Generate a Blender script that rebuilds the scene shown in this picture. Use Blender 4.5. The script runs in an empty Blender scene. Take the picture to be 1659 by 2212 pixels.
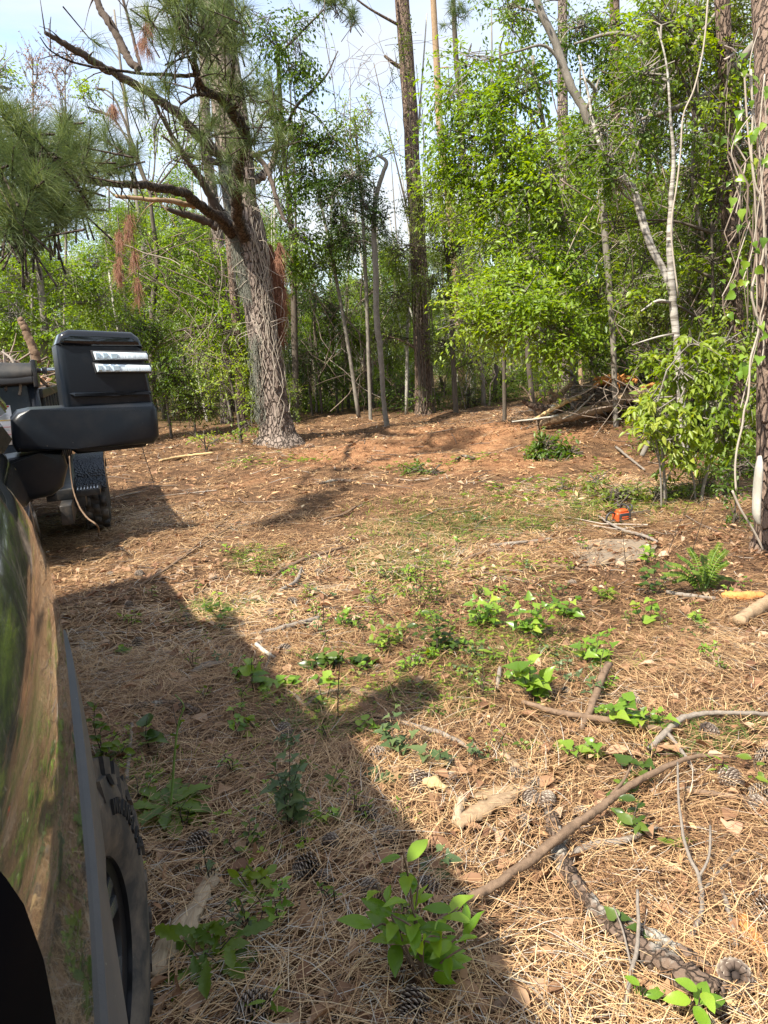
import bpy, math, random
import numpy as np
from mathutils import Vector, Matrix

random.seed(7)
rng = np.random.default_rng(11)
sc = bpy.context.scene
C = sc.collection

# ------------------------------------------------------------------ camera, sky, sun, exposure
EYE = np.array([0.0, 0.0, 1.65])
PITCH = math.atan(341 / 1560)
ROLL = math.radians(3.8)
FPX = 1560.0
_F = np.array([0, math.cos(PITCH), -math.sin(PITCH)])
_U0 = np.array([0, math.sin(PITCH), math.cos(PITCH)])
_R0 = np.array([1.0, 0, 0])
_R = math.cos(ROLL) * _R0 - math.sin(ROLL) * _U0
_U = math.cos(ROLL) * _U0 + math.sin(ROLL) * _R0
cam_d = bpy.data.cameras.new("camera")
cam = bpy.data.objects.new("camera", cam_d)
C.objects.link(cam)
sc.camera = cam
cam_d.sensor_fit = 'VERTICAL'
cam_d.sensor_height = 34.6
cam_d.lens = 34.6 * FPX / 2212
cam_d.clip_start = 0.05
cam_d.clip_end = 2000
m = Matrix(((_R[0], _U[0], -_F[0], 0), (_R[1], _U[1], -_F[1], 0), (_R[2], _U[2], -_F[2], 0), (0, 0, 0, 1)))
cam.matrix_world = Matrix.Translation(EYE) @ m

SUN = Vector((-0.56, -0.52, 1.0)).normalized()
w = bpy.data.worlds.new("World")
sc.world = w
w.use_nodes = True
nt = w.node_tree
nt.nodes.clear()
N, L = nt.nodes.new, nt.links.new
out = N('ShaderNodeOutputWorld')
bg = N('ShaderNodeBackground')
sky = N('ShaderNodeTexSky')
sky.sky_type = 'NISHITA'
sky.sun_disc = False
sky.sun_elevation = math.asin(SUN.z)
sky.sun_rotation = math.atan2(SUN.x, SUN.y)
sky.air_density = 1.0
sky.dust_density = 1.5
tc = N('ShaderNodeTexCoord')
mp = N('ShaderNodeMapping')
mp.inputs['Scale'].default_value = (1.2, 1.2, 3.6)
n1 = N('ShaderNodeTexNoise')
n1.inputs['Scale'].default_value = 2.6
n1.inputs['Detail'].default_value = 5
n1.inputs['Roughness'].default_value = 0.6
n1.inputs['Distortion'].default_value = 0.6
cr = N('ShaderNodeValToRGB')
cr.color_ramp.elements[0].position = 0.30
cr.color_ramp.elements[0].color = (.1, .1, .1, 1)
cr.color_ramp.elements[1].position = 0.62
cr.color_ramp.elements[1].color = (.95, .95, .95, 1)
mx = N('ShaderNodeMix')
mx.data_type = 'RGBA'
mx.inputs['B'].default_value = (2.35, 2.42, 2.5, 1)
L(tc.outputs['Generated'], mp.inputs['Vector'])
L(mp.outputs['Vector'], n1.inputs['Vector'])
L(n1.outputs['Fac'], cr.inputs['Fac'])
L(cr.outputs['Color'], mx.inputs['Factor'])
L(sky.outputs['Color'], mx.inputs['A'])
L(mx.outputs['Result'], bg.inputs['Color'])
bg.inputs['Strength'].default_value = 0.15
L(bg.outputs['Background'], out.inputs['Surface'])

sun_d = bpy.data.lights.new("sun", 'SUN')
sun_d.energy = 4.1
sun_d.angle = math.radians(1.1)
sun_d.color = (1.0, 0.93, 0.80)
sun = bpy.data.objects.new("sun", sun_d)
C.objects.link(sun)
sun.location = (-10, -8, 20)
sun.rotation_euler = SUN.to_track_quat('Z', 'Y').to_euler()

sc.view_settings.view_transform = 'Standard'
sc.view_settings.look = 'None'
sc.view_settings.gamma = 1
sc.view_settings.use_curve_mapping = False
sc.view_settings.exposure = 1.5
sc.cycles.max_bounces = 6
sc.cycles.diffuse_bounces = 3
sc.cycles.glossy_bounces = 3
sc.cycles.transmission_bounces = 3
sc.cycles.transparent_max_bounces = 6
sc.cycles.use_denoising = True

# ------------------------------------------------------------------ measuring the photograph
def ray(u, v):
    d = _F + (u - 829.5) / FPX * _R - (v - 1106) / FPX * _U
    return d / d[1]

def at(u, v, y):
    """point seen at picture position u, v at y metres ahead"""
    return EYE + ray(u, v) * y

def hgt(x, y):
    """height of the ground"""
    x = np.asarray(x, float); y = np.asarray(y, float)
    h = 0.018 * np.sin(1.9 * x + 0.7) * np.sin(1.5 * y + 1.1) + 0.012 * np.sin(4.3 * x - 1.7 * y) + 0.010 * np.sin(3.1 * y + 2.2 * x + 2)
    far = np.clip((y - 7) / 5, 0, 1)
    h = h + far * (0.045 * np.sin(1.1 * x + .4 * y) * np.sin(.9 * y + 1.3) + 0.03 * np.sin(2.7 * x + 1.3 * y + 4) + .02 * np.sin(5.3 * x - 3.1 * y))
    h = h + 0.10 * np.exp(-((y - 13.2 - .1 * x) / .5) ** 2) * np.exp(-((x - 1.0) / 2.6) ** 2)
    h = h - 0.08 * np.exp(-((y - 12.0) / .5) ** 2) * np.exp(-((x - .5) / 1.6) ** 2)
    h = h + 0.40 * np.exp(-((y - 13.0) / 1.5) ** 2) * np.exp(-((x - 4.4) / 2.3) ** 2)
    h = h + 0.14 * np.exp(-(((x + 2.1) / .9) ** 2 + ((y - 15.0) / .9) ** 2))
    far2 = np.clip((y - 20) / 20, 0, 1)
    return h + far2 * (.15 * np.sin(.35 * x + 1) + .1 * np.sin(.3 * y))

def G(u, v, z=0.0):
    """ground point under picture position u, v"""
    d = ray(u, v)
    zz = z
    for _ in range(4):
        t = (zz - EYE[2]) / d[2]
        p = EYE + d * t
        zz = float(hgt(p[0], p[1])) + z
    return np.array([p[0], p[1], zz])

# ------------------------------------------------------------------ mesh helpers
class MB:
    """collects triangles and quads, with one random value per face group"""
    def __init__(s):
        s.v, s.t, s.q, s.r, s.n = [], [], [], [], 0
    def add(s, V, T=None, Q=None, rnd=None):
        V = np.asarray(V, float).reshape(-1, 3)
        s.v.append(V)
        if T is not None and len(T): s.t.append(np.asarray(T, int).reshape(-1, 3) + s.n)
        if Q is not None and len(Q): s.q.append(np.asarray(Q, int).reshape(-1, 4) + s.n)
        if rnd is None: rnd = rng.random()
        s.r.append(np.broadcast_to(np.asarray(rnd, float), (len(V),)))
        s.n += len(V)
        return s
    def build(s, name, mat, parent=None, smooth=True, link=True):
        V = np.concatenate(s.v) if s.v else np.zeros((0, 3))
        base = np.array(parent.location) if parent is not None else np.zeros(3)
        if parent is not None and parent.parent is not None:
            base = np.array(parent['world_base'])
        T = np.concatenate(s.t) if s.t else np.zeros((0, 3), int)
        Q = np.concatenate(s.q) if s.q else np.zeros((0, 4), int)
        me = bpy.data.meshes.new(name)
        me.vertices.add(len(V))
        me.vertices.foreach_set('co', (V - base).astype(np.float32).ravel())
        nl = T.size + Q.size
        me.loops.add(nl)
        me.loops.foreach_set('vertex_index', np.concatenate([T.ravel(), Q.ravel()]).astype(np.int32))
        npoly = len(T) + len(Q)
        me.polygons.add(npoly)
        st = np.concatenate([np.arange(len(T)) * 3, T.size + np.arange(len(Q)) * 4]).astype(np.int32)
        me.polygons.foreach_set('loop_start', st)
        me.update(calc_edges=True)
        a = me.attributes.new('rnd', 'FLOAT', 'POINT')
        a.data.foreach_set('value', np.concatenate(s.r).astype(np.float32) if s.r else [])
        if smooth:
            me.polygons.foreach_set('use_smooth', np.ones(npoly, bool))
        me.materials.append(mat)
        me.validate()
        if not link: return me
        o = bpy.data.objects.new(name, me)
        C.objects.link(o)
        if parent is not None:
            o.parent = parent
            o['world_base'] = tuple(base)
        return o

def tag(o, label=None, cat=None, group=None, kind=None):
    if label: o['label'] = label
    if cat: o['category'] = cat
    if group: o['group'] = group
    if kind: o['kind'] = kind
    return o

def empty(name, loc, label=None, cat=None, group=None):
    o = bpy.data.objects.new(name, None)
    C.objects.link(o)
    o.location = [float(c) for c in loc]
    o.empty_display_size = .1
    return tag(o, label, cat, group)

def place(name, me, parent, M):
    """a piece that shares its mesh, set at world matrix M under its thing"""
    o = bpy.data.objects.new(name, me)
    C.objects.link(o)
    if parent is not None:
        o.parent = parent
        o.matrix_local = Matrix.Translation(-Vector(parent.location)) @ M
    else:
        o.matrix_world = M
    return o

def norm(a):
    a = np.asarray(a, float)
    return a / np.maximum(np.linalg.norm(a, axis=-1, keepdims=True), 1e-9)

def smooth_path(pts, rad, k=3):
    """catmull-rom through the points"""
    P = np.array(pts, float); Rr = np.array(rad, float)
    if len(P) < 3: 
        t = np.linspace(0, 1, k + 1)[:, None]
        return P[0] * (1 - t) + P[-1] * t, Rr[0] * (1 - t[:, 0]) + Rr[-1] * t[:, 0]
    Pe = np.vstack([2 * P[0] - P[1], P, 2 * P[-1] - P[-2]])
    oP, oR = [], []
    for i in range(len(P) - 1):
        for j in range(k):
            t = j / k
            a, b, c, d = Pe[i], Pe[i + 1], Pe[i + 2], Pe[i + 3]
            oP.append(.5 * ((2 * b) + (-a + c) * t + (2 * a - 5 * b + 4 * c - d) * t * t + (-a + 3 * b - 3 * c + d) * t ** 3))
            oR.append(Rr[i] * (1 - t) + Rr[i + 1] * t)
    oP.append(P[-1]); oR.append(Rr[-1])
    return np.array(oP), np.array(oR)

def tube(mb, pts, rad, sides=8, k=3, rough=0.0, cap=True, rnd=None, raw=False, flat=1.0, wob=0.0):
    P, Rr = (np.array(pts, float), np.array(rad, float)) if raw else smooth_path(pts, rad, k)
    n = len(P)
    if wob and n > 4:
        P = P.copy(); P[1:-1] += rng.normal(0, wob, (n - 2, 3)) * Rr[1:-1, None]
    T = norm(np.gradient(P, axis=0))
    up = np.array([0, 0, 1.0]) if abs(T[0][2]) < .9 else np.array([1.0, 0, 0])
    A = norm(np.cross(T[0], up)); V = []
    ang = np.arange(sides) * 2 * math.pi / sides
    ph = rng.random(6) * 6.28
    for i in range(n):
        A = norm(A - T[i] * np.dot(A, T[i]))
        B = np.cross(T[i], A)
        rr = Rr[i] * np.ones(sides)
        if rough:
            rr = rr * (1 + rough * (np.sin(ang * 3 + ph[0] + i * .7) * .5 + np.sin(ang * 5 + ph[1] - i * .9) * .35 + (rng.random(sides) - .5) * .9))
        V.append(P[i] + np.cos(ang)[:, None] * A * rr[:, None] + np.sin(ang)[:, None] * B * rr[:, None] * flat)
    V = np.vstack(V)
    i, j = np.meshgrid(np.arange(n - 1), np.arange(sides), indexing='ij')
    a = (i * sides + j).ravel(); b = (i * sides + (j + 1) % sides).ravel()
    Q = np.stack([a, b, b + sides, a + sides], 1)
    Tt = None
    if cap:
        V = np.vstack([V, P[0], P[-1]])
        c0, c1 = n * sides, n * sides + 1
        jj = np.arange(sides)
        Tt = np.vstack([np.stack([(jj + 1) % sides, jj, np.full(sides, c0)], 1),
                        np.stack([(n - 1) * sides + jj, (n - 1) * sides + (jj + 1) % sides, np.full(sides, c1)], 1)])
    mb.add(V, Tt, Q, rnd)
    return P, Rr

def thin(mb, pts, rad, rnd=None, k=2, sides=4):
    return tube(mb, pts, rad, sides=sides, k=k, cap=False, rnd=rnd)

def box(mb, lo, hi, f=None, bev=0.0, rnd=None):
    """box in any frame; f maps local arrays to world"""
    lo = np.array(lo, float); hi = np.array(hi, float)
    if bev <= 0:
        c = np.array([[x, y, z] for z in (0, 1) for y in (0, 1) for x in (0, 1)])
        V = lo + c * (hi - lo)
        Q = [(0, 2, 3, 1), (4, 5, 7, 6), (0, 1, 5, 4), (2, 6, 7, 3), (0, 4, 6, 2), (1, 3, 7, 5)]
        V = f(V) if f else V
        mb.add(V, None, Q, rnd); return
    import bmesh
    bm = bmesh.new()
    bmesh.ops.create_cube(bm, size=1.0)
    for vv in bm.verts:
        vv.co = Vector(((lo + hi) / 2 + np.array(vv.co) * (hi - lo)))
    bmesh.ops.bevel(bm, geom=list(bm.edges), offset=bev, segments=2, profile=.6, affect='EDGES')
    bmesh.ops.triangulate(bm, faces=list(bm.faces))
    bm.verts.index_update()
    V = np.array([vv.co[:] for vv in bm.verts])
    T = [[x.index for x in ff.verts] for ff in bm.faces]
    bm.free()
    V = f(V) if f else V
    mb.add(V, T, None, rnd)

def prism(mb, poly, d0, d1, f, bev=0.0, seg=2, rnd=None):
    """polygon (list of 2D) between depth d0 and d1, its front and back edges rounded; f(p2, d) maps to world"""
    import bmesh
    bm = bmesh.new()
    a = [bm.verts.new((p[0], p[1], d0)) for p in poly]
    b = [bm.verts.new((p[0], p[1], d1)) for p in poly]
    n = len(poly)
    f0 = bm.faces.new(a); f1 = bm.faces.new(list(reversed(b)))
    for i in range(n):
        bm.faces.new((a[(i + 1) % n], a[i], b[i], b[(i + 1) % n]))
    if bev:
        es = [e for e in bm.edges if abs(e.verts[0].co.z - d0) < 1e-5 and abs(e.verts[1].co.z - d0) < 1e-5]
        bmesh.ops.bevel(bm, geom=es, offset=bev, segments=seg, profile=.5, affect='EDGES')
    bmesh.ops.recalc_face_normals(bm, faces=list(bm.faces))
    bmesh.ops.triangulate(bm, faces=list(bm.faces))
    bm.verts.index_update()
    V = np.array([vv.co[:] for vv in bm.verts])
    T = [[x.index for x in ff.verts] for ff in bm.faces]
    bm.free()
    mb.add(f(V), T, None, rnd)

def leaves(mb, P, D, Nn, Ln, Wd, rnd, fold=.25, shape=4):
    """many leaves at once: base P, direction D, upper side Nn"""
    D = norm(D); S = norm(np.cross(D, Nn)); Nn = np.cross(S, D)
    Ln = np.asarray(Ln)[:, None]; Wd = np.asarray(Wd)[:, None]
    n = len(P)
    if shape == 4:
        m_ = P + D * Ln * .45 + Nn * Wd * fold
        V = np.stack([P, m_ - S * Wd * .5, P + D * Ln, m_ + S * Wd * .5], 1).reshape(-1, 3)
        k = np.arange(n)[:, None] * 4
        T = np.concatenate([k + np.array([0, 1, 2]), k + np.array([0, 2, 3])])
        mb.add(V, T, None, np.repeat(rnd, 4))
    else:
        dr = -np.array([0, 0, 1.0]) * Ln * .12
        u = Nn * Wd * fold
        V = np.stack([P, P + D * Ln * .28 - S * Wd * .46 + u, P + D * Ln * .62 - S * Wd * .36 + u + dr * .4, P + D * Ln + dr,
                      P + D * Ln * .62 + S * Wd * .36 + u + dr * .4, P + D * Ln * .28 + S * Wd * .46 + u, P + D * Ln * .45], 1).reshape(-1, 3)
        k = np.arange(n)[:, None] * 7
        T = np.concatenate([k + np.array(x) for x in ((0, 1, 6), (1, 2, 6), (2, 3, 6), (6, 3, 4), (6, 4, 5), (6, 5, 0))])
        mb.add(V, T, None, np.repeat(rnd, 7))

def strips(mb, P, D, Ln, Wd, rnd, curl, seg=3, wn=None):
    """many thin curved ribbons (needles, grass): P start, D direction, curl sideways/downward vector"""
    D = norm(D); n = len(P)
    up = np.array([0, 0, 1.0]) if wn is None else wn
    S = norm(np.cross(D, up))
    t = np.linspace(0, 1, seg + 1)
    rows = []
    for tt in t:
        c = P + D * (Ln * tt)[:, None] + curl * (tt * tt)
        wv = (Wd * (1 - .75 * tt ** 3))[:, None] * S * .5
        rows += [c - wv, c + wv]
    V = np.stack(rows, 1).reshape(-1, 3)
    k = np.arange(n)[:, None] * (2 * (seg + 1))
    Q = np.concatenate([k + np.array([2 * i, 2 * i + 1, 2 * i + 3, 2 * i + 2]) for i in range(seg)])
    mb.add(V, None, Q, np.repeat(rnd, 2 * (seg + 1)))

# ------------------------------------------------------------------ materials
MATS = {}
def newmat(name):
    mt = bpy.data.materials.new(name)
    mt.use_nodes = True
    t = mt.node_tree
    t.nodes.clear()
    o = t.nodes.new('ShaderNodeOutputMaterial')
    b = t.nodes.new('ShaderNodeBsdfPrincipled')
    t.links.new(b.outputs[0], o.inputs['Surface'])
    MATS[name] = mt
    return mt, t, b, o

def ramp(t, stops):
    r = t.nodes.new('ShaderNodeValToRGB')
    e = r.color_ramp.elements
    while len(e) < len(stops): e.new(0.5)
    for i, (p, c) in enumerate(stops):
        e[i].position = p
        e[i].color = (*c, 1)
    return r

def coords(t, scale=(1, 1, 1), kind='Object'):
    c = t.nodes.new('ShaderNodeTexCoord')
    mm = t.nodes.new('ShaderNodeMapping')
    mm.inputs['Scale'].default_value = scale
    t.links.new(c.outputs[kind], mm.inputs['Vector'])
    return mm.outputs['Vector']

def noise(t, vec, scale, detail=4, rough=.55, dist=0):
    n = t.nodes.new('ShaderNodeTexNoise')
    n.inputs['Scale'].default_value = scale
    n.inputs['Detail'].default_value = detail
    n.inputs['Roughness'].default_value = rough
    n.inputs['Distortion'].default_value = dist
    t.links.new(vec, n.inputs['Vector'])
    return n.outputs['Fac']

def voro(t, vec, scale, feature='F1'):
    n = t.nodes.new('ShaderNodeTexVoronoi')
    n.inputs['Scale'].default_value = scale
    n.feature = feature
    t.links.new(vec, n.inputs['Vector'])
    return n.outputs['Distance']

def mathn(t, op, a, b):
    n = t.nodes.new('ShaderNodeMath')
    n.operation = op
    for i, x in enumerate((a, b)):
        if isinstance(x, (int, float)): n.inputs[i].default_value = x
        else: t.links.new(x, n.inputs[i])
    return n.outputs[0]

def mixc(t, fac, a, b, mode='MIX'):
    n = t.nodes.new('ShaderNodeMix')
    n.data_type = 'RGBA'
    n.blend_type = mode
    for nm, x in (('Factor', fac), ('A', a), ('B', b)):
        if isinstance(x, (int, float)): n.inputs[nm].default_value = x
        elif isinstance(x, tuple): n.inputs[nm].default_value = (*x, 1)
        else: t.links.new(x, n.inputs[nm])
    return n.outputs['Result']

def bump(t, b, h, strength, dist):
    n = t.nodes.new('ShaderNodeBump')
    n.inputs['Strength'].default_value = strength
    n.inputs['Distance'].default_value = dist
    t.links.new(h, n.inputs['Height'])
    t.links.new(n.outputs['Normal'], b.inputs['Normal'])

def attr(t, name='rnd'):
    a = t.nodes.new('ShaderNodeAttribute')
    a.attribute_name = name
    return a.outputs['Fac']

def plain(name, col, rough=.5, metal=0, spec=.5, coat=0, var=.15, bumps=0.0, bscale=60):
    mt, t, b, o = newmat(name)
    v = coords(t)
    n = noise(t, v, 9, 5)
    c = mixc(t, n, tuple(x * (1 - var) for x in col), tuple(min(1, x * (1 + var)) for x in col))
    t.links.new(c, b.inputs['Base Color'])
    b.inputs['Roughness'].default_value = rough
    b.inputs['Metallic'].default_value = metal
    b.inputs['Specular IOR Level'].default_value = spec
    b.inputs['Coat Weight'].default_value = coat
    if bumps:
        bump(t, b, noise(t, v, bscale, 3), bumps, .002)
    return mt

def leafmat(name, stops, trans=.4, rough=.42, patch=True):
    mt, t, b, o = newmat(name)
    r = ramp(t, stops)
    a = attr(t)
    if patch:
        oi = t.nodes.new('ShaderNodeObjectInfo')
        a = mathn(t, 'ADD', mathn(t, 'MULTIPLY', a, .86), mathn(t, 'MULTIPLY', oi.outputs['Random'], .14))
    t.links.new(a, r.inputs['Fac'])
    t.links.new(r.outputs['Color'], b.inputs['Base Color'])
    b.inputs['Roughness'].default_value = rough
    b.inputs['Specular IOR Level'].default_value = .45
    tr = t.nodes.new('ShaderNodeBsdfTranslucent')
    hs = t.nodes.new('ShaderNodeHueSaturation')
    hs.inputs['Hue'].default_value = .487
    hs.inputs['Saturation'].default_value = 1.15
    hs.inputs['Value'].default_value = 1.75
    t.links.new(r.outputs['Color'], hs.inputs['Color'])
    t.links.new(hs.outputs['Color'], tr.inputs['Color'])
    ms = t.nodes.new('ShaderNodeMixShader')
    ms.inputs[0].default_value = trans
    t.links.new(b.outputs[0], ms.inputs[1]); t.links.new(tr.outputs[0], ms.inputs[2])
    t.links.new(ms.outputs[0], o.inputs['Surface'])
    return mt

def barkmat(name, dark, light, scale=(16, 16, 4), plates=True, bumpd=.02, lichen=None, cross=False):
    mt, t, b, o = newmat(name)
    v = coords(t, scale)
    wob = t.nodes.new('ShaderNodeTexNoise'); wob.inputs['Scale'].default_value = .8; wob.inputs['Detail'].default_value = 3
    t.links.new(v, wob.inputs['Vector'])
    vs_ = t.nodes.new('ShaderNodeVectorMath'); vs_.operation = 'MULTIPLY_ADD'; vs_.inputs[1].default_value = (1.6, 1.6, 1.6)
    t.links.new(wob.outputs['Color'], vs_.inputs[0]); t.links.new(v, vs_.inputs[2])
    v = vs_.outputs[0]
    n = noise(t, v, 1.0, 6, .65, .4)
    n2 = noise(t, coords(t), 2.2, 3)
    if plates:
        vd = voro(t, v, 1.25, 'DISTANCE_TO_EDGE')
        rr = ramp(t, [(0.0, (.12, .12, .12)), (.16, (1, 1, 1))])
        t.links.new(vd, rr.inputs['Fac'])
        h = mathn(t, 'MULTIPLY', rr.outputs['Color'], mathn(t, 'ADD', n, .35))
    else:
        h = n
    cr_ = ramp(t, [(0.12, dark), (.8, light)])
    t.links.new(h, cr_.inputs['Fac'])
    c = mixc(t, mathn(t, 'MULTIPLY', n2, .45), cr_.outputs['Color'], tuple(.5 * (x + y) for x, y in zip(dark, light)))
    if cross:
        vv = coords(t, (3, 3, 38))
        nn = noise(t, vv, 1.0, 4, .6)
        r2 = ramp(t, [(.40, (0, 0, 0)), (.56, (1, 1, 1))])
        t.links.new(nn, r2.inputs['Fac'])
        c = mixc(t, mathn(t, 'MULTIPLY', r2.outputs['Color'], mathn(t, 'ADD', noise(t, coords(t), 5, 3), .15)), c, (.56, .53, .48))
        h = mathn(t, 'ADD', h, mathn(t, 'MULTIPLY', nn, .4))
    if lichen:
        r3 = ramp(t, [(.54, (0, 0, 0)), (.64, (1, 1, 1))])
        t.links.new(noise(t, coords(t, (1, 1, .6)), 6, 5, .6), r3.inputs['Fac'])
        c = mixc(t, r3.outputs['Color'], c, lichen)
    t.links.new(c, b.inputs['Base Color'])
    b.inputs['Roughness'].default_value = .9
    b.inputs['Specular IOR Level'].default_value = .15
    bump(t, b, h, .9, bumpd)
    return mt

# plant and wood colours
M_leaf_bright = leafmat('leaf_bright', [(0, (.060, .115, .012)), (.4, (.130, .215, .020)), (.8, (.225, .315, .032)), (1, (.30, .36, .05))], .45)
M_leaf_mid = leafmat('leaf_mid', [(0, (.034, .072, .010)), (.5, (.085, .145, .018)), (1, (.175, .245, .032))], .42)
M_leaf_dark = leafmat('leaf_dark', [(0, (.020, .042, .008)), (.6, (.050, .090, .014)), (1, (.100, .150, .026))], .3, .32)
M_leaf_olive = leafmat('leaf_olive', [(0, (.050, .080, .014)), (.5, (.115, .160, .024)), (.9, (.215, .250, .040)), (1, (.30, .28, .06))], .42)
M_leaf_yellow = leafmat('leaf_yellow_green', [(0, (0.053, 0.101, 0.012)), (.5, (0.136, 0.207, 0.023)), (.9, (0.238, 0.304, 0.040)), (1, (0.317, 0.352, 0.062))], .45)
M_leaf_sap = leafmat('leaf_sapling', [(0, (.075, .165, .016)), (.5, (.15, .28, .026)), (1, (.26, .40, .05))], .45, .3)
M_leaf_smilax = leafmat('leaf_heart', [(0, (.055, .115, .016)), (.5, (.13, .235, .026)), (.9, (.23, .34, .045)), (1, (.33, .37, .05))], .38, .3)
M_leaf_grey = leafmat('leaf_greygreen', [(0, (.045, .075, .030)), (.6, (.085, .135, .050)), (1, (.15, .20, .08))], .35)
M_leaf_dead = leafmat('leaf_dead', [(0, (.12, .055, .028)), (.35, (.22, .115, .060)), (.7, (.34, .20, .11)), (.92, (.48, .35, .24)), (1, (.38, .12, .05))], .15, .7)
M_needle = leafmat('pine_needle', [(0, (.050, .085, .030)), (.5, (.11, .155, .050)), (1, (.22, .26, .10))], .3, .4)
M_needle_dead = leafmat('dead_needle', [(0, (.11, .045, .025)), (1, (.30, .14, .075))], .2, .7)
M_straw = leafmat('straw', [(0, (.055, .030, .018)), (.25, (.16, .082, .040)), (.5, (.35, .205, .10)), (.8, (.57, .38, .195)), (.95, (.66, .49, .28)), (1, (.44, .40, .34))], .1, .55, patch=False)
M_grass = leafmat('grass_blade', [(0, (.05, .10, .02)), (.6, (.11, .18, .035)), (1, (.26, .27, .08))], .4)
M_chip = leafmat('wood_chip', [(0, (.13, .058, .026)), (.4, (.28, .145, .068)), (.85, (.44, .27, .13)), (1, (.60, .46, .28))], .02, .75, patch=False)
M_twig = leafmat('twig_bark', [(0, (.075, .052, .040)), (.6, (.20, .15, .115)), (1, (.42, .36, .30))], .0, .85)
M_moss = leafmat('spanish_moss', [(0, (.13, .14, .11)), (1, (.30, .30, .25))], .3, .9)

B_pine = barkmat('pine_bark', (.038, .028, .023), (.28, .225, .19), (11, 11, 4.4), bumpd=.05)
B_pine2 = barkmat('pine_bark_brown', (.045, .032, .026), (.23, .165, .125), (17, 17, 5.5), bumpd=.04)
B_limb = barkmat('limb_bark', (.014, .011, .009), (.10, .078, .062), (10, 10, 10), bumpd=.02)
B_deadlimb = barkmat('dead_limb_bark', (.022, .017, .014), (.135, .105, .085), (12, 12, 12), plates=False, bumpd=.02)
B_grey = barkmat('grey_bark', (.075, .066, .055), (.30, .27, .23), (14, 14, 6), plates=False, bumpd=.01)
B_darkgrey = barkmat('dark_bark', (.030, .025, .020), (.15, .125, .10), (14, 14, 5), plates=False, bumpd=.015)
B_pale = barkmat('pale_bark', (.20, .19, .16), (.52, .49, .43), (10, 10, 6), plates=False, bumpd=.006)
B_birch = barkmat('smooth_banded_bark', (.08, .07, .058), (.26, .23, .195), (14, 14, 9), plates=False, bumpd=.004, cross=True)
B_vine = barkmat('vine_bark', (.20, .17, .135), (.50, .44, .37), (30, 30, 10), plates=False, bumpd=.004)
B_stick = barkmat('stick_bark', (.035, .022, .016), (.27, .185, .125), (38, 38, 38), plates=False, bumpd=.004)
B_stickgrey = barkmat('weathered_stick', (.06, .048, .040), (.33, .285, .24), (70, 70, 70), plates=False, bumpd=.003)
B_log = barkmat('rotting_log_bark', (.035, .024, .018), (.17, .12, .09), (26, 26, 26), bumpd=.012, lichen=(.40, .38, .33))
B_wood = barkmat('bare_wood', (.09, .055, .035), (.46, .33, .205), (30, 30, 14), plates=False, bumpd=.006)
B_woodyel = barkmat('split_yellow_wood', (.24, .15, .07), (.62, .46, .24), (30, 30, 9), plates=False, bumpd=.006)
B_slab = barkmat('split_wood', (.09, .055, .03), (.50, .36, .22), (7, 62, 62), plates=False, bumpd=.006)
B_slab2 = barkmat('peeled_wood', (.12, .080, .048), (.60, .47, .32), (62, 9, 62), plates=False, bumpd=.006)
B_orange = barkmat('torn_orange_wood', (.30, .10, .03), (.75, .36, .12), (16, 16, 10), plates=False, bumpd=.02)
M_cone = leafmat('cone_scale', [(0, (.020, .012, .009)), (.5, (.09, .062, .046)), (.8, (.30, .25, .20)), (1, (.62, .56, .48))], .0, .8, patch=False)

# ------------------------------------------------------------------ ground
def axis(lo, hi, fine0, fine1, st, growth=1.25):
    a = list(np.arange(fine0, fine1 + 1e-6, st))
    s_ = st
    while a[-1] < hi:
        s_ = min(s_ * growth, 40); a.append(a[-1] + s_)
    s_ = st
    while a[0] > lo:
        s_ = min(s_ * growth, 40); a.insert(0, a[0] - s_)
    return np.array(a)
gx = axis(-400, 400, -4.5, 8.5, .09)
gy = axis(-120, 700, 0.6, 19, .085)
X, Y = np.meshgrid(gx, gy)
Z = hgt(X, Y)
near = np.exp(-np.clip(np.hypot(X - 1, Y - 8) - 12, 0, None) / 6)
r2 = np.random.default_rng(3)
Z = Z + near * (r2.random(Z.shape) - .5) * .022 * (1 + np.clip((Y - 8) / 5, 0, 1) * .9)
nx, ny = len(gx), len(gy)
i, j = np.meshgrid(np.arange(ny - 1), np.arange(nx - 1), indexing='ij')
a = (i * nx + j).ravel()
mb = MB()
mb.add(np.stack([X, Y, Z], -1).reshape(-1, 3), None, np.stack([a, a + 1, a + nx + 1, a + nx], 1))
mt, t, b, o = newmat('forest_floor')
v = coords(t)
big = noise(t, v, .55, 4, .6)
mid = noise(t, v, 5.5, 6, .7, .5)
fine = noise(t, v, 70, 6, .75)
fine2 = voro(t, coords(t, (1, .45, 1)), 46)
straw = ramp(t, [(.25, (.035, .021, .014)), (.47, (.10, .058, .034)), (.62, (.28, .16, .082)), (.8, (.47, .31, .165))])
t.links.new(mathn(t, 'ADD', mathn(t, 'MULTIPLY', mid, .5), mathn(t, 'MULTIPLY', fine, .5)), straw.inputs['Fac'])
soil = ramp(t, [(.3, (.13, .056, .028)), (.5, (.31, .155, .078)), (.72, (.52, .31, .165))])
t.links.new(mathn(t, 'ADD', mathn(t, 'MULTIPLY', mid, .6), mathn(t, 'MULTIPLY', fine, .4)), soil.inputs['Fac'])
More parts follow.
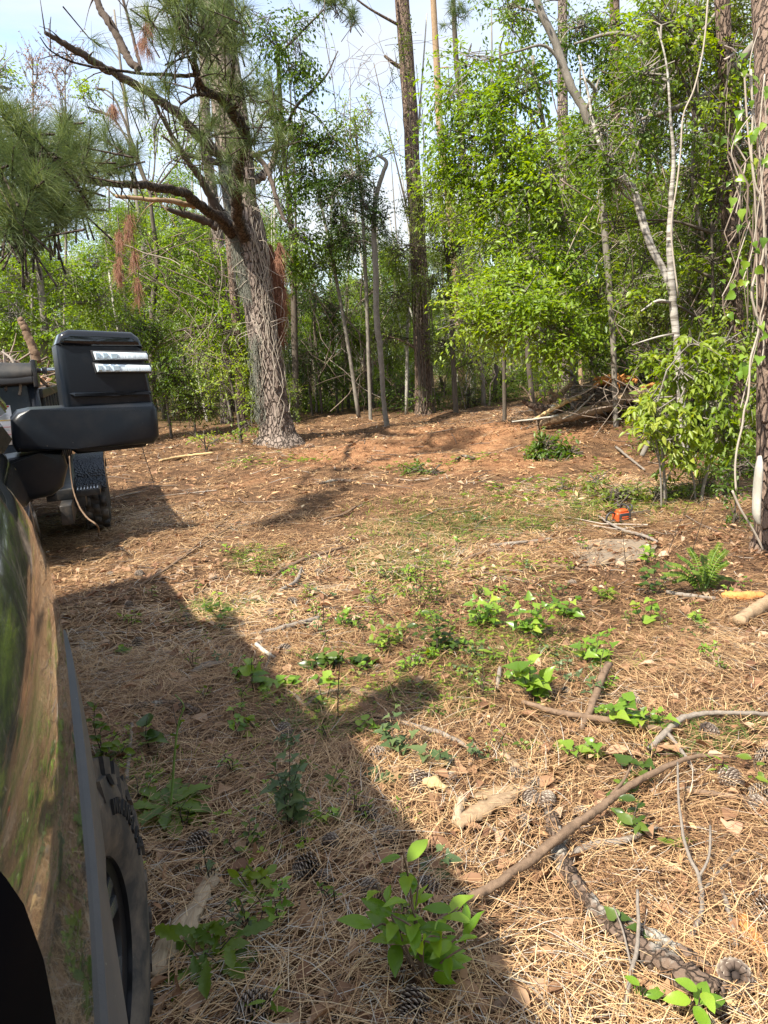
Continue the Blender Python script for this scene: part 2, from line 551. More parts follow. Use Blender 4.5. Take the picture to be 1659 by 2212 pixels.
# bare red soil where the machine has scraped: a patch ahead, broken up by noise
geo = t.nodes.new('ShaderNodeNewGeometry')
sep = t.nodes.new('ShaderNodeSeparateXYZ')
t.links.new(geo.outputs['Position'], sep.inputs[0])
dx = mathn(t, 'DIVIDE', mathn(t, 'SUBTRACT', sep.outputs[0], .8), 4.2)
dy = mathn(t, 'DIVIDE', mathn(t, 'SUBTRACT', sep.outputs[1], 12.5), 4.6)
rr_ = mathn(t, 'ADD', mathn(t, 'MULTIPLY', dx, dx), mathn(t, 'MULTIPLY', dy, dy))
fac = mathn(t, 'ADD', mathn(t, 'SUBTRACT', 1.0, rr_), mathn(t, 'MULTIPLY', mathn(t, 'SUBTRACT', big, .5), 3.0))
fr = ramp(t, [(.35, (0, 0, 0)), (.95, (.85, .85, .85))])
t.links.new(fac, fr.inputs['Fac'])
c = mixc(t, fr.outputs['Color'], straw.outputs['Color'], soil.outputs['Color'])
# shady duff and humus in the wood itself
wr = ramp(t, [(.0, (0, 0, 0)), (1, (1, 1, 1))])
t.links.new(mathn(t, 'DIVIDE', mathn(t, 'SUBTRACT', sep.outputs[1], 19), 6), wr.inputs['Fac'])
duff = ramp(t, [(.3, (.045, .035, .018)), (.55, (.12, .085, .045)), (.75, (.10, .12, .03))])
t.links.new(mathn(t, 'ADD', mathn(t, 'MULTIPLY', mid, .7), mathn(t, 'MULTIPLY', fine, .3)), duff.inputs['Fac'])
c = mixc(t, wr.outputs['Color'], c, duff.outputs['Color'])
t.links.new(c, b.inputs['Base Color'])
b.inputs['Roughness'].default_value = .95
b.inputs['Specular IOR Level'].default_value = .1
bump(t, b, mathn(t, 'ADD', mathn(t, 'MULTIPLY', fine, .6), mathn(t, 'ADD', mid, mathn(t, 'MULTIPLY', fine2, .5))), 1.0, .03)
M_ground = mt
ground = mb.build('ground', M_ground)
tag(ground, kind='structure')

# ------------------------------------------------------------------ loose cover: straw, chips, litter
def view_points(n, y0, y1, pad=.08, power=1.0, xs=None):
    """random ground points inside the wedge the camera can see (and a margin beside it)"""
    u = rng.random(n)
    y = (y0 ** (power + 1) + u * (y1 ** (power + 1) - y0 ** (power + 1))) ** (1 / (power + 1))
    half = .54 * y + .35 + pad * y
    x = (rng.random(n) * 2 - 1) * half
    return x, y

def heading(x, y, k=1.3):
    """straw lies in swirls: a smooth direction field"""
    return 2.2 * np.sin(k * x + 1.7 * np.sin(.9 * y * k) + .5) + 1.9 * np.sin(1.3 * k * y - .8 * x + 2)

def straw_layer(name, n, y0, y1, ln, wd, lift, spread=.9, power=1.0, seg=3, clump=12, patchy=0.0):
    nc = n // clump
    x, y = view_points(nc, y0, y1, power=power)
    if patchy:
        f = .5 + .5 * np.sin(1.7 * x + .8 * np.sin(1.3 * y)) * np.sin(1.1 * y + .6 * x + 1)
        keep = rng.random(nc) < 1 - patchy + patchy * f
        x, y = x[keep], y[keep]; nc = len(x)
    hd = heading(x, y) + rng.normal(0, spread, nc)
    col = np.clip(.50 + .24 * np.sin(1.1 * x + 2 * np.sin(.7 * y)) * np.sin(.8 * y + 1) + rng.normal(0, .2, nc), 0, 1)
    X = np.repeat(x, clump) + rng.normal(0, .055, nc * clump) * np.sqrt(ln / .14)
    Yy = np.repeat(y, clump) + rng.normal(0, .055, nc * clump) * np.sqrt(ln / .14)
    A = np.repeat(hd, clump) + rng.normal(0, .42, nc * clump)
    col = np.clip(np.repeat(col, clump) + rng.normal(0, .17, nc * clump), 0, 1)
    nn = nc * clump
    Ln = ln * (.55 + .7 * rng.random(nn))
    tilt = rng.normal(0.06, .13, nn)
    D = np.stack([np.cos(A) * np.cos(tilt), np.sin(A) * np.cos(tilt), np.sin(tilt)], 1)
    P = np.stack([X, Yy, hgt(X, Yy) + .003 + lift * rng.random(nn) ** 1.6], 1)
    perp = np.stack([-np.sin(A), np.cos(A), np.zeros(nn)], 1)
    curl = perp * (rng.normal(0, .22, nn) * Ln)[:, None] - np.array([0, 0, 1.0]) * (np.clip(tilt, 0, 1) * Ln * .7)[:, None]
    mb = MB()
    strips(mb, P, D, Ln, wd * (.7 + .6 * rng.random(nn)), col, curl, seg)
    o = mb.build(name, M_straw, smooth=False)
    return tag(o, kind='stuff')

straw_layer('pine_straw', 62000, 1.1, 4.2, .17, .0021, .055, power=.6, patchy=.4)
straw_layer('pine_straw', 60000, 3.9, 8.5, .18, .0040, .045, patchy=.42)
straw_layer('pine_straw', 36000, 8.0, 19.5, .20, .0085, .05, seg=2, patchy=.55)

def chip_layer(name, n, y0, y1, size, mat, power=1.0, lift=.02, shape=4, soil=False, asp=.35, fold=.2):
    x, y = view_points(n, y0, y1, power=power)
    A = rng.random(n) * 6.28
    tl = rng.normal(0, .22, n)
    D = np.stack([np.cos(A), np.sin(A), tl], 1)
    Nn = norm(np.stack([rng.normal(0, .35, n), rng.normal(0, .35, n), np.ones(n)], 1))
    Ln = size * (.4 + 1.2 * rng.random(n) ** 2)
    P = np.stack([x, y, hgt(x, y) + .004 + lift * rng.random(n)], 1)
    mb = MB()
    leaves(mb, P, D, Nn, Ln, Ln * asp * (.6 + .8 * rng.random(n)), rng.random(n), fold=fold, shape=shape)
    return tag(mb.build(name, mat, smooth=False), kind='stuff')

chip_layer('wood_chips', 9000, 1.2, 8, .035, M_chip, lift=.03)
chip_layer('wood_chips', 16000, 7, 20, .085, M_chip, lift=.05, asp=.22)
chip_layer('leaf_litter', 3600, 1.2, 6, .06, M_leaf_dead, lift=.03, shape=7, asp=.6, fold=.35)
chip_layer('leaf_litter', 3200, 5, 20, .07, M_leaf_dead, lift=.04, shape=4, asp=.6, fold=.4)

def twig_layer(name, n, y0, y1, ln, r, power=1.0):
    x, y = view_points(n, y0, y1, power=power)
    mb = MB()
    for k in range(n):
        a = rng.random() * 6.28; l_ = ln * (.4 + 1.2 * rng.random())
        p0 = np.array([x[k], y[k], 0]); d = np.array([math.cos(a), math.sin(a), 0]); pr = np.array([-d[1], d[0], 0])
        bend = rng.normal(0, .12) * l_
        pts = [p0, p0 + d * l_ * .5 + pr * bend, p0 + d * l_]
        pts = [[q[0], q[1], hgt(q[0], q[1]) + .012 + .02 * rng.random()] for q in pts]
        tube(mb, pts, [r, r * .8, r * .4], sides=4, k=1, cap=False, rnd=rng.random())
    return tag(mb.build(name, M_twig), kind='stuff')
twig_layer('twig_litter', 650, 1.3, 6.5, .16, .0026, .8)
twig_layer('twig_litter', 420, 6, 20, .5, .008)

# short green growth between the straw
def tuft_layer(name, n, y0, y1, mat, ln, wd, per, cond=None, spread=.03, up=1.0, power=1.0):
    x, y = view_points(n, y0, y1, power=power)
    if cond is not None:
        k = cond(x, y); x, y = x[k], y[k]
    n = len(x)
    X = np.repeat(x, per) + rng.normal(0, spread, n * per); Yy = np.repeat(y, per) + rng.normal(0, spread, n * per)
    A = rng.random(n * per) * 6.28
    D = np.stack([np.cos(A), np.sin(A), up * (.4 + rng.random(n * per))], 1)
    Ln = ln * (.5 + rng.random(n * per))
    cu = np.stack([np.cos(A), np.sin(A), -.8 * np.ones(n * per)], 1) * (Ln * .35)[:, None]
    P = np.stack([X, Yy, hgt(X, Yy)], 1)
    mb = MB()
    strips(mb, P, D, Ln, wd * (.6 + .8 * rng.random(n * per)), np.clip(np.repeat(rng.random(n), per) + rng.normal(0, .15, n * per), 0, 1), cu, 2)
    return tag(mb.build(name, mat, smooth=False), kind='stuff')
def blobc(*bl):
    """a mask made of ellipses given in picture positions"""
    cs = [(G(u, v), ru, rv) for u, v, ru, rv in bl]
    def f(x, y):
        k = np.zeros(len(x), bool)
        for c, rx, ry in cs:
            k |= ((x - c[0]) / rx) ** 2 + ((y - c[1]) / ry) ** 2 < rng.random(len(x)) ** .7
        return k
    return f
tuft_layer('grass', 15000, 1.3, 9, M_grass, .085, .0045, 9,
           blobc((560, 1210, .38, .4), (960, 1140, 1.0, .7), (870, 1210, .5, .6), (480, 1320, .35, .3), (940, 1490, .35, .3), (1100, 1400, .5, .4),
                 (1120, 1130, .8, .5), (1340, 1090, .8, .5), (280, 1720, .14, .2), (560, 1880, .1, .1), (1530, 1590, .25, .15), (700, 1550, .4, .3)))
tuft_layer('grass', 6000, 1.3, 12, M_leaf_yellow, .065, .007, 5,
           blobc((900, 1230, .7, .9), (1060, 1330, .7, .6), (1200, 1400, .7, .6), (860, 1400, .5, .5), (1330, 1110, .9, .6), (950, 1090, 1.2, .8), (640, 1640, .4, .5), (320, 1660, .2, .4), (450, 1330, .4, .4), (760, 1560, .4, .4)), spread=.02, up=1.4)
def clover_layer(name, n, y0, y1, cond, size, mat):
    x, y = view_points(n, y0, y1)
    k = cond(x, y); x, y = x[k], y[k]; n = len(x)
    P0 = np.stack([x, y, hgt(x, y) + .015 + .05 * rng.random(n)], 1)
    mb = MB()
    r0 = rng.random(n)
    for q in range(3):
        A = rng.random(n) * .5 + q * 2.09 + r0 * 6
        D = np.stack([np.cos(A), np.sin(A), .3 * np.ones(n)], 1)
        leaves(mb, P0, D, np.tile([0, 0, 1.0], (n, 1)), size * (.6 + .8 * r0), size * .8 * (.6 + .8 * r0), np.clip(r0 + rng.normal(0, .1, n), 0, 1), fold=.15)
    return tag(mb.build(name, mat, smooth=False), kind='stuff')
clover_layer('ground_cover', 26000, 1.3, 9, blobc((940, 1490, .4, .35), (830, 1290, .25, .25), (1090, 1400, .45, .3), (700, 1530, .35, .35), (300, 1730, .12, .2),
             (270, 1620, .15, .3), (560, 1790, .2, .25), (620, 1790, .2, .2), (880, 1500, .3, .2), (560, 1200, .3, .25), (470, 1040, .6, .6), (1100, 1230, .5, .3)), .017, M_leaf_bright)
clover_layer('ground_cover', 16000, 6, 19, blobc((900, 1010, .7, .35), (1150, 1060, .9, .7), (1320, 1080, 1.2, .9), (600, 1000, 1.2, .8), (1000, 1000, .6, .5)), .045, M_leaf_mid)

# ================================================================== TREES
ORD = ['zero', 'first', 'second', 'third', 'fourth', 'fifth', 'sixth', 'seventh', 'eighth', 'ninth', 'tenth', 'eleventh', 'twelfth', 'thirteenth',
       'fourteenth', 'fifteenth', 'sixteenth', 'seventeenth', 'eighteenth', 'nineteenth', 'twentieth']
TENS = {2: 'twenty', 3: 'thirty', 4: 'forty', 5: 'fifty', 6: 'sixty', 7: 'seventy', 8: 'eighty', 9: 'ninety'}
def ordinal(n):
    if n <= 20: return ORD[n]
    if n >= 100: return 'hundredth' if n == 100 else 'hundred-and-' + ordinal(n - 100)
    return {2: 'twentieth', 3: 'thirtieth', 4: 'fortieth', 5: 'fiftieth', 6: 'sixtieth', 7: 'seventieth', 8: 'eightieth', 9: 'ninetieth'}[n // 10] if n % 10 == 0 else TENS[n // 10] + '-' + ORD[n % 10]

def screen_u(p):
    q = np.array(p, float) - EYE
    return 829.5 + FPX * (q @ _R) / max(q @ _F, .01)

def label_left_to_right(objs, text):
    for k, o in enumerate(sorted(objs, key=lambda o: screen_u(o.location))):
        o['label'] = text.format(ordinal(k + 1))

def twigs(mbl, mbw, centre, radii, n_tw, tw_len, leaf, nleaf, wid=.5, droop=.35, rndc=None, shape=4, origin=None, fold=.3, leafang=.8, shell=.55):
    """leafy twigs spread through an ellipsoid, pointing outwards"""
    centre = np.asarray(centre, float); radii = np.asarray(radii, float)
    q = norm(rng.normal(0, 1, (n_tw, 3)))
    rr = (shell + (1 - shell) * rng.random(n_tw))[:, None] ** .6 * (rng.random(n_tw)[:, None] ** .33 * .5 + .5)
    # clumped: pull twigs towards a few sub-centres
    ns = max(3, n_tw // 14)
    sub = norm(rng.normal(0, 1, (ns, 3))) * (.35 + .6 * rng.random((ns, 1)))
    pick = rng.integers(0, ns, n_tw)
    qq = q * rr * .42 + sub[pick] * .72
    S = centre + qq * radii
    D = norm(norm(qq * radii) * .8 + rng.normal(0, .45, (n_tw, 3)) + np.array([0, 0, -droop + .2]))
    Lt = tw_len * (.6 + .8 * rng.random(n_tw))
    base_r = (rndc if rndc is not None else .5) + rng.normal(0, .10, ns)[pick] + rng.normal(0, .07, n_tw)
    t_ = (np.arange(nleaf) + .6) / nleaf
    sag = np.array([0, 0, -1.0]) * (Lt * droop * .5)[:, None]
    P = S[:, None, :] + D[:, None, :] * (Lt[:, None] * t_)[..., None] + sag[:, None, :] * (t_ ** 2)[None, :, None]
    side = norm(np.cross(D, rng.normal(0, 1, (n_tw, 3)) * .5 + np.array([0, 0, 1.0])))
    sg = np.where(np.arange(nleaf) % 2 == 0, 1, -1)[None, :, None]
    LD = D[:, None, :] * .55 + side[:, None, :] * sg * leafang + rng.normal(0, .3, (n_tw, nleaf, 3)) + np.array([0, 0, -droop * 1.1])
    LN = norm(np.array([-.15, -.1, 1.0]) + rng.normal(0, .5, (n_tw, nleaf, 3)))
    m_ = n_tw * nleaf
    Ln = leaf * (.55 + .75 * rng.random(m_))
    rc = np.clip((base_r[:, None] + rng.normal(0, .12, (n_tw, nleaf)) + .10 * (t_ - .5)[None, :]).ravel(), 0, 1)
    leaves(mbl, P.reshape(-1, 3), LD.reshape(-1, 3), LN.reshape(-1, 3), Ln, Ln * wid, rc, fold=fold, shape=shape)
    if mbw is not None:
        # every third twig shows its wood, running back towards the centre
        for k in range(0, n_tw, 3):
            p0 = S[k] - D[k] * Lt[k] * .7 + (centre - S[k]) * .25
            thin(mbw, [p0, S[k], S[k] + D[k] * Lt[k] * .8 + sag[k] * .6], [.009, .006, .0025], k=1, sides=3)

def blobs(mbl, mbw, lst, leaf, wid=.5, tw=.45, nl=9, droop=.35, dens=1.0, depth=1.0, shape=4, link_from=None, rsc=1.0):
    """lst: (u, v, ru, rv, metres ahead, number of twigs, tone)"""
    cs = []
    for u, v, ru, rv, y, n, tone in lst:
        c = at(u, v, y)
        k = y / FPX
        twigs(mbl, mbw, c, (ru * k, (ru + rv) * .5 * k * depth, rv * k), int(n * dens), tw, leaf, nl, wid, droop, tone, shape)
        cs.append(c)
        if link_from is not None:
            s_ = np.array(min(link_from, key=lambda q: np.linalg.norm(np.array(q) - c) + .8 * max(0, q[2] - c[2] + .3)))
            mid = (s_ + c) / 2 + np.array([0, 0, .12 * np.linalg.norm(c - s_)]) + rng.normal(0, .08, 3) * np.linalg.norm(c - s_)
            L_ = np.linalg.norm(c - s_)
            r0 = min(.012 + .010 * L_, .05) * rsc
            P, R_ = smooth_path([s_, mid, c], [r0, r0 * .6, r0 * .25], 4)
            tube(mbw, P, R_, sides=5, raw=True, cap=False)
            for _ in range(4):
                e = c + rng.normal(0, .5, 3) * np.array([ru * k, ru * k, rv * k])
                thin(mbw, [P[len(P) // 2 + rng.integers(0, 3)], (P[-1] + e) / 2 + rng.normal(0, .05, 3), e], [r0 * .45, r0 * .3, .003], k=2, sides=4)
    return cs

def px(u, v, y, wpx):
    """a point and the radius of something wpx wide there"""
    return at(u, v, y), wpx * .5 * y / FPX

def trunk_path(lst):
    """(u, v, y, width px) list to points and radii; first point dropped on to the ground"""
    P, R_ = [], []
    for k, (u, v, y, wp) in enumerate(lst):
        p, r = px(u, v, y, wp)
        P.append(p); R_.append(r)
    return P, R_

def sink(P, R_, flare=1.25):
    b = np.array(P[0]); b[2] = float(hgt(b[0], b[1])) - .12
    return [b] + [np.array(P[0]) + np.array([0, 0, .02])] + list(P[1:]), [R_[0] * flare] + list(R_)

# ---------------------------------------------------------------- the big gnarled pine
base = G(600, 955)
Y0 = float(base[1])
pine = empty('pine_tree', base, 'big gnarled pine with a thick vine-draped trunk and forking limbs over the clearing', 'tree')
mb = MB()
P, R_ = trunk_path([(602, 952, Y0, 90), (600, 935, Y0, 74), (592, 880, Y0, 65), (580, 790, Y0, 61), (566, 700, Y0, 62), (556, 620, Y0, 65), (542, 545, Y0, 70),
                    (528, 490, Y0, 74), (515, 430, Y0, 66), (503, 350, Y0, 60), (492, 250, Y0, 56), (480, 120, Y0, 52), (468, 0, Y0, 48), (450, -200, Y0, 42), (430, -500, Y0, 34), (410, -900, Y0, 20)])
P, R_ = sink(P, R_, 1.15)
# bark plates: a real relief on the trunk
Ps, Rs = smooth_path(P, R_, 16)
sides = 44
T_ = norm(np.gradient(Ps, axis=0)); Aax = norm(np.cross(T_[0], [0, 1.0, 0]))
V = []
hh = np.concatenate([[0], np.cumsum(np.linalg.norm(np.diff(Ps, axis=0), axis=1))])
cell = rng.random((4000, 2)) * np.array([2 * math.pi, 24.0])
for k in range(len(Ps)):
    Aax = norm(Aax - T_[k] * np.dot(Aax, T_[k])); Bax = np.cross(T_[k], Aax)
    an = np.arange(sides) * 2 * math.pi / sides
    dd = np.abs(an[:, None] - cell[None, :, 0]); dd = np.minimum(dd, 2 * math.pi - dd) * .3 * 1.4
    dz = (hh[k] - cell[None, :, 1]) * .45
    d2 = np.sort(dd ** 2 + dz ** 2, axis=1)[:, :2] ** .5
    ed = np.clip((d2[:, 1] - d2[:, 0]) / .03, 0, 1)
    r = Rs[k] * (1 + .05 * np.sin(3 * an + hh[k]) + .03 * np.sin(5 * an - 2 * hh[k])) + (ed - .6) * .016
    if hh[k] < .7: r = r * (1 + .18 * (1 - hh[k] / .7) ** 2 * (1 + .5 * np.sin(4 * an + 1)))
    V.append(Ps[k] + np.cos(an)[:, None] * Aax * r[:, None] + np.sin(an)[:, None] * Bax * r[:, None])
V = np.vstack(V)
i, j = np.meshgrid(np.arange(len(Ps) - 1), np.arange(sides), indexing='ij')
a = (i * sides + j).ravel(); b_ = (i * sides + (j + 1) % sides).ravel()
mb.add(V, None, np.stack([a, b_, b_ + sides, a + sides], 1))
mb.build('trunk', B_pine, pine)
# second stem that leaves the trunk at the fork
mb = MB()
tube(mb, *trunk_path([(545, 560, Y0 - .05, 44), (537, 500, Y0 - .1, 46), (532, 430, Y0 - .15, 40), (530, 360, Y0 - .2, 34), (520, 250, Y0 - .1, 30), (500, 120, Y0, 26), (490, -40, Y0 + .2, 22), (470, -400, Y0 + .6, 10)]), sides=18, rough=.06)
tag(mb.build('second_stem', B_pine, pine), 'pale vine-laced second stem')
limbs = [
    ('limb', B_limb, [(530, 520, Y0 - .1, 32), (503, 500, 14.2, 28), (470, 468, 13.4, 21), (430, 442, 12.5, 19), (400, 418, 11.8, 18), (350, 407, 10.8, 17), (290, 398, 9.8, 15), (225, 396, 9.0, 12), (150, 382, 8.3, 12), (80, 360, 7.6, 7)]),
    ('limb', B_limb, [(530, 520, 14.3, 26), (516, 480, 13.6, 24), (512, 420, 12.8, 23), (517, 360, 12.2, 22), (526, 310, 11.7, 22), (520, 270, 11.3, 22), (500, 240, 11.0, 20), (478, 214, 10.6, 16), (440, 190, 10.2, 12), (425, 150, 9.9, 9), (420, 100, 9.6, 6), (440, 60, 9.3, 4)]),
    ('limb', B_limb, [(478, 214, 10.6, 10), (450, 205, 10.3, 9), (430, 200, 10.1, 8), (424, 170, 9.9, 8), (415, 140, 9.7, 7), (405, 118, 9.5, 5)]),
    ('limb', B_limb, [(424, 162, 9.9, 8), (390, 163, 9.7, 7), (330, 160, 9.4, 6), (250, 152, 9.0, 5), (160, 135, 8.6, 4), (110, 110, 8.4, 3), (86, 80, 8.3, 2)]),
    ('dead_limb', B_deadlimb, [(500, 345, Y0 - .2, 30), (455, 318, 14.1, 26), (400, 262, 13.6, 23), (345, 215, 13.1, 20), (290, 182, 12.7, 19), (235, 152, 12.3, 18), (190, 125, 12.0, 17), (140, 96, 11.7, 15), (97, 70, 11.5, 9)]),
    ('dead_limb', B_deadlimb, [(510, 500, Y0 - .1, 22), (465, 440, 14.2, 19), (430, 380, 13.8, 16), (400, 340, 13.5, 13), (370, 290, 13.2, 11), (340, 235, 12.9, 8), (322, 190, 12.6, 5)]),
    ('dead_limb', B_deadlimb, [(300, 150, 12.8, 16), (280, 130, 12.9, 18), (262, 95, 13.0, 18), (240, 55, 13.1, 18), (220, 25, 13.2, 16), (205, -10, 13.3, 14), (170, -80, 13.5, 8)]),
    ('dead_limb', B_deadlimb, [(305, 150, 12.9, 8), (297, 120, 13, 8), (285, 70, 13.1, 7), (272, 20, 13.2, 7), (258, -30, 13.3, 5)]),
    ('limb', B_deadlimb, [(470, 490, Y0 - .2, 18), (430, 472, 14.0, 16), (395, 462, 13.6, 13), (358, 450, 13.3, 7)]),
    ('broken_limb', B_wood, [(420, 448, 12.4, 10), (385, 436, 12.1, 11), (340, 432, 11.9, 9), (250, 424, 11.6, 7)]),
    ('limb', B_deadlimb, [(520, 370, Y0 - .2, 14), (470, 352, 14.2, 13), (430, 340, 14.0, 11), (395, 330, 13.8, 8), (350, 292, 13.5, 4)]),
    ('limb', B_deadlimb, [(545, 330, Y0 - .3, 10), (575, 360, 14.2, 10), (592, 410, 14.0, 9), (603, 450, 13.9, 8), (618, 480, 13.8, 5)]),
    ('limb', B_limb, [(517, 350, 12.2, 8), (550, 335, 12.1, 7), (600, 320, 12.0, 5), (650, 305, 11.9, 3)]),
    ('limb', B_limb, [(520, 270, 11.3, 8), (500, 285, 11.2, 7), (470, 290, 11.1, 5), (440, 300, 11, 3)]),
    ('limb', B_limb, [(430, 205, 10.1, 6), (415, 208, 10, 6), (390, 225, 9.9, 5)]),
    ('limb', B_pine, [(520, 395, Y0 - .2, 20), (560, 385, Y0, 17), (590, 350, Y0 + .1, 13), (600, 300, Y0 + .1, 10)]),
    ('limb', B_limb, [(490, 230, 10.9, 9), (500, 180, 10.6, 8), (505, 120, 10.4, 7), (500, 60, 10.2, 6), (480, 0, 10, 5), (470, -80, 9.8, 4)]),
    ('limb', B_limb, [(420, 110, 9.6, 7), (390, 70, 9.5, 6), (370, 30, 9.4, 5), (350, -30, 9.3, 4)]),
]
tips = []
for nm, mt_, lst in limbs:
    mb = MB()
    P, R_ = trunk_path(lst)
    R_ = [r * (.82 if nm == 'dead_limb' else 1) for r in R_]
    tube(mb, P, R_, sides=12, k=7, rough=.12, wob=.15)
    for _ in range(5 if nm == 'limb' else 5):        # small side twigs
        k = rng.integers(len(P) // 2, len(P)); d = norm(rng.normal(0, 1, 3) + np.array([0, -.3, .1]))
        thin(mb, [P[k], P[k] + d * .25 + [0, 0, .03], P[k] + d * .5 - [0, 0, .05]], [R_[k] * .35 + .003, .006, .003], k=3, sides=5)
    mb.build(nm, mt_, pine)

def needle_tuft(mb, c, d, n=70, ln=.23, wd=.0028, tone=.5, open_=.95):
    d = norm(d)
    D = norm(d * (1 - open_ * .55) + rng.normal(0, open_ * .75, (n, 3)))
    D = D * np.sign(np.sum(D * d, 1) + .35)[:, None]
    Ln = ln * (.7 + .5 * rng.random(n))
    P = c - d * .10 * rng.random((n, 1)) * 1.5
    cu = np.tile([0, 0, -1.0], (n, 1)) * (Ln * rng.uniform(.02, .16, n))[:, None]
    strips(mb, P, D, Ln, np.full(n, wd), np.clip(tone + rng.normal(0, .2, n), 0, 1), cu, 2, wn=norm(np.array(c) - EYE + .01))

def needle_mass(mb, mbw, lst, ln=.23, wd=.0030, per=70, tone=.5, keep=1.0):
    """(u, v, ru, rv, y, count): tufts on short shoots in an ellipse of the picture"""
    for u, v, ru, rv, y, n in lst:
        c = at(u, v, y); k = y / FPX
        for _ in range(max(1, int(n * keep))):
            q = norm(rng.normal(0, 1, 3)) * rng.random() ** .4
            p = c + q * np.array([ru * k, (ru + rv) * .6 * k, rv * k])
            d = norm(q + np.array([0, 0, .7]) + rng.normal(0, .3, 3))
            needle_tuft(mb, p, d, per, ln, wd, float(np.clip(tone + rng.normal(0, .15), 0, 1)))
            thin(mbw, [p - d * .45 + rng.normal(0, .06, 3), p - d * .15, p + d * .03], [.010, .007, .006], k=1, sides=4)
mb, mw = MB(), MB()
needle_mass(mb, mw, [(500, 165, 60, 60, 10.6, 24), (545, 250, 60, 60, 11.3, 26), (590, 330, 50, 45, 11.8, 16), (520, 330, 40, 40, 11.8, 8), (440, 260, 70, 50, 10.6, 15),
                     (470, 80, 60, 70, 10.0, 26), (400, 60, 60, 60, 9.4, 22), (360, 130, 40, 40, 9.3, 7), (420, 20, 70, 50, 9.5, 18), (500, 20, 50, 50, 10, 14), (590, 200, 30, 40, 11.2, 8),
                     (350, 190, 50, 30, 9.4, 5), (290, 210, 40, 30, 9.0, 5), (205, 85, 12, 12, 8.8, 1), (560, 400, 40, 20, 12.2, 6), (430, 330, 60, 40, 10.6, 8), (480, 385, 40, 20, 12.4, 6),
                     (330, 25, 40, 40, 9.3, 8), (380, 5, 60, 40, 9.3, 12)], ln=.25, wd=.0036, per=56, keep=.8)
tag(mb.build('needles', M_needle, pine), kind='stuff')
tag(mw.build('shoots', B_limb, pine), kind='stuff')
mb, mw = MB(), MB()
needle_mass(mb, mw, [(60, 300, 70, 60, 6.4, 20), (110, 360, 80, 50, 6.8, 20), (40, 400, 70, 60, 6.0, 18), (150, 300, 50, 40, 7.0, 8), (190, 350, 40, 40, 7.6, 8), (30, 470, 50, 50, 5.8, 10),
                     (110, 440, 70, 40, 6.2, 13), (175, 430, 50, 30, 7.0, 6), (-20, 340, 50, 80, 5.8, 10), (240, 350, 50, 35, 8.6, 7), (280, 330, 50, 30, 8.8, 5), (15, 240, 30, 20, 6.2, 2),
                     (60, 500, 50, 30, 5.9, 5), (130, 250, 60, 25, 7.0, 3), (230, 285, 40, 25, 8.6, 4)], ln=.24, wd=.0028, per=78, tone=.45, keep=1.2)
tag(mb.build('needles', M_needle, pine), 'near needle tufts hanging over the dark truck mirror', kind='stuff')
tag(mw.build('shoots', B_limb, pine), kind='stuff')
# rusty bundles of dead needles caught in the limbs
dead = []
for (u, v, ru, rv, y, n, txt) in [(277, 490, 6, 30, 9.6, 5, 'long rusty bundle of dead pine needles hanging under the lowest left limb'),
                                  (256, 512, 6, 18, 9.7, 4, 'small rusty needle bundle left of the long hanging one'),
                                  (298, 625, 5, 34, 9.8, 4, 'rusty needle bundle hanging lowest, below the left limb'),
                                  (288, 560, 7, 24, 9.6, 3, 'loose rusty needle bundle between the long one and the lowest one'),
                                  (592, 585, 16, 60, 14.5, 40, 'rusty needle bundle draped down the right side of the big pine trunk'),
                                  (600, 670, 10, 60, 14.6, 26, 'lower rusty needle drape beside the big pine trunk'),
                                  (312, 75, 14, 40, 9.3, 8, 'brown dead needle cluster hanging at the top beside the dead limb'),
                                  (243, 220, 7, 20, 8.9, 4, 'thin brown needle cluster hanging under the broken dead limb'),
                                  (255, 575, 7, 20, 9.7, 5, 'short rusty needle bundle hanging low left of the others')]:
    mb = MB()
    for _ in range(n):
        c = at(u + rng.normal(0, ru * .5), v + rng.uniform(-1, 1) * rv, y + rng.normal(0, .06))
        m_ = 46
        D = norm(np.array([0, 0, -1.0]) + rng.normal(0, .28, (m_, 3)))
        Ln = (.17 if y < 12 else .34) * (.5 + .7 * rng.random(m_))
        strips(mb, c + rng.normal(0, .02, (m_, 3)), D, Ln, np.full(m_, .0034 if y < 12 else .008), rng.random(m_), rng.normal(0, .04, (m_, 3)), 2, wn=np.array([0, 1.0, 0]))
    o = mb.build('dead_needle_bundle', M_needle_dead)
    tag(o, txt, 'needle bundle', 'dead needle bundles hanging in the big pine'); dead.append(o)
    if u < 400:
        mb = MB(); thin(mb, [at(u, v - rv - 25, y), at(u + 2, v, y), at(u, v + rv * .8, y)], [.006, .005, .003], k=3); mb.build('hanging_twig', B_limb, o)

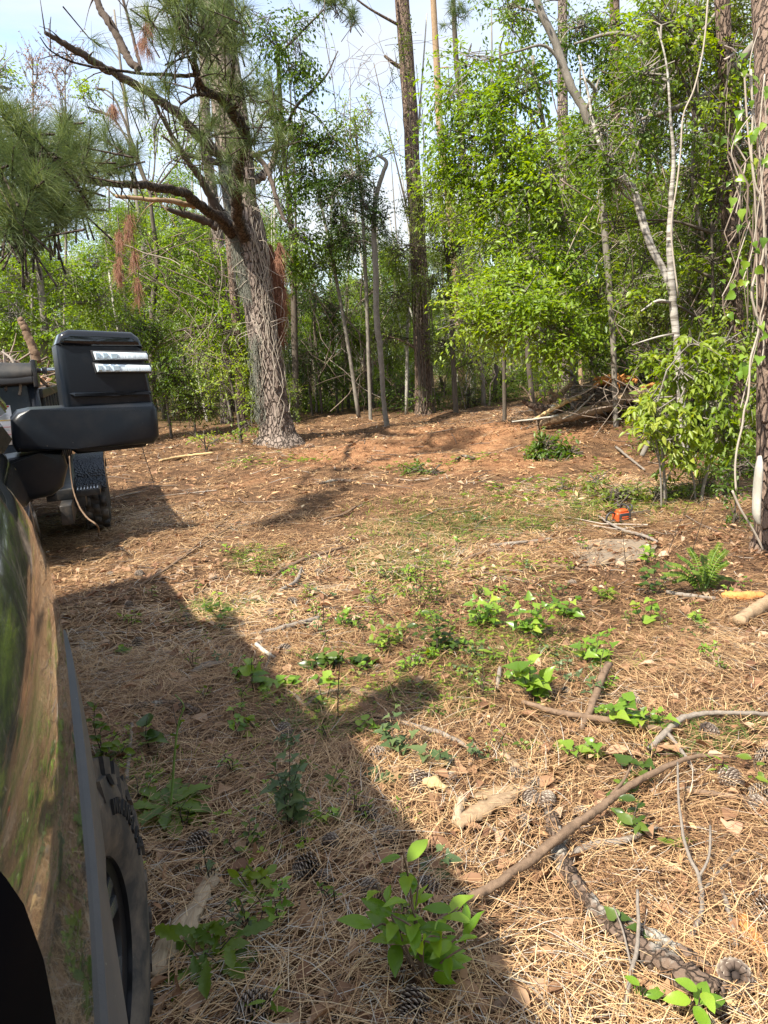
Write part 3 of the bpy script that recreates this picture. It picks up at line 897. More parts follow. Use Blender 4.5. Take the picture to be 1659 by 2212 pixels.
# pale vines climbing the big pine
vine = MB()
for k in range(20):
    u0 = 560 + rng.uniform(-18, 40); v0 = rng.uniform(700, 940)
    pts = []
    uu = 0
    vv_ = v0
    side = rng.uniform(-28, 28)
    while vv_ > rng.uniform(300, 520):
        cx = np.interp(vv_, [300, 430, 545, 620, 700, 790, 880, 950], [505, 520, 545, 556, 566, 580, 592, 600])
        hw = np.interp(vv_, [300, 545, 700, 950], [28, 35, 31, 38])
        side = np.clip(side + rng.normal(0, 9), -hw * 1.02, hw * 1.02)
        dep = math.sqrt(max(0, 1 - (side / (hw * 1.03)) ** 2)) * hw * Y0 / FPX
        pts.append(at(cx + side, vv_, Y0 - dep - .02))
        vv_ -= rng.uniform(18, 38)
    if len(pts) > 3:
        thin(vine, pts, np.linspace(.0075, .004, len(pts)), k=3, sides=5)
for k in range(30):     # loops that stand off the trunk
    v0 = rng.uniform(330, 720); cx = np.interp(v0, [300, 430, 545, 700, 950], [505, 520, 545, 566, 600])
    s0 = rng.choice([-1, 1])
    pts = [at(cx + s0 * 20, v0, Y0 - .33), at(cx + s0 * rng.uniform(34, 60), v0 + rng.uniform(-25, 25), Y0 - .35), at(cx + s0 * rng.uniform(30, 75), v0 + rng.uniform(10, 60), Y0 - .3)]
    thin(vine, pts, [.005, .004, .002], k=4, sides=4)
tag(vine.build('climbing_vine', B_vine), 'tangle of pale leafless vines climbing the big gnarled pine trunk', 'vine')
mb = MB()
for k in range(900):    # grey moss hanging on the left stem
    v0 = rng.uniform(330, 640) if k % 4 else rng.uniform(720, 900)
    cx = np.interp(v0, [300, 430, 545, 700, 950], [485, 492, 512, 545, 560]) + rng.normal(0, 7)
    thin(mb, [at(cx, v0, Y0 - .28), at(cx + rng.normal(0, 3), v0 + 10, Y0 - .33), at(cx + rng.normal(0, 5), v0 + 24, Y0 - .33)], [.005, .004, .002], k=1, sides=3, rnd=rng.random())
tag(mb.build('spanish_moss', M_moss), 'grey moss hanging down the left side of the big gnarled pine', 'moss', kind='stuff')

# ---------------------------------------------------------------- other tall pines
def pole_tree(name, lst, mat, label, sides=14, group=None, cat='tree', rough=.06, stubs=3, crown=None):
    P, R_ = trunk_path(lst)
    P, R_ = sink(P, R_)
    t_ = empty(name, P[0] + np.array([0, 0, .12]), label, cat, group)
    mb = MB()
    tube(mb, P, R_, sides=sides, k=6, rough=rough)
    for _ in range(stubs):
        k = rng.integers(2, len(P)); d = norm(rng.normal(0, 1, 3) * [1, .6, .35]); l_ = rng.uniform(.3, 1.2)
        thin(mb, [P[k], P[k] + d * l_ * .5 + [0, 0, .06], P[k] + d * l_], [R_[k] * .25, R_[k] * .16, .006], k=3, sides=5)
    mb.build('trunk', mat, t_)
    return t_, P, R_
yc = float(G(918, 892)[1])
cpine, cP, cR = pole_tree('pine_tree', [(918, 892, yc, 48), (916, 860, yc, 38), (912, 760, yc, 34), (906, 640, yc, 32), (902, 500, yc, 31), (894, 400, yc, 30), (888, 280, yc, 29), (880, 150, yc, 29), (868, 0, yc, 27), (850, -300, yc, 23), (830, -800, yc, 12)], B_pine2,
                          'tall straight brown-barked pine standing alone in the middle against the sky', 24, stubs=2)
for P_ in ([(880, 150, yc, 10), (855, 140, yc, 8), (830, 120, yc - .1, 5)], [(872, 60, yc, 6), (800, 20, yc - .3, 4), (760, -10, yc - .4, 3)]):
    mb = MB(); P, R_ = trunk_path(P_); tube(mb, P, R_, sides=6); mb.build('limb', B_pine2, cpine)
mb = MB()
for k in range(10):   # thin stems running up beside it
    v0 = rng.uniform(860, 890); s0 = rng.uniform(-26, 22)
    pts = [at(918 + s0 + rng.normal(0, 3) + (q - 890) * -.0 - (890 - q) * .045, q, yc - .35) for q in np.linspace(v0, rng.uniform(100, 500), 9)]
    thin(mb, pts, np.linspace(.018, .008, 9), k=2, sides=5)
tag(mb.build('climbing_vine', B_darkgrey), 'thin dark vines running up the tall middle pine', 'vine')
mb, mw = MB(), MB()
blobs(mb, mw, [(872, 120, 14, 60, yc - .5, 26, .25), (880, 60, 12, 30, yc - .5, 10, .25), (850, 180, 14, 30, yc - .5, 10, .3), (884, 200, 10, 60, yc - .4, 12, .2), (900, 420, 22, 50, yc - .5, 30, .45), (895, 520, 20, 40, yc - .5, 20, .4)], .06, tw=.3, nl=7)
o = mb.build('leafy_vine', M_leaf_olive); tag(o, 'sparse leafy vine clinging to the upper trunk of the tall middle pine', 'vine'); tag(mw.build('stem', B_darkgrey, o), kind='stuff')

far_pines = [([(1000, 880, 26, 16), (985, 600, 26, 15), (965, 400, 26, 14), (950, 280, 26, 14), (944, 150, 26, 13), (936, 0, 26, 11), (925, -300, 26, 8)], 'slim pine with an orange scraped trunk right of the middle pine', B_wood),
             ([(1022, 870, 30, 12), (1010, 500, 30, 12), (995, 250, 30, 11), (985, 120, 30, 10), (980, 20, 30, 9), (975, -200, 30, 6)], 'thin dark pine behind the orange scraped one, tufted at the top', B_darkgrey),
             ([(490, 900, 21, 28), (488, 760, 21, 26), (475, 560, 21, 24), (460, 430, 21, 22), (445, 300, 21, 20), (440, 100, 21, 18), (430, -200, 21, 12)], 'straight grey pine close behind the big gnarled one, to its left', B_pine),
             ([(520, 880, 19, 20), (515, 760, 19, 18), (505, 640, 19, 17), (495, 520, 19, 15), (490, 480, 19, 14)], 'narrow ruddy trunk just left of the big gnarled pine base', B_pine2),
             ([(1225, 800, 22, 22), (1222, 600, 22, 22), (1220, 400, 22, 22), (1215, 200, 22, 20), (1215, 0, 22, 18), (1213, -200, 22, 15)], 'tall grey trunk rising behind the bright green foliage', B_pine),
             ([(1345, 870, 17, 26), (1340, 700, 17, 26), (1335, 500, 17, 24), (1330, 300, 17, 22), (1328, 100, 17, 20), (1325, -200, 17, 16)], 'dark ruddy pine trunk behind the pile of fallen logs', B_pine2),
             ([(1148, 850, 18, 12), (1140, 760, 18, 11), (1135, 640, 18, 10)], 'dark thin trunk just left of the forked fallen logs', B_darkgrey),
             ([(1256, 860, 20, 10), (1253, 770, 20, 9), (1250, 700, 20, 9)], 'short pinkish stem behind the fallen logs', B_wood),
             ([(1600, 930, 9.5, 37), (1590, 760, 9.5, 36), (1580, 560, 9.5, 35), (1575, 420, 9.5, 32), (1570, 200, 9.5, 30), (1560, 0, 9.5, 27), (1550, -300, 9.5, 24)], 'shaded pine trunk half hidden in vines near the right edge', B_pine2)]
TALL = []
for lst, lab, mt_ in far_pines:
    t_, P, R_ = pole_tree('pine_tree' if 'pine' in lab else 'tree', [(u, v, y, wp) for u, v, y, wp in lst], mt_, lab, 14)
    TALL.append((t_, P, R_))
# needle tufts high on the two thin pines
mb, mw = MB(), MB()
needle_mass(mb, mw, [(985, 20, 28, 18, 29, 10), (975, 40, 30, 14, 29, 6), (1000, -10, 30, 20, 29, 8)], ln=.3, wd=.010, per=30, tone=.3)
tag(mb.build('needles', M_needle, TALL[1][0]), kind='stuff'); mw.build('shoots', B_limb, TALL[1][0])
mb, mw = MB(), MB()
needle_mass(mb, mw, [(735, 5, 40, 12, 18, 12), (760, 35, 10, 22, 18, 8), (700, -10, 40, 15, 18, 8)], ln=.22, wd=.007, per=34, tone=.3)
o = mb.build('pine_branch', M_needle); tag(o, 'drooping pine branch tip entering the sky at the top middle', 'branch')
thin(mw, [at(830, -60, 19), at(770, -10, 18.2), at(735, 5, 18), at(757, 30, 18), at(748, 60, 18)], [.03, .02, .014, .010, .005], k=3); mw.build('twig', B_limb, o)

# right-edge pine (near, base in view) and its vine
yr = float(G(1650, 1190)[1])
epine, eP, eR = pole_tree('pine_tree', [(1660, 1195, yr, 84), (1662, 1150, yr, 66), (1664, 1050, yr, 60), (1666, 900, yr, 58), (1668, 760, yr, 58), (1672, 500, yr, 60), (1672, 260, yr + .4, 66), (1668, 100, yr + .7, 66), (1662, -60, yr + 1, 64), (1650, -500, yr + 1.5, 50)], B_pine2,
                          'near pine trunk at the right edge, scaly, a pale scar at its foot', 28, rough=.05, stubs=0)
mb = MB()
P = [at(1641, 985, yr - .24), at(1640, 1010, yr - .26), at(1636, 1060, yr - .26), at(1634, 1110, yr - .28), at(1640, 1135, yr - .28)]
tube(mb, P, [.02, .045, .05, .045, .02], sides=10, flat=.5, rough=.08); tag(mb.build('bark_scar', B_pale, epine), 'pale bare strip')

# ---------------------------------------------------------------- named broadleaf trees and foliage masses
def leafy(name, label, trunk, bl, mat, bark, leaf=.08, wid=.5, tw=.45, nl=9, droop=.35, dens=1.0, extra=None, cat='tree', group=None, sides=10, shape=4, sink_=True, rough=.05, rsc=1.0, depth=1.0):
    P, R_ = trunk_path(trunk)
    if sink_: P, R_ = sink(P, R_)
    t_ = empty(name, P[0] + (np.array([0, 0, .12]) if sink_ else 0), label, cat, group)
    mb = MB()
    tube(mb, P, R_, sides=sides, k=6, rough=rough, wob=.05)
    src = list(smooth_path(P, R_, 3)[0][2:])
    for br in (extra or []):
        Pb, Rb = trunk_path(br)
        tube(mb, Pb, Rb, sides=8, k=5, rough=rough)
        src += list(Pb[1:])
    mb.build('trunk', bark, t_)
    ml, mw = MB(), MB()
    blobs(ml, mw, bl, leaf, wid, tw, nl, droop, dens * (2.7 if mat is not M_leaf_yellow else 1.25), link_from=src, shape=shape, rsc=rsc, depth=depth)
    tag(ml.build('crown', mat, t_), kind='stuff')
    if mw.n: tag(mw.build('branches', B_grey if bark is B_birch else bark, t_), kind='stuff')
    return t_

# the smooth-barked tree with the curved arm, right of centre
leafy('smooth_barked_tree', 'slim tree with banded pale bark and one thick curved arm leaning left', [(1480, 1012, 9.1, 20.5), (1477, 960, 9.1, 19.0), (1470, 840, 9.05, 16.1), (1462, 740, 9.0, 14.6), (1456, 680, 9.0, 16.1), (1450, 600, 8.95, 14.6), (1447, 520, 8.9, 13.2), (1450, 430, 8.9, 10.2), (1455, 340, 8.85, 7.3), (1448, 250, 8.8, 5.2), (1440, 140, 8.8, 3.6), (1420, 60, 8.8, 2.9)],
      [(1440, 60, 60, 40, 9.2, 30, .45), (1400, 160, 50, 40, 9.0, 24, .4), (1480, 300, 40, 40, 9.2, 16, .4), (1310, 330, 36, 30, 8.9, 22, .5), (1340, 400, 30, 24, 8.8, 10, .5), (1290, 280, 50, 40, 9.2, 26, .45), (1370, 280, 40, 40, 9.4, 16, .4)], M_leaf_mid, B_birch, .065, tw=.35,
      extra=[[(1452, 640, 9.0, 12.4), (1436, 590, 9.0, 14.6), (1410, 540, 9.0, 15.3), (1392, 490, 9.0, 16.1), (1378, 440, 9.0, 16.1), (1368, 410, 9.0, 15.3), (1345, 380, 9.0, 14.6), (1318, 345, 9.05, 13.2), (1295, 310, 9.1, 9.5), (1280, 260, 9.15, 6.5), (1270, 200, 9.2, 4.4), (1250, 120, 9.3, 2.9)],
             [(1455, 655, 9.0, 6.5), (1420, 650, 8.9, 5.8), (1385, 672, 8.8, 2.9)], [(1462, 720, 9, 5.2), (1420, 728, 8.9, 3.6), (1366, 745, 8.8, 2.9)]], sides=18, rough=.03)
leafy('leaning_tree', 'pale slanting stem crossing the bright foliage towards the upper left', [(1330, 900, 12, 11), (1322, 700, 12, 12), (1306, 500, 12, 14), (1290, 330, 12, 15), (1262, 240, 12, 16), (1235, 190, 12, 16), (1220, 150, 12, 15), (1195, 80, 12, 15), (1170, 30, 12, 14), (1150, -30, 12, 12), (1130, -150, 12, 8)],
      [(1100, 20, 60, 50, 12.3, 30, .5), (1250, 60, 80, 60, 12.4, 50, .45), (1330, 130, 60, 60, 12.4, 36, .4)], M_leaf_mid, B_grey, .07, tw=.35,
      extra=[[(1262, 240, 12, 7), (1285, 200, 11.8, 7), (1270, 175, 11.7, 6), (1255, 170, 11.6, 4)], [(1225, 160, 12, 6), (1180, 100, 11.9, 6), (1120, 110, 11.8, 4), (1080, 120, 11.7, 3)]])
# the bright lime-green tree filling the middle right
ymid = 13.0
leafy('bright_green_tree', 'large bright lime-green leafy tree spreading left over the clearing edge', [(1240, 860, 14.2, 15), (1235, 700, 14.2, 14), (1228, 560, 14, 13), (1200, 400, 13.8, 12), (1170, 250, 13.6, 9), (1150, 120, 13.5, 6)],
      [(1050, 250, 60, 60, 13, 50, .45), (990, 200, 45, 50, 13.2, 24, .4), (960, 300, 40, 50, 13.4, 28, .4), (1010, 340, 60, 50, 13.2, 46, .5), (1090, 330, 60, 50, 12.8, 48, .6), (1140, 300, 50, 45, 12.6, 36, .65),
       (1060, 430, 70, 50, 13.2, 54, .55), (1130, 430, 60, 50, 12.6, 44, .7), (1180, 380, 55, 40, 12.2, 34, .55), (1210, 470, 60, 40, 12.6, 36, .45), (1090, 530, 60, 40, 13, 42, .6), (1150, 560, 70, 40, 12.6, 52, .55),
       (1230, 560, 60, 40, 12.4, 40, .45), (1100, 620, 80, 36, 12.4, 64, .68), (1040, 660, 60, 30, 12.6, 34, .7), (1170, 650, 80, 40, 12.0, 58, .55), (1120, 700, 70, 36, 12.2, 52, .7), (1220, 700, 60, 40, 12.0, 40, .45),
       (1000, 700, 50, 24, 12.8, 20, .75), (1180, 740, 50, 30, 12.0, 26, .6), (1030, 130, 50, 50, 13.4, 26, .35), (1070, 190, 50, 50, 13.2, 26, .4), (960, 400, 40, 40, 13.6, 24, .6), (1130, 180, 60, 50, 13, 26, .4)],
      M_leaf_bright, B_grey, .098, wid=.46, tw=.55, nl=9, droop=.32, dens=.92, sides=10, depth=1.35)
# right-hand dense growth
leafy('vine_choked_tree', 'tall tree choked with small-leaved vines left of the right-edge pine', [(1510, 900, 10.6, 16), (1515, 700, 10.6, 15), (1510, 500, 10.6, 14), (1500, 300, 10.6, 12), (1505, 100, 10.6, 10), (1500, -100, 10.6, 8)],
      [(1500, 40, 80, 60, 10.5, 70, .55), (1580, 60, 60, 70, 10.6, 56, .5), (1420, 100, 70, 60, 10.9, 50, .5), (1560, 180, 60, 60, 10.4, 54, .45), (1470, 230, 60, 60, 10.9, 44, .45), (1560, 320, 60, 70, 10.2, 60, .4),
       (1500, 400, 60, 60, 10.6, 50, .4), (1580, 450, 50, 60, 10.2, 44, .35), (1520, 520, 60, 60, 10.5, 50, .35), (1580, 600, 50, 60, 10.2, 46, .4), (1500, 640, 50, 60, 10.6, 44, .35), (1400, 620, 50, 50, 11.2, 40, .45),
       (1380, 540, 50, 40, 11.4, 34, .45), (1420, 700, 60, 40, 11.2, 40, .4), (1540, 740, 60, 40, 10.5, 40, .35), (1360, 230, 50, 60, 11.4, 34, .45), (1400, 330, 50, 50, 11.4, 30, .4), (1620, 250, 30, 80, 10, 24, .45), (1630, 560, 30, 80, 9.8, 26, .35)],
      M_leaf_olive, B_grey, .072, wid=.44, tw=.38, nl=10, droop=.4,
      extra=[[(1660, 60, 9.5, 14), (1600, 130, 9.6, 16), (1560, 185, 9.7, 17), (1510, 215, 9.8, 15), (1440, 240, 9.9, 10), (1380, 260, 10, 6)], [(1545, 200, 9.7, 11), (1515, 240, 9.75, 10), (1500, 280, 9.8, 8), (1498, 400, 9.9, 7), (1520, 520, 10, 6)],
             [(1620, 165, 9.5, 8), (1580, 160, 9.6, 7), (1540, 175, 9.6, 6)], [(1440, 140, 10.2, 9), (1380, 85, 10.3, 9), (1320, 72, 10.4, 7), (1240, 95, 10.6, 4)], [(1450, 260, 10.0, 8), (1400, 240, 10.0, 7), (1340, 235, 10.0, 4)],
             [(1590, -20, 9.9, 8), (1530, 50, 9.9, 7), (1480, 130, 9.9, 6), (1430, 200, 9.9, 5), (1370, 330, 9.9, 5), (1340, 420, 9.9, 4)]])
# dark mass behind, right
leafy('leafy_tree', 'mid-green tree standing in the shade behind the log pile', [(1400, 880, 15, 18), (1395, 700, 15, 16), (1400, 500, 15, 14), (1405, 300, 15, 10)],
      [(1390, 470, 70, 60, 14.8, 50, .35), (1310, 520, 50, 50, 14.6, 36, .4), (1330, 620, 60, 50, 14.4, 46, .4), (1280, 760, 60, 36, 14.6, 34, .55), (1430, 560, 70, 60, 14.6, 50, .3), (1440, 760, 80, 50, 14.2, 60, .35), (1340, 740, 50, 40, 14.4, 34, .45),
       (1530, 820, 80, 50, 13, 56, .35), (1600, 760, 60, 60, 12, 44, .3), (1380, 820, 60, 40, 14, 36, .35), (1300, 400, 50, 60, 14.6, 26, .45), (1600, 900, 60, 50, 11, 44, .3)], M_leaf_mid, B_darkgrey, .085, tw=.42, nl=9)
leafy('bushy_tree', 'dark evergreen bushy tree with a pale crooked trunk left of the middle pine', [(835, 915, 17.0, 12), (828, 860, 17, 10), (822, 760, 17, 12), (814, 700, 17, 13), (812, 600, 17, 12), (808, 500, 17, 11), (812, 430, 17, 10), (825, 380, 17, 9), (835, 350, 17, 8), (815, 335, 17, 5)],
      [(760, 380, 50, 40, 17, 62, .25), (720, 420, 30, 40, 17.2, 34, .25), (790, 440, 40, 40, 17, 44, .3), (740, 480, 40, 30, 17.2, 36, .3), (690, 440, 12, 30, 17.2, 10, .3), (830, 470, 26, 40, 17.2, 22, .35), (770, 520, 30, 30, 17.2, 26, .3)],
      M_leaf_dark, B_grey, .075, tw=.35, nl=9, rough=.12)
leafy('young_tree', 'fresh green young tree topping the dark evergreen against the sky', [(800, 880, 19, 8), (790, 600, 19, 8), (780, 400, 19, 7), (770, 300, 19, 5), (765, 240, 19, 3)],
      [(760, 300, 40, 40, 19, 24, .5), (790, 260, 30, 30, 19, 10, .5), (740, 250, 20, 24, 19, 8, .5), (800, 340, 34, 30, 19, 16, .5), (745, 340, 30, 26, 19, 14, .5), (850, 330, 24, 40, 19, 7, .55), (800, 235, 12, 16, 19, 3, .5)], M_leaf_bright, B_grey, .085, tw=.45, nl=8, droop=.5)
leafy('leafy_tree', 'broad green tree behind the big pine reaching over the gap of sky', [(640, 890, 20, 14), (636, 700, 20, 14), (630, 500, 20, 12), (610, 300, 19, 10), (600, 100, 18, 8)],
      [(640, 300, 45, 36, 18, 40, .35), (680, 330, 40, 36, 17.8, 38, .35), (600, 260, 30, 40, 18.2, 26, .4), (720, 310, 26, 26, 17.6, 14, .45), (650, 380, 40, 30, 18, 32, .3), (690, 390, 24, 22, 18, 12, .3), (610, 440, 36, 36, 18.4, 26, .35),
       (640, 520, 60, 36, 18.6, 50, .45), (590, 90, 40, 40, 17.5, 26, .25), (640, 100, 30, 40, 17.4, 18, .25), (630, 160, 36, 30, 17.4, 20, .25), (672, 190, 14, 30, 17.3, 5, .25), (650, 45, 40, 26, 17.5, 9, .3), (560, 40, 40, 30, 17.8, 14, .3), (720, 530, 50, 40, 19, 38, .45),
       (690, 570, 70, 36, 19.6, 50, .5), (610, 560, 30, 50, 19, 24, .5), (575, 190, 30, 40, 17.8, 14, .3)], M_leaf_mid, B_darkgrey, .10, tw=.5, nl=8, droop=.55,
      extra=[[(610, 300, 19, 8), (640, 230, 18, 6), (700, 170, 17.5, 4), (730, 110, 17.5, 2)], [(600, 120, 18, 6), (640, 80, 17.6, 5), (700, 20, 17.4, 3)]])
leafy('olive_tree', 'olive-green small-leaved tree wrapped round the foot of the middle pine', [(985, 895, 18.6, 12), (980, 800, 18.6, 11), (975, 650, 18.6, 10), (960, 500, 18.6, 9), (950, 400, 18.6, 7)],
      [(940, 470, 50, 50, 18.2, 60, .5), (980, 540, 50, 50, 18.4, 60, .45), (860, 540, 50, 60, 19, 60, .45), (930, 610, 50, 40, 18.4, 50, .45), (985, 640, 40, 50, 18.6, 44, .4), (860, 640, 50, 50, 19.2, 56, .35), (960, 740, 60, 50, 18.8, 60, .4), (1030, 780, 50, 50, 19, 44, .35), (880, 420, 30, 40, 19.2, 24, .5), (940, 400, 40, 40, 18.6, 34, .6), (840, 730, 50, 50, 19.6, 50, .3)],
      M_leaf_olive, B_darkgrey, .06, tw=.35, nl=10, droop=.2)
# left background
leafy('leafy_tree', 'bright green tree filling the gap under the pine limb at the left', [(330, 900, 20, 14), (328, 760, 20, 13), (332, 640, 20, 12), (340, 560, 20, 10), (330, 480, 20, 8), (325, 420, 20, 6)],
      [(380, 600, 70, 50, 20, 60, .5), (440, 560, 60, 40, 20, 48, .6), (330, 540, 60, 40, 20.4, 40, .5), (400, 520, 50, 30, 20, 28, .55), (440, 640, 50, 40, 19.6, 38, .5), (360, 680, 60, 40, 19.6, 40, .5), (420, 720, 60, 40, 19, 44, .6), (480, 700, 40, 60, 18.6, 34, .5), (380, 340, 50, 60, 20.6, 22, .45),
       (410, 280, 40, 40, 20.6, 12, .5), (330, 260, 30, 40, 20.8, 12, .5), (190, 230, 26, 40, 21, 14, .7), (210, 190, 16, 20, 21, 5, .7), (370, 410, 50, 50, 20.6, 20, .45)], M_leaf_bright, B_darkgrey, .095, tw=.48, nl=8, droop=.4)
leafy('leafy_tree', 'green tree low behind the trailer load at the far left', [(90, 900, 16, 16), (95, 700, 16, 15), (80, 560, 16, 13), (60, 430, 16, 9)],
      [(60, 600, 70, 60, 16, 56, .5), (140, 620, 60, 60, 16.4, 48, .55), (30, 680, 60, 50, 15.8, 44, .45), (120, 710, 60, 40, 16, 44, .5), (220, 650, 50, 60, 17, 40, .55), (50, 540, 60, 40, 16, 34, .6), (210, 580, 50, 40, 17, 30, .5), (-40, 620, 60, 80, 15.6, 40, .4), (260, 720, 50, 50, 17.4, 36, .5), (20, 740, 60, 30, 15.8, 24, .5), (10, 160, 20, 40, 19, 10, .6), (20, 190, 20, 20, 19, 6, .6)],
      M_leaf_bright, B_grey, .085, tw=.45, nl=8, droop=.4)
# undergrowth bush at the foot of the big pine
leafy('leafy_bush', 'loose green bush at the left foot of the big gnarled pine', [(520, 950, 14.6, 8), (515, 900, 14.6, 7), (500, 830, 14.6, 5), (480, 760, 14.6, 3)],
      [(500, 780, 50, 40, 14.6, 44, .65), (470, 830, 40, 36, 14.6, 32, .6), (520, 870, 40, 40, 14.6, 32, .6), (530, 920, 34, 26, 14.4, 24, .6), (540, 820, 30, 50, 14.5, 30, .55), (440, 770, 30, 40, 14.8, 18, .6), (500, 720, 40, 30, 14.8, 16, .6)],
      M_leaf_yellow, B_darkgrey, .07, tw=.34, nl=8, droop=.3, cat='bush')
leafy('low_seedling', 'small bright seedling sprouting on the straw left of the big pine', [(445, 975, 13.6, 3), (442, 955, 13.6, 3), (440, 930, 13.6, 2)],
      [(430, 945, 26, 10, 13.6, 10, .75), (470, 950, 18, 8, 13.6, 6, .75)], M_leaf_yellow, B_darkgrey, .07, tw=.2, nl=6, cat='seedling')
# shady tangles behind the mirror and along the wood's edge
edge = [(360, 800, 60, 60, 17.5, 'dark tangled bush behind the truck mirror'), (420, 870, 60, 40, 17.5, 'low dark bush right of the truck mirror'), (670, 760, 50, 80, 21, 'shady thicket just right of the big pine trunk'),
        (740, 820, 60, 60, 22, 'shady thicket in the gap between the two pale thin stems'), (800, 700, 60, 80, 22, 'brownish brush under the dark evergreen tree'), (870, 840, 50, 50, 20.6, 'green brush at the left foot of the middle pine'),
        (1010, 850, 50, 30, 21, 'low green brush right of the middle pine foot'), (1080, 800, 60, 50, 23, 'bright understorey clump seen under the lime-green tree'), (1190, 810, 60, 30, 21, 'fresh green brush behind the forked logs'),
        (1480, 900, 90, 50, 10.5, 'shaded brush behind the yellow-green shrub'), (1600, 1010, 60, 50, 8.4, 'shaded brush between the banded tree and the right-edge pine'), (620, 860, 30, 40, 19, 'small green bush right behind the big pine foot'),
        (680, 640, 60, 60, 21, 'mid-green thicket above the shady one beside the big pine'), (930, 860, 40, 20, 19.4, 'ferny clump at the right foot of the middle pine'),
        (120, 820, 80, 60, 15.4, 'green brush showing between the trailer load and the mirror'), (310, 700, 50, 60, 18, 'tall shrub above the mirror of the truck'),
        (720, 700, 70, 60, 21.6, 'fresh green foliage low between the big pine and the evergreen'), (840, 800, 40, 60, 23, 'bright green foliage behind the pale thin stems'),
        (660, 840, 50, 40, 24, 'fresh green brush far behind the big pine foot'), (780, 610, 60, 50, 22, 'bright foliage under the dark evergreen crown'), (1060, 860, 60, 24, 22, 'fresh green growth under the lime-green tree'),
        (560, 700, 40, 80, 20, 'bright leaves showing right behind the big pine trunk'), (1290, 700, 50, 60, 16, 'bright foliage behind the leaning stem'),
        (650, 700, 50, 60, 24, 'bright hazy thicket far behind the big pine, its right side'), (700, 860, 60, 30, 23, 'fresh low growth at the back of the clearing beside the big pine'), (790, 860, 50, 34, 24, 'low green brush behind the two pale thin stems'),
        (880, 760, 40, 60, 25, 'fresh green foliage far behind the middle pine, its left side'), (1090, 830, 60, 40, 26, 'bright low foliage far behind the lime-green tree'), (960, 840, 40, 40, 26, 'fresh green brush far behind the middle pine, its right side')]
for k, (u, v, ru, rv, y, lab) in enumerate(edge):
    mt_ = [M_leaf_mid, M_leaf_olive, M_leaf_dark, M_leaf_mid, M_leaf_olive][k % 5]
    if 'bright' in lab or 'fresh' in lab: mt_ = M_leaf_bright
    n = int(ru * rv / 52)
    leafy('brush_bush', lab, [(u, v + rv, y, 5), (u + 3, v, y, 4), (u, v - rv * .5, y, 2)],
          [(u, v, ru, rv, y, n, .35), (u - ru * .5, v + rv * .4, ru * .6, rv * .5, y, n // 3, .3), (u + ru * .5, v + rv * .4, ru * .6, rv * .5, y, n // 3, .4)],
          mt_, B_darkgrey, .07, tw=.42, nl=9, cat='bush', sides=6, droop=.25)

# yellow-green shrub in front of the banded tree
leafy('shrub', 'yellow-green glossy shrub on several thin stems before the banded tree', [(1440, 1130, 7.0, 9), (1436, 1050, 7.0, 7), (1430, 960, 7.0, 6), (1420, 880, 7.0, 4), (1440, 800, 7, 3)],
      [(1430, 880, 44, 40, 7.0, 34, .72), (1400, 930, 28, 36, 6.9, 20, .8), (1470, 800, 40, 36, 7.1, 22, .62), (1450, 950, 40, 30, 6.9, 22, .7), (1540, 880, 50, 40, 7.1, 36, .5), (1520, 800, 50, 36, 7.2, 26, .5), (1590, 820, 40, 50, 7.1, 24, .45),
       (1560, 940, 46, 30, 7.0, 28, .5), (1580, 740, 40, 26, 7.2, 14, .6), (1640, 850, 30, 60, 7, 18, .45), (1500, 740, 40, 24, 7.2, 10, .65), (1600, 930, 30, 26, 7, 12, .45), (1470, 1000, 30, 30, 7, 12, .55)],
      M_leaf_yellow, B_grey, .075, wid=.52, tw=.22, nl=7, droop=.55, shape=7, cat='shrub',
      extra=[[(1505, 1140, 7.1, 9), (1520, 1050, 7.1, 7), (1545, 960, 7.1, 6), (1575, 880, 7.1, 4), (1590, 780, 7.2, 2)], [(1500, 1140, 7.1, 7), (1500, 1050, 7.1, 5), (1480, 960, 7.1, 4), (1470, 860, 7.1, 3)],
             [(1545, 1110, 7.3, 10), (1560, 1070, 7.3, 8), (1580, 1010, 7.3, 6), (1590, 900, 7.3, 4)], [(1430, 1130, 6.9, 5), (1425, 1000, 6.9, 4), (1405, 900, 6.9, 3)]], rsc=.5)
leafy('shrub', 'sparse low shrub with drooping leaves at the foot of the yellow-green one', [(1395, 1120, 7.3, 4), (1385, 1080, 7.3, 3), (1370, 1050, 7.3, 2)],
      [(1350, 1070, 50, 24, 7.2, 26, .5), (1420, 1080, 44, 34, 7.1, 30, .45), (1470, 1090, 40, 40, 7.2, 28, .45), (1530, 1060, 44, 40, 7.4, 26, .4), (1290, 1040, 30, 14, 7.6, 9, .5), (1220, 1060, 30, 14, 8, 7, .5), (1560, 1120, 36, 20, 7, 12, .4), (1330, 1100, 40, 14, 6.8, 12, .6)],
      M_leaf_olive, B_darkgrey, .05, wid=.48, tw=.2, nl=7, cat='shrub', droop=.3, rsc=.4)
leafy('shrub', 'mid-green shrub leaning in beside the hanging white vine', [(1580, 1180, 6.1, 5), (1590, 1080, 6.1, 4), (1600, 1000, 6.1, 3)],
      [(1600, 1010, 26, 30, 6.1, 10, .4), (1570, 1060, 26, 30, 6.2, 9, .4), (1590, 1130, 30, 26, 6, 8, .45)], M_leaf_mid, B_darkgrey, .05, tw=.16, nl=6, cat='shrub', rsc=.4)

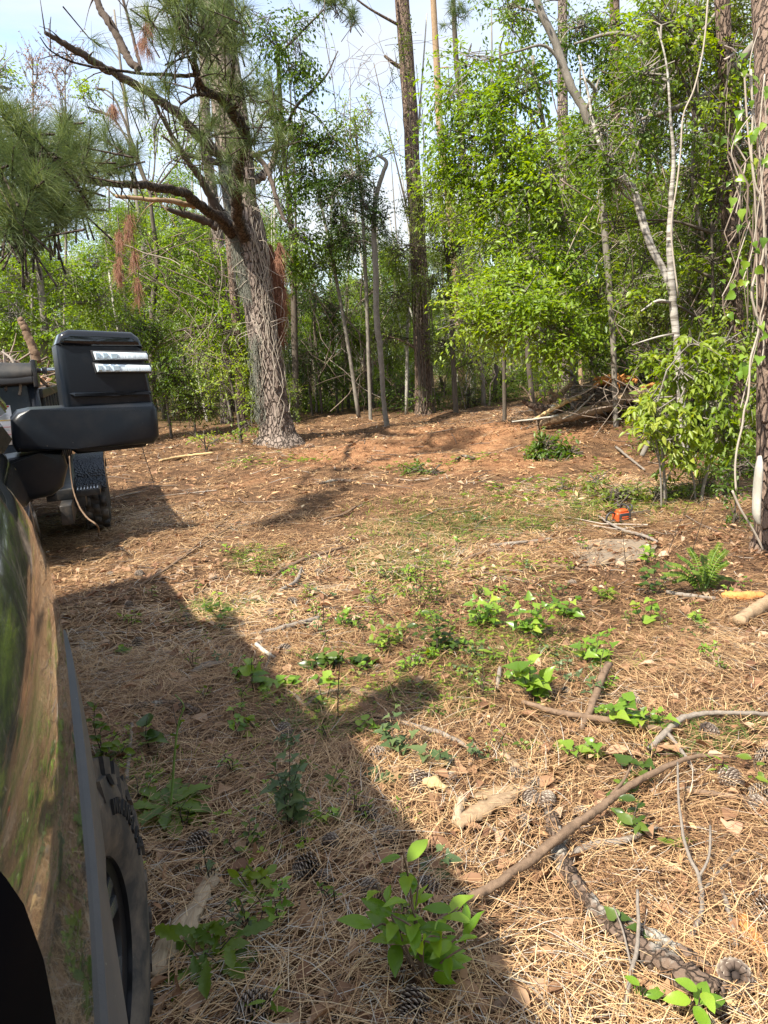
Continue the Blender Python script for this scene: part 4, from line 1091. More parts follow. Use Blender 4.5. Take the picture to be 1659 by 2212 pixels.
# cut green branches lying on the clearing
leafy('cut_branch', 'leafy green cut branch lying in a heap on the red clearing floor', [(1260, 1000, 10.6, 5), (1220, 985, 10.6, 4), (1180, 975, 10.6, 2)],
      [(1190, 965, 34, 16, 10.6, 26, .45), (1230, 980, 30, 14, 10.5, 20, .35), (1210, 1005, 34, 10, 10.2, 14, .25)], M_leaf_mid, B_darkgrey, .085, tw=.25, nl=8, cat='branch', sink_=False)
leafy('cut_branch', 'flat green leafy spray pressed into the soil left of the leafy heap', [(960, 1020, 9.8, 3), (920, 1018, 9.8, 3), (880, 1012, 9.8, 2)],
      [(900, 1017, 40, 5, 9.85, 14, .35), (940, 1020, 28, 4, 9.75, 8, .35)], M_leaf_mid, B_darkgrey, .06, tw=.2, nl=8, cat='branch', sink_=False)
leafy('cut_branch', 'green leafy tops tangled into the middle of the log pile', [(1270, 880, 14.6, 5), (1240, 870, 14.6, 4), (1200, 880, 14.6, 2)],
      [(1230, 878, 24, 16, 14.6, 24, .35), (1260, 860, 20, 16, 14.5, 18, .4), (1290, 900, 30, 14, 14.0, 18, .4), (1340, 880, 20, 12, 14, 10, .4)], M_leaf_mid, B_darkgrey, .085, tw=.3, nl=8, cat='branch', sink_=False)

# leafless twiggy trees, upper left
def bare_tree(u, vb, vt, y, lab, spread=40, n=26):
    b = G(u, vb) if vb > 870 else at(u, vb, y)
    P, R_ = trunk_path([(u, vb, y, 6), (u + 3, (vb + vt) / 2, y, 5), (u, vt, y, 2)])
    P, R_ = sink(P, R_)
    t_ = empty('bare_tree', P[0] + np.array([0, 0, .12]), lab, 'tree', 'bare twiggy trees at the upper left')
    mb = MB(); tube(mb, P, R_, sides=6, k=5); mb.build('trunk', B_grey, t_)
    mb, ml = MB(), MB()
    for k in range(n):
        f = rng.uniform(.35, 1)
        p = at(u, vb + (vt - vb) * (.4 + .6 * f), y)
        e = at(u + rng.normal(0, spread * .6), vb + (vt - vb) * (.4 + .6 * f) - rng.uniform(20, 80), y + rng.normal(0, .5))
        mid = (p + e) / 2 + rng.normal(0, .1, 3)
        thin(mb, [p, mid, e], [.016, .011, .004], k=2, sides=4)
        for q in range(5):
            s_ = mid + (e - mid) * rng.random(); e2 = s_ + norm(rng.normal(0, 1, 3) + [0, 0, .9]) * rng.uniform(.3, .8)
            thin(mb, [s_, (s_ + e2) / 2 + rng.normal(0, .03, 3), e2], [.007, .005, .003], k=1, sides=3)
            m_ = 10
            PP = s_ + (e2 - s_) * rng.random((m_, 1))
            leaves(ml, PP, rng.normal(0, 1, (m_, 3)), rng.normal(0, 1, (m_, 3)), np.full(m_, .05), np.full(m_, .03), rng.random(m_) * .7 + .2)
    tag(mb.build('branches', B_grey, t_), kind='stuff'); tag(ml.build('buds', M_leaf_dead, t_), kind='stuff')
bare_tree(70, 800, 130, 21, 'bare twiggy tree with brown buds against the sky, left one of the pair', 40)
bare_tree(140, 800, 140, 22, 'bare twiggy tree with brown buds against the sky, right one of the pair', 50)

# ---------------------------------------------------------------- the wood behind: individual trees from shared templates
def template(seed, height, cr, n_tw0, leaf, mat, bark, low=.25, lean=.3, tr=.09):
    global rng
    keep, rng = rng, np.random.default_rng(seed)
    n_tw = n_tw0 * 3
    P = [np.array([0, 0, -.2]), np.array([rng.normal(0, .15), rng.normal(0, .15), height * .3]), np.array([rng.normal(0, lean), rng.normal(0, lean), height * .65]), np.array([rng.normal(0, lean), rng.normal(0, lean), height])]
    mt_ = MB(); tube(mt_, P, [tr * 1.3, tr, tr * .7, tr * .2], sides=8, k=5, rough=.05)
    ml = MB()
    Ps, _ = smooth_path(P, [1, 1, 1, 1], 8)
    for k in range(9):
        f = rng.uniform(low, .95); c0 = Ps[int(f * (len(Ps) - 1))]
        a_ = rng.random() * 6.28; d = np.array([math.cos(a_), math.sin(a_), rng.uniform(.05, .5)]); l_ = cr * rng.uniform(.4, 1) * (1.15 - .5 * f)
        c = c0 + d * l_
        tube(mt_, [c0, (c0 + c) / 2 + [0, 0, .1], c], [tr * .35, tr * .22, tr * .08], sides=5, k=3, cap=False)
        twigs(ml, mt_, c, (cr * .45, cr * .45, cr * .36), n_tw // 9, .55, leaf, 8, .5, .4, rng.uniform(.3, .65))
    r = (mt_.build('trunk', bark, link=False), ml.build('crown', mat, link=False))
    rng = keep
    return r
tm = [template(1, 13, 2.6, 560, .12, M_leaf_bright, B_grey), template(2, 15, 2.8, 560, .12, M_leaf_mid, B_darkgrey, .3), template(3, 11, 2.2, 460, .11, M_leaf_olive, B_grey, .15),
      template(4, 9, 2.2, 460, .11, M_leaf_bright, B_pale, .1), template(5, 12, 2.5, 520, .12, M_leaf_mid, B_darkgrey, .2), template(6, 10, 1.8, 300, .11, M_leaf_yellow, B_pale, .2)]
def put_tree(k, x, y, sc_, rz, group, name='tree'):
    e = empty(name, (x, y, float(hgt(x, y)) - .02), None, 'tree', group)
    for nm, me in zip(('trunk', 'crown'), tm[k]):
        o = bpy.data.objects.new(nm, me); C.objects.link(o); o.parent = e
        o.rotation_euler = (0, 0, rz); o.scale = (sc_, sc_, sc_)
        if nm == 'crown': o['kind'] = 'stuff'
    return e
r3 = np.random.default_rng(21)
MORE = 1
rows = [('trees in the first rank of the wood', 'broadleaf tree in the front rank of the wood, {} from the left', 23, 27, 22, .62),
        ('trees in the middle of the wood', 'hazy tree standing mid-way into the wood, {} from the left', 29, 38, 34, .8),
        ('trees at the back of the wood', 'distant green tree closing off the back of the wood, {} from the left', 40, 75, 80, 1.0)]
for grp, lab, y0, y1, n, s0 in rows:
    ob = []
    for q in range(n):
        y = r3.uniform(y0, y1)
        u = (q + r3.uniform(.1, .9)) / n * 1.16 - .58
        k = r3.integers(0, 6)
        x = u * y * 1.06
        s_ = s0 * r3.uniform(.75, 1.1)
        us = x / y
        if -.14 < us < .10: s_ *= .55           # the gap where the sky shows
        elif us < -.34: s_ *= .62
        ob.append(put_tree(k, x, y, s_, r3.random() * 6.28, grp))
    label_left_to_right(ob, lab)
# low understorey closing the view between the trunks
ob = []
for q in range(84):
    y = r3.uniform(20.5, 38); x = ((q + r3.random()) / 84 * 1.2 - .6) * y
    ob.append(put_tree(int(r3.choice([2, 3, 5, 0])), x, y, r3.uniform(.24, .40), r3.random() * 6.28, 'low understorey trees in the wood', 'understorey_tree'))
label_left_to_right(ob, 'low understorey tree among the trunks of the wood, {} from the left')

ob = []
for q in range(40):
    y = r3.uniform(21.5, 31)
    x = (-.60 + .70 * (q + r3.random()) / 40) * y
    s_ = r3.uniform(.42, .62) if x / y < -.2 else r3.uniform(.36, .50)
    ob.append(put_tree(int(r3.choice([0, 2, 3, 5, 1])), x, y, s_, r3.random() * 6.28, 'spring-green trees closing the left and middle of the wood', 'young_tree'))
label_left_to_right(ob, 'spring-green young tree closing the left and middle of the wood, {} from the left')
# slender trunks one can tell apart in the wood
ob = []
for q in range(48):
    y = r3.uniform(19, 40)
    u = 340 + (q + r3.random()) / 48 * 1280
    if abs(u - 600) < 40 and y < 20: y = 24
    x = at(u, 800, y)[0]
    b = np.array([x, y, float(hgt(x, y)) - .1])
    hgh = r3.uniform(5, 13); ln = r3.normal(0, .10) * hgh
    kind = r3.integers(0, 3)
    e = empty('slender_tree', b, None, 'tree', 'slender trunks standing in the wood')
    rr = r3.uniform(.025, .085)
    pts = [b, b + [ln * .2, 0, hgh * .3], b + [ln * .6 + r3.normal(0, .1), 0, hgh * .65], b + [ln, 0, hgh]]
    mb = MB(); tube(mb, pts, [rr * 1.2, rr, rr * .8, rr * .35], sides=7, k=4, rough=.06)
    for _ in range(3):
        f = r3.uniform(.2, .9); p = b + np.array([ln * f * .8, 0, hgh * f]); d = norm(r3.normal(0, 1, 3) + [0, 0, .3])
        thin(mb, [p, p + d * .5, p + d * r3.uniform(.7, 1.4) + [0, 0, .1]], [rr * .3, rr * .2, .004], k=2, sides=4)
    mb.build('trunk', [B_grey, B_darkgrey, B_pale][kind], e)
    ob.append(e)
label_left_to_right(ob, 'bare slender trunk standing in the wood behind the clearing, {} from the left')

# thin bare stems and vines hanging through the edge of the wood
def tangle(name, label, cat, lst, mat, jitter=.05):
    mb = MB()
    for (u0, v0, u1, v1, y, n, r) in lst:
        for _ in range(n):
            k = 6
            uu = np.linspace(rng.uniform(u0, u1), rng.uniform(u0, u1), k) + rng.normal(0, 5, k)
            a0, a1 = sorted([rng.uniform(v0, v1), rng.uniform(v0, v1)])
            if a1 - a0 < 40: a1 += 60
            vv = np.linspace(a0, a1, k)
            yy = y + rng.uniform(-1, 1) * .5
            thin(mb, [at(uu[q], vv[q], yy) + rng.normal(0, jitter, 3) * [1, 1, .3] for q in range(k)], np.full(k, r) * rng.uniform(.5, 1.3), k=2, sides=4, rnd=rng.random())
    return tag(mb.build(name, mat), label, cat, kind='stuff')
tangle('hanging_vines', 'thin grey vines hanging through the right side of the wood', 'vines', [(1320, 50, 1640, 750, 10, 34, .007), (1180, 150, 1420, 700, 12, 12, .008), (1560, 0, 1650, 900, 9.2, 14, .010)], M_twig)
tangle('dead_brush', 'brown dead stems standing in the shade at the edge of the wood', 'brush', [(630, 600, 880, 900, 20.4, 34, .010), (960, 620, 1080, 890, 20, 26, .014), (350, 640, 480, 900, 17.6, 30, .009), (180, 440, 520, 760, 18.6, 24, .010), (1290, 560, 1640, 1000, 11, 24, .006), (1400, 980, 1640, 1130, 7.8, 26, .004)], M_twig)
mb = MB()
for k in range(40):      # curling tendrils against the sky
    c = at(rng.uniform(700, 860), rng.uniform(90, 330), 17.6 + rng.normal(0, .3)); d = norm(rng.normal(0, 1, 3) * [1, .3, 1])
    thin(mb, [c, c + d * .35 + rng.normal(0, .08, 3), c + d * .7 + rng.normal(0, .15, 3), c + d * .9 + rng.normal(0, .3, 3)], [.006, .005, .004, .003], k=4, sides=3)
thin(mb, [at(712, 480, 17.6), at(728, 330, 17.6), at(722, 200, 17.6), at(700, 60, 17.6), at(705, -40, 17.6)], [.008] * 5, k=4)
tag(mb.build('curling_tendrils', M_twig), 'fine curling vine tendrils drawn against the gap of sky', 'vines', kind='stuff')

# the near white vine hanging at the right and other rope-like ones
yv = 5.0
def rope(label, pts, w0, mat, y, parts=None):
    mb = MB()
    P, R_ = trunk_path([(u, v, y, w0) for u, v in pts])
    tube(mb, P, R_, sides=8, k=6, rough=.07)
    return tag(mb.build('hanging_vine', mat), label, 'vine')
rope('pale ropey vine hanging in front of the right-edge pine, bending out at mid height', [(1622, 150), (1626, 250), (1623, 330), (1632, 400), (1648, 440), (1649, 547), (1630, 600), (1624, 640), (1639, 703), (1630, 745), (1621, 780), (1617, 850), (1608, 885), (1603, 922), (1592, 970), (1588, 1015), (1590, 1060)], 4.6, B_vine, yv)
rope('thinner pale vine right beside the ropey one at the right edge', [(1652, 160), (1640, 300), (1648, 420), (1655, 560), (1650, 650), (1642, 690), (1650, 740), (1644, 790)], 3.2, B_vine, yv)
rope('thin white vine running up the banded tree into the canopy', [(1465, 640), (1450, 500), (1462, 400), (1470, 330), (1476, 250), (1500, 190), (1520, 100), (1530, -10)], 3.4, B_vine, 8.7)
rope('long straight pale vine slanting across the upper right foliage', [(1370, 420), (1385, 300), (1400, 250), (1440, 170), (1480, 100), (1500, 40)], 4, B_vine, 9.4)
rope('white twig arching left from the foot of the right-edge pine', [(1650, 1190), (1630, 1150), (1600, 1100), (1582, 1060)], 5, B_vine, 5.2)
rope('grey broken limb lying at a slant in the brush left of the banded tree', [(1386, 985), (1398, 960), (1405, 930)], 11, B_grey, 9.2)

# heart-leaved vine on the right-edge pine: every leaf its own piece
def leaf_mesh(kind, seed=0):
    """unit leaves along +Y, upper side +Z"""
    r = np.random.default_rng(seed)
    if kind == 'heart':
        out = [(0, 0), (-.20, -.10), (-.40, .02), (-.46, .22), (-.33, .46), (-.22, .62), (-.10, .82), (0, 1.0)]
    elif kind == 'oval':
        out = [(0, 0), (-.14, .10), (-.24, .28), (-.27, .46), (-.23, .64), (-.13, .84), (0, 1.0)]
    elif kind == 'lobed':
        out = [(0, 0), (-.10, .10), (-.42, .12), (-.50, .22), (-.26, .34), (-.24, .50), (-.16, .74), (0, 1.0)]
    elif kind == 'jag':
        out = [(0, 0), (-.03, .15), (-.10, .24), (-.07, .32), (-.16, .44), (-.10, .50), (-.20, .62), (-.13, .68), (-.16, .80), (-.08, .90), (0, 1.0)]
    else:
        out = [(0, 0), (-.08, .2), (-.12, .45), (-.08, .75), (0, 1.0)]
    n = len(out)
    def zz(x, y): return .35 * abs(x) - .28 * y * y + .03 * math.sin(9 * y + seed) * (abs(x) > .05)
    V = [(x, y, zz(x, y)) for x, y in out] + [(-x, y, zz(x, y)) for x, y in out[1:-1]]
    mids = [(0, y, -.28 * y * y) for _, y in out[1:-1]]
    off = len(V); V += mids
    T = []
    for sgn in (0, 1):
        ids = list(range(n)) if sgn == 0 else [0] + [n + q for q in range(n - 2)] + [n - 1]
        for q in range(n - 1):
            ma = 0 if q == 0 else off + q - 1
            mb_ = n - 1 if q == n - 2 else off + q
            a_, b2 = ids[q], ids[q + 1]
            tri = []
            if len({a_, b2, mb_}) == 3: tri.append((a_, b2, mb_))
            if len({a_, mb_, ma}) == 3: tri.append((a_, mb_, ma))
            T += [x if sgn == 0 else (x[0], x[2], x[1]) for x in tri]
    return np.array(V), T
def leaf_data(kind, mat, seed, tone):
    V, T = leaf_mesh(kind, seed)
    mb = MB(); mb.add(V, T, None, tone)
    return mb.build('leaf', mat, link=False)
def leaf_set(kind, mat, tones=(.25, .5, .75, .95)):
    return [leaf_data(kind, mat, s, t_) for s, t_ in enumerate(tones)]
LS = dict(heart=leaf_set('heart', M_leaf_smilax), sap=leaf_set('oval', M_leaf_sap), lobed=leaf_set('lobed', M_leaf_smilax), jag=leaf_set('jag', M_leaf_mid, (.4, .6, .8)),
          heartdark=leaf_set('heart', M_leaf_dark, (.3, .6, .95)), lobedgrey=leaf_set('lobed', M_leaf_grey, (.3, .6, .9)), ovaldark=leaf_set('oval', M_leaf_dark, (.4, .7, 1.0)), ovalmid=leaf_set('oval', M_leaf_mid, (.3, .6, .9)), lance=leaf_set('lance', M_leaf_bright, (.2, .4, .6)), ovalyel=leaf_set('oval', M_leaf_yellow, (.4, .6, .8)))
def frame(p, d, nrm, s, w=1.0):
    d = norm(d); x = norm(np.cross(d, nrm)); n_ = np.cross(x, d)
    M = Matrix.Identity(4)
    for k in range(3):
        M[k][0] = float(x[k] * s * w); M[k][1] = float(d[k] * s); M[k][2] = float(n_[k] * s); M[k][3] = float(p[k])
    return M
def put_leaf(parent, kind, p, d, nrm, s, w=1.0, name='leaf'):
    return place(name, LS[kind][rng.integers(0, len(LS[kind]))], parent, frame(p, d, nrm, s, w))

base = G(1655, 1180); base = np.array([base[0] - .1, yr - .35, base[2]])
hv = empty('climbing_vine', base, 'heart-leaved green vine hanging down the trunk of the right-edge pine', 'vine')
mb = MB()
for (us, vs) in (((1600, 1625, 1640, 1655, 1650), (620, 540, 430, 300, 180)), ((1590, 1600, 1580, 1600, 1630), (460, 400, 330, 280, 240)), ((1640, 1620, 1630, 1650), (60, 140, 260, 330)), ((1560, 1580, 1600, 1620), (640, 600, 540, 480)), ((1600, 1630, 1650), (880, 760, 680))):
    P = [at(u, v, 5.0) for u, v in zip(us, vs)]
    thin(mb, P, np.full(len(P), .004), k=5, sides=5)
    Pp, _ = smooth_path(P, np.ones(len(P)), 4)
    for p in Pp:
        for _ in range(int(rng.integers(0, 3))):
            q = p + rng.normal(0, .06, 3)
            put_leaf(hv, 'heart', q, norm(rng.normal(0, .5, 3) + [0, -.2, -.8]), norm(rng.normal(0, .4, 3) + [-.3, -.9, .4]), rng.uniform(.03, .075))
mb.build('stem', B_vine, hv)
# more cover on the right and low in the wood
leafy('vine_curtain', 'thick curtain of vines and small leaves filling the shade right of centre', [(1440, 900, 12.5, 8), (1440, 600, 12.5, 7), (1450, 300, 12.5, 6), (1450, 0, 12.5, 4)],
      [(u_, v_, 55, 55, 12.6, 20, t_) for u_, v_, t_ in ((1330, 60, .5), (1400, 30, .5), (1480, 130, .45), (1350, 160, .45), (1440, 200, .4), (1400, 400, .4), (1460, 480, .35), (1350, 470, .4), (1310, 280, .45), (1420, 640, .35), (1500, 560, .3), (1560, 540, .3),
        (1600, 400, .35), (1600, 150, .4), (1540, 260, .4), (1480, 760, .3), (1380, 740, .35), (1560, 680, .3), (1620, 700, .3), (1640, 60, .45), (1640, 300, .4), (1290, 640, .45), (1260, 360, .45), (1620, 820, .3), (1500, 860, .3))], M_leaf_bright, B_darkgrey, .085, tw=.42, dens=1.2, cat='vine')

# sunlit leaves in front of the right-hand wall of green
leafy('leafy_tree', 'sunlit yellow-green leafy branches in front of the vine tangle at the right', [(1545, 900, 9.4, 7), (1540, 600, 9.4, 6), (1530, 300, 9.3, 4)],
      [(u_, v_, ru_, rv_, 9.3, n_, t_) for u_, v_, ru_, rv_, n_, t_ in ((1480, 90, 70, 50, 22, .6), (1570, 100, 50, 60, 18, .6), (1400, 60, 60, 50, 18, .6), (1540, 230, 60, 50, 16, .55), (1600, 330, 40, 60, 14, .55), (1560, 420, 50, 50, 14, .5), (1490, 380, 40, 50, 10, .5),
        (1600, 500, 40, 60, 14, .5), (1540, 560, 50, 50, 16, .5), (1590, 640, 50, 50, 16, .5), (1500, 680, 50, 40, 14, .55), (1560, 740, 60, 40, 18, .55), (1400, 560, 50, 40, 12, .5), (1350, 640, 50, 40, 14, .55), (1390, 760, 60, 40, 16, .5), (1620, 780, 30, 50, 10, .5), (1330, 480, 40, 50, 12, .55))],
      M_leaf_yellow, B_darkgrey, .075, tw=.34, dens=1.5, nl=9)
leafy('leafy_tree', 'bright leafy boughs filling the gap between the middle pine and lime-green tree top', [(1090, 880, 15.5, 9), (1085, 500, 15.5, 8), (1080, 100, 15.5, 5)],
      [(1110, 60, 60, 50, 15.3, 20, .5), (1180, 180, 50, 50, 15.3, 18, .5), (1000, 260, 50, 60, 15.4, 18, .5), (1230, 300, 50, 60, 15.2, 20, .5), (970, 480, 40, 50, 15.6, 14, .55), (1250, 420, 50, 50, 15.2, 18, .5), (1240, 620, 60, 50, 15, 20, .5), (1000, 580, 50, 50, 15.5, 18, .6)],
      M_leaf_bright, B_darkgrey, .1, tw=.5, nl=8, droop=.5)
# trees around and behind the viewer, which light and mirror in the truck
ob = []
for q in range(46):
    a_ = math.radians(78 + 180 * (q + r3.random()) / 46)
    d_ = r3.uniform(15, 24)
    x, y = math.sin(a_) * d_ * 1.1, math.cos(a_) * d_
    ob.append(put_tree(int(r3.integers(0, 6)), x, y, r3.uniform(.7, .95), r3.random() * 6.28, 'trees standing around the clearing behind the viewer'))
for k, o in enumerate(ob): o['label'] = 'broadleaf tree ringing the clearing behind the viewer, {} going round'.format(ordinal(k + 1))

# ================================================================== VEHICLES
class Fr:
    """a vehicle's own frame: l outwards, a rearwards, z up"""
    def __init__(s, n, r, o=(0, 0)):
        s.n = np.array([n[0], n[1], 0.]); s.r = np.array([r[0], r[1], 0.]); s.o = np.array([o[0], o[1], 0.])
    def w(s, l, a, z=None):
        l = np.asarray(l, float); a = np.asarray(a, float); z = np.asarray(z, float)
        return s.o + l[..., None] * s.n + a[..., None] * s.r + z[..., None] * np.array([0, 0, 1.0])
    def f(s, V): return s.w(V[..., 0], V[..., 1], V[..., 2])      # columns l, a, z
    def hit(s, u, v, a):
        """picture position on the plane a = const: (l, z)"""
        d = ray(u, v); k = (a + s.o @ s.r - EYE @ s.r) / (d @ s.r)
        p = EYE + d * k
        return np.array([(p - s.o) @ s.n, p[2]])
TR = Fr((.894, .447), (-.447, .894))

M_paint = plain('truck_paint', (.030, .033, .028), .12, 0, .6, coat=1.0, var=.05)
M_paint.node_tree.nodes['Principled BSDF'].inputs['Coat Roughness'].default_value = .03
def dusty(name, col, rough, dust=(.32, .25, .18), amt=.25, bumps=.25, bscale=420):
    mt, t, b, o = newmat(name)
    v = coords(t)
    r = ramp(t, [(.45, (0, 0, 0)), (.8, (amt, amt, amt))])
    t.links.new(noise(t, v, 7, 6, .65), r.inputs['Fac'])
    r2 = ramp(t, [(0, (1, 1, 1)), (.06, (1, 1, 1)), (.10, (0, 0, 0))])
    t.links.new(voro(t, v, 55), r2.inputs['Fac'])
    r3 = ramp(t, [(.60, (0, 0, 0)), (.66, (1, 1, 1))])
    t.links.new(noise(t, v, 30, 2), r3.inputs['Fac'])
    c = mixc(t, r.outputs['Color'], col, dust)
    c = mixc(t, mathn(t, 'MULTIPLY', r2.outputs['Color'], r3.outputs['Color']), c, (.42, .40, .36))
    t.links.new(c, b.inputs['Base Color'])
    b.inputs['Roughness'].default_value = rough
    b.inputs['Specular IOR Level'].default_value = .32
    bump(t, b, noise(t, v, bscale, 2), bumps, .001)
    return mt
M_black = dusty('black_grained_plastic', (.006, .009, .014), .34, amt=.06)
M_lampblack = plain('lamp_black', (.004, .004, .005), .35, 0, .08, var=.02)
M_lampblack.node_tree.nodes['Principled BSDF'].inputs['IOR'].default_value = 1.08
M_gloss = plain('gloss_black_cap', (.004, .005, .007), .05, 0, .4, coat=.5, var=.02)
M_flare = dusty('grey_matt_flare', (.075, .078, .080), .6, amt=.15)
M_tyre = dusty('tyre_rubber', (.035, .034, .033), .75, amt=.55, bumps=.1)
M_rim = plain('machined_rim', (.42, .44, .46), .25, .9, .5, var=.15)
M_rimdark = plain('dark_rim', (.03, .03, .032), .3, .6)
M_chrome = plain('chrome', (.62, .62, .62), .15, 1)
M_trailer = dusty('trailer_black_enamel', (.012, .016, .022), .16, amt=.14, bumps=.02)
M_trailer_frame = dusty('trailer_frame_paint', (.014, .015, .016), .4, amt=.22, bumps=.05)
M_tarp = dusty('tarp_vinyl', (.022, .023, .025), .6, amt=.15, bumps=.4, bscale=25)
M_white = plain('white_decal', (.72, .72, .72), .5, var=.03)
M_red = plain('red_print', (.45, .02, .03), .5)
M_blackprint = plain('black_print', (.03, .03, .03), .5)
M_greyprint = plain('grey_print', (.30, .34, .40), .5)
M_yel = plain('yellow_print', (.60, .42, .08), .5)
M_orangeplastic = plain('orange_plastic', (.52, .085, .02), .4)
M_darkplastic = plain('dark_plastic', (.03, .03, .032), .45)
mt, t, b, o = newmat('lamp_lens'); b.inputs['Base Color'].default_value = (.75, .85, .92, 1); b.inputs['Roughness'].default_value = .08; b.inputs['Coat Weight'].default_value = 1
bump(t, b, mathn(t, 'SINE', mathn(t, 'MULTIPLY', noise(t, coords(t, (60, 60, 4)), 3, 1), 14.0), 0), .12, .004)
M_lens = mt
mt, t, b, o = newmat('lens_cell'); b.inputs['Base Color'].default_value = (.55, .68, .80, 1); b.inputs['Roughness'].default_value = .15; b.inputs['Metallic'].default_value = .6
M_cell = mt
mt, t, b, o = newmat('window_glass'); b.inputs['Base Color'].default_value = (.012, .015, .016, 1); b.inputs['Roughness'].default_value = .04; b.inputs['Coat Weight'].default_value = 1
M_glass = mt
mt, t, b, o = newmat('diamond_plate'); b.inputs['Base Color'].default_value = (.035, .042, .052, 1); b.inputs['Roughness'].default_value = .3; b.inputs['Metallic'].default_value = .3
vv_ = voro(t, coords(t, (1, 1, 1)), 55); bump(t, b, vv_, 1.0, .012); M_plate = mt

def sharpen(root, ang=34):
    for o in [root] + list(root.children_recursive):
        if o.type == 'MESH' and o.name.split('.')[0] not in ('trunk',):
            o.data.polygons.foreach_set('use_smooth', np.ones(len(o.data.polygons), bool)); o.data.set_sharp_from_angle(angle=math.radians(ang))
truck = empty('pickup_truck', TR.w(-.98, 3.0, 0), 'dark glossy pickup truck at the left edge seen along its side from the front corner', 'truck')
WA, WR = 1.42, .60     # front axle, arch radius
W_ = 1.96              # the far side lies at l = -W_
def side_l(a, z):
    a = np.asarray(a, float); z = np.asarray(z, float)
    l = np.interp(z, [.40, .8, 1.0, 1.24, 1.33, 1.40, 1.45, 1.50, 1.53], [.008, .018, .023, .024, .017, .002, -.018, -.050, -.10])
    tt = np.clip((1.38 - a) / 1.3, 0, None)
    l = l - .040 * tt - .30 * tt ** 3
    l = l + .010 * np.exp(-((z - 1.12) / .03) ** 2) * 0
    return l - .035 * np.clip((a - 1.9) / .6, 0, 1) * np.clip((1.5 - z) / .2, 0, 1)
def nose(a, z):
    return z - .30 * np.clip((1.38 - a) / 1.25, 0, 1) * np.clip((z - .9) / .6, 0, 1)
def truck_side(mirror):
    mb = MB()
    a0, a1, z0, z1 = .14, 2.1, .48, 1.53
    th = np.radians(np.linspace(-4, 184, 64)); nr = 22
    V = np.zeros((len(th), nr, 3))
    for k, h in enumerate(th):
        c, s = -math.cos(h), math.sin(h)
        lim = []
        if c > 1e-6: lim.append((a1 - WA) / c)
        if c < -1e-6: lim.append((a0 - WA) / c)
        if s > 1e-6: lim.append((z1 - .43) / s)
        if s < -1e-6: lim.append((z0 - .43) / s if z0 < .43 else 9)
        Rm = min(lim)
        rr = WR + .035 + (Rm - WR - .035) * np.linspace(0, 1, nr) ** .85
        aa, zz = WA + c * rr, .43 + s * rr
        ll = side_l(aa, zz)
        zz = nose(aa, zz)
        V[k] = np.stack([ll if not mirror else -W_ - ll, aa, zz], 1)
    # square the corners: push the ring's outermost row on to the rectangle
    i, j = np.meshgrid(np.arange(len(th) - 1), np.arange(nr - 1), indexing='ij')
    q = (i * nr + j).ravel()
    mb.add(TR.f(V.reshape(-1, 3)), None, np.stack([q, q + 1, q + nr + 1, q + nr], 1))
    return mb
for mir in (False, True):
    truck_side(mir).build('front_fender', M_paint, truck)
mb = MB()      # hood
aa = np.linspace(.14, 2.1, 16); tt = np.linspace(0, 1, 15)
V = np.zeros((16, 15, 3))
for k, a_ in enumerate(aa):
    l0 = float(side_l(a_, 1.53)); l1 = -W_ - l0
    V[k] = np.stack([l0 + (l1 - l0) * tt, np.full(15, a_), float(nose(a_, 1.53)) + .05 * np.sin(math.pi * tt) ** .5 + .02 * np.exp(-((tt - .5) / .2) ** 2)], 1)
i, j = np.meshgrid(np.arange(15), np.arange(14), indexing='ij'); q = (i * 15 + j).ravel()
mb.add(TR.f(V.reshape(-1, 3)), None, np.stack([q, q + 1, q + 16, q + 15], 1)); mb.build('hood', M_paint, truck)
def tb(name, lo, hi, mat, bev=.02, parent=truck, frame_=TR, **k):
    mb = MB(); box(mb, lo, hi, frame_.f, bev); return mb.build(name, mat, parent, smooth=False)
tb('grille', (-1.72, .16, .72), (-.24, .24, 1.26), M_black, .03)
g = bpy.data.objects['grille']
for k in range(5):
    mb = MB(); box(mb, (-1.66, .13, .78 + .10 * k), (-.30, .16, .81 + .10 * k), TR.f); mb.build('grille_bar', M_chrome, g, smooth=False)
for s_ in (0, 1):
    lo = (-.42, .10, .92) if s_ == 0 else (-1.80, .10, .92)
    tb('headlight', lo, (lo[0] + .26, .22, 1.20), M_lens, .03)
tb('front_bumper', (-1.90, .02, .42), (-.14, .20, .72), M_black, .04)
tb('door', (-.18, 2.12, .50), (-.050, 3.2, 1.45), M_paint, .03)
tb('door', (-.18, 3.21, .50), (-.055, 4.15, 1.42), M_paint, .03)
tb('door', (-W_ + .022, 2.12, .50), (-W_ + .16, 3.2, 1.49), M_paint, .03)
tb('door', (-W_ + .022, 3.21, .50), (-W_ + .16, 4.15, 1.49), M_paint, .03)
for k, o in enumerate([x for x in truck.children if x.name.startswith('door')][:2]):
    mb = MB(); box(mb, (-.05, 2.95 + 1.0 * k, 1.22), (-.02, 3.15 + .95 * k, 1.26), TR.f, .008); mb.build('handle', M_paint, o)
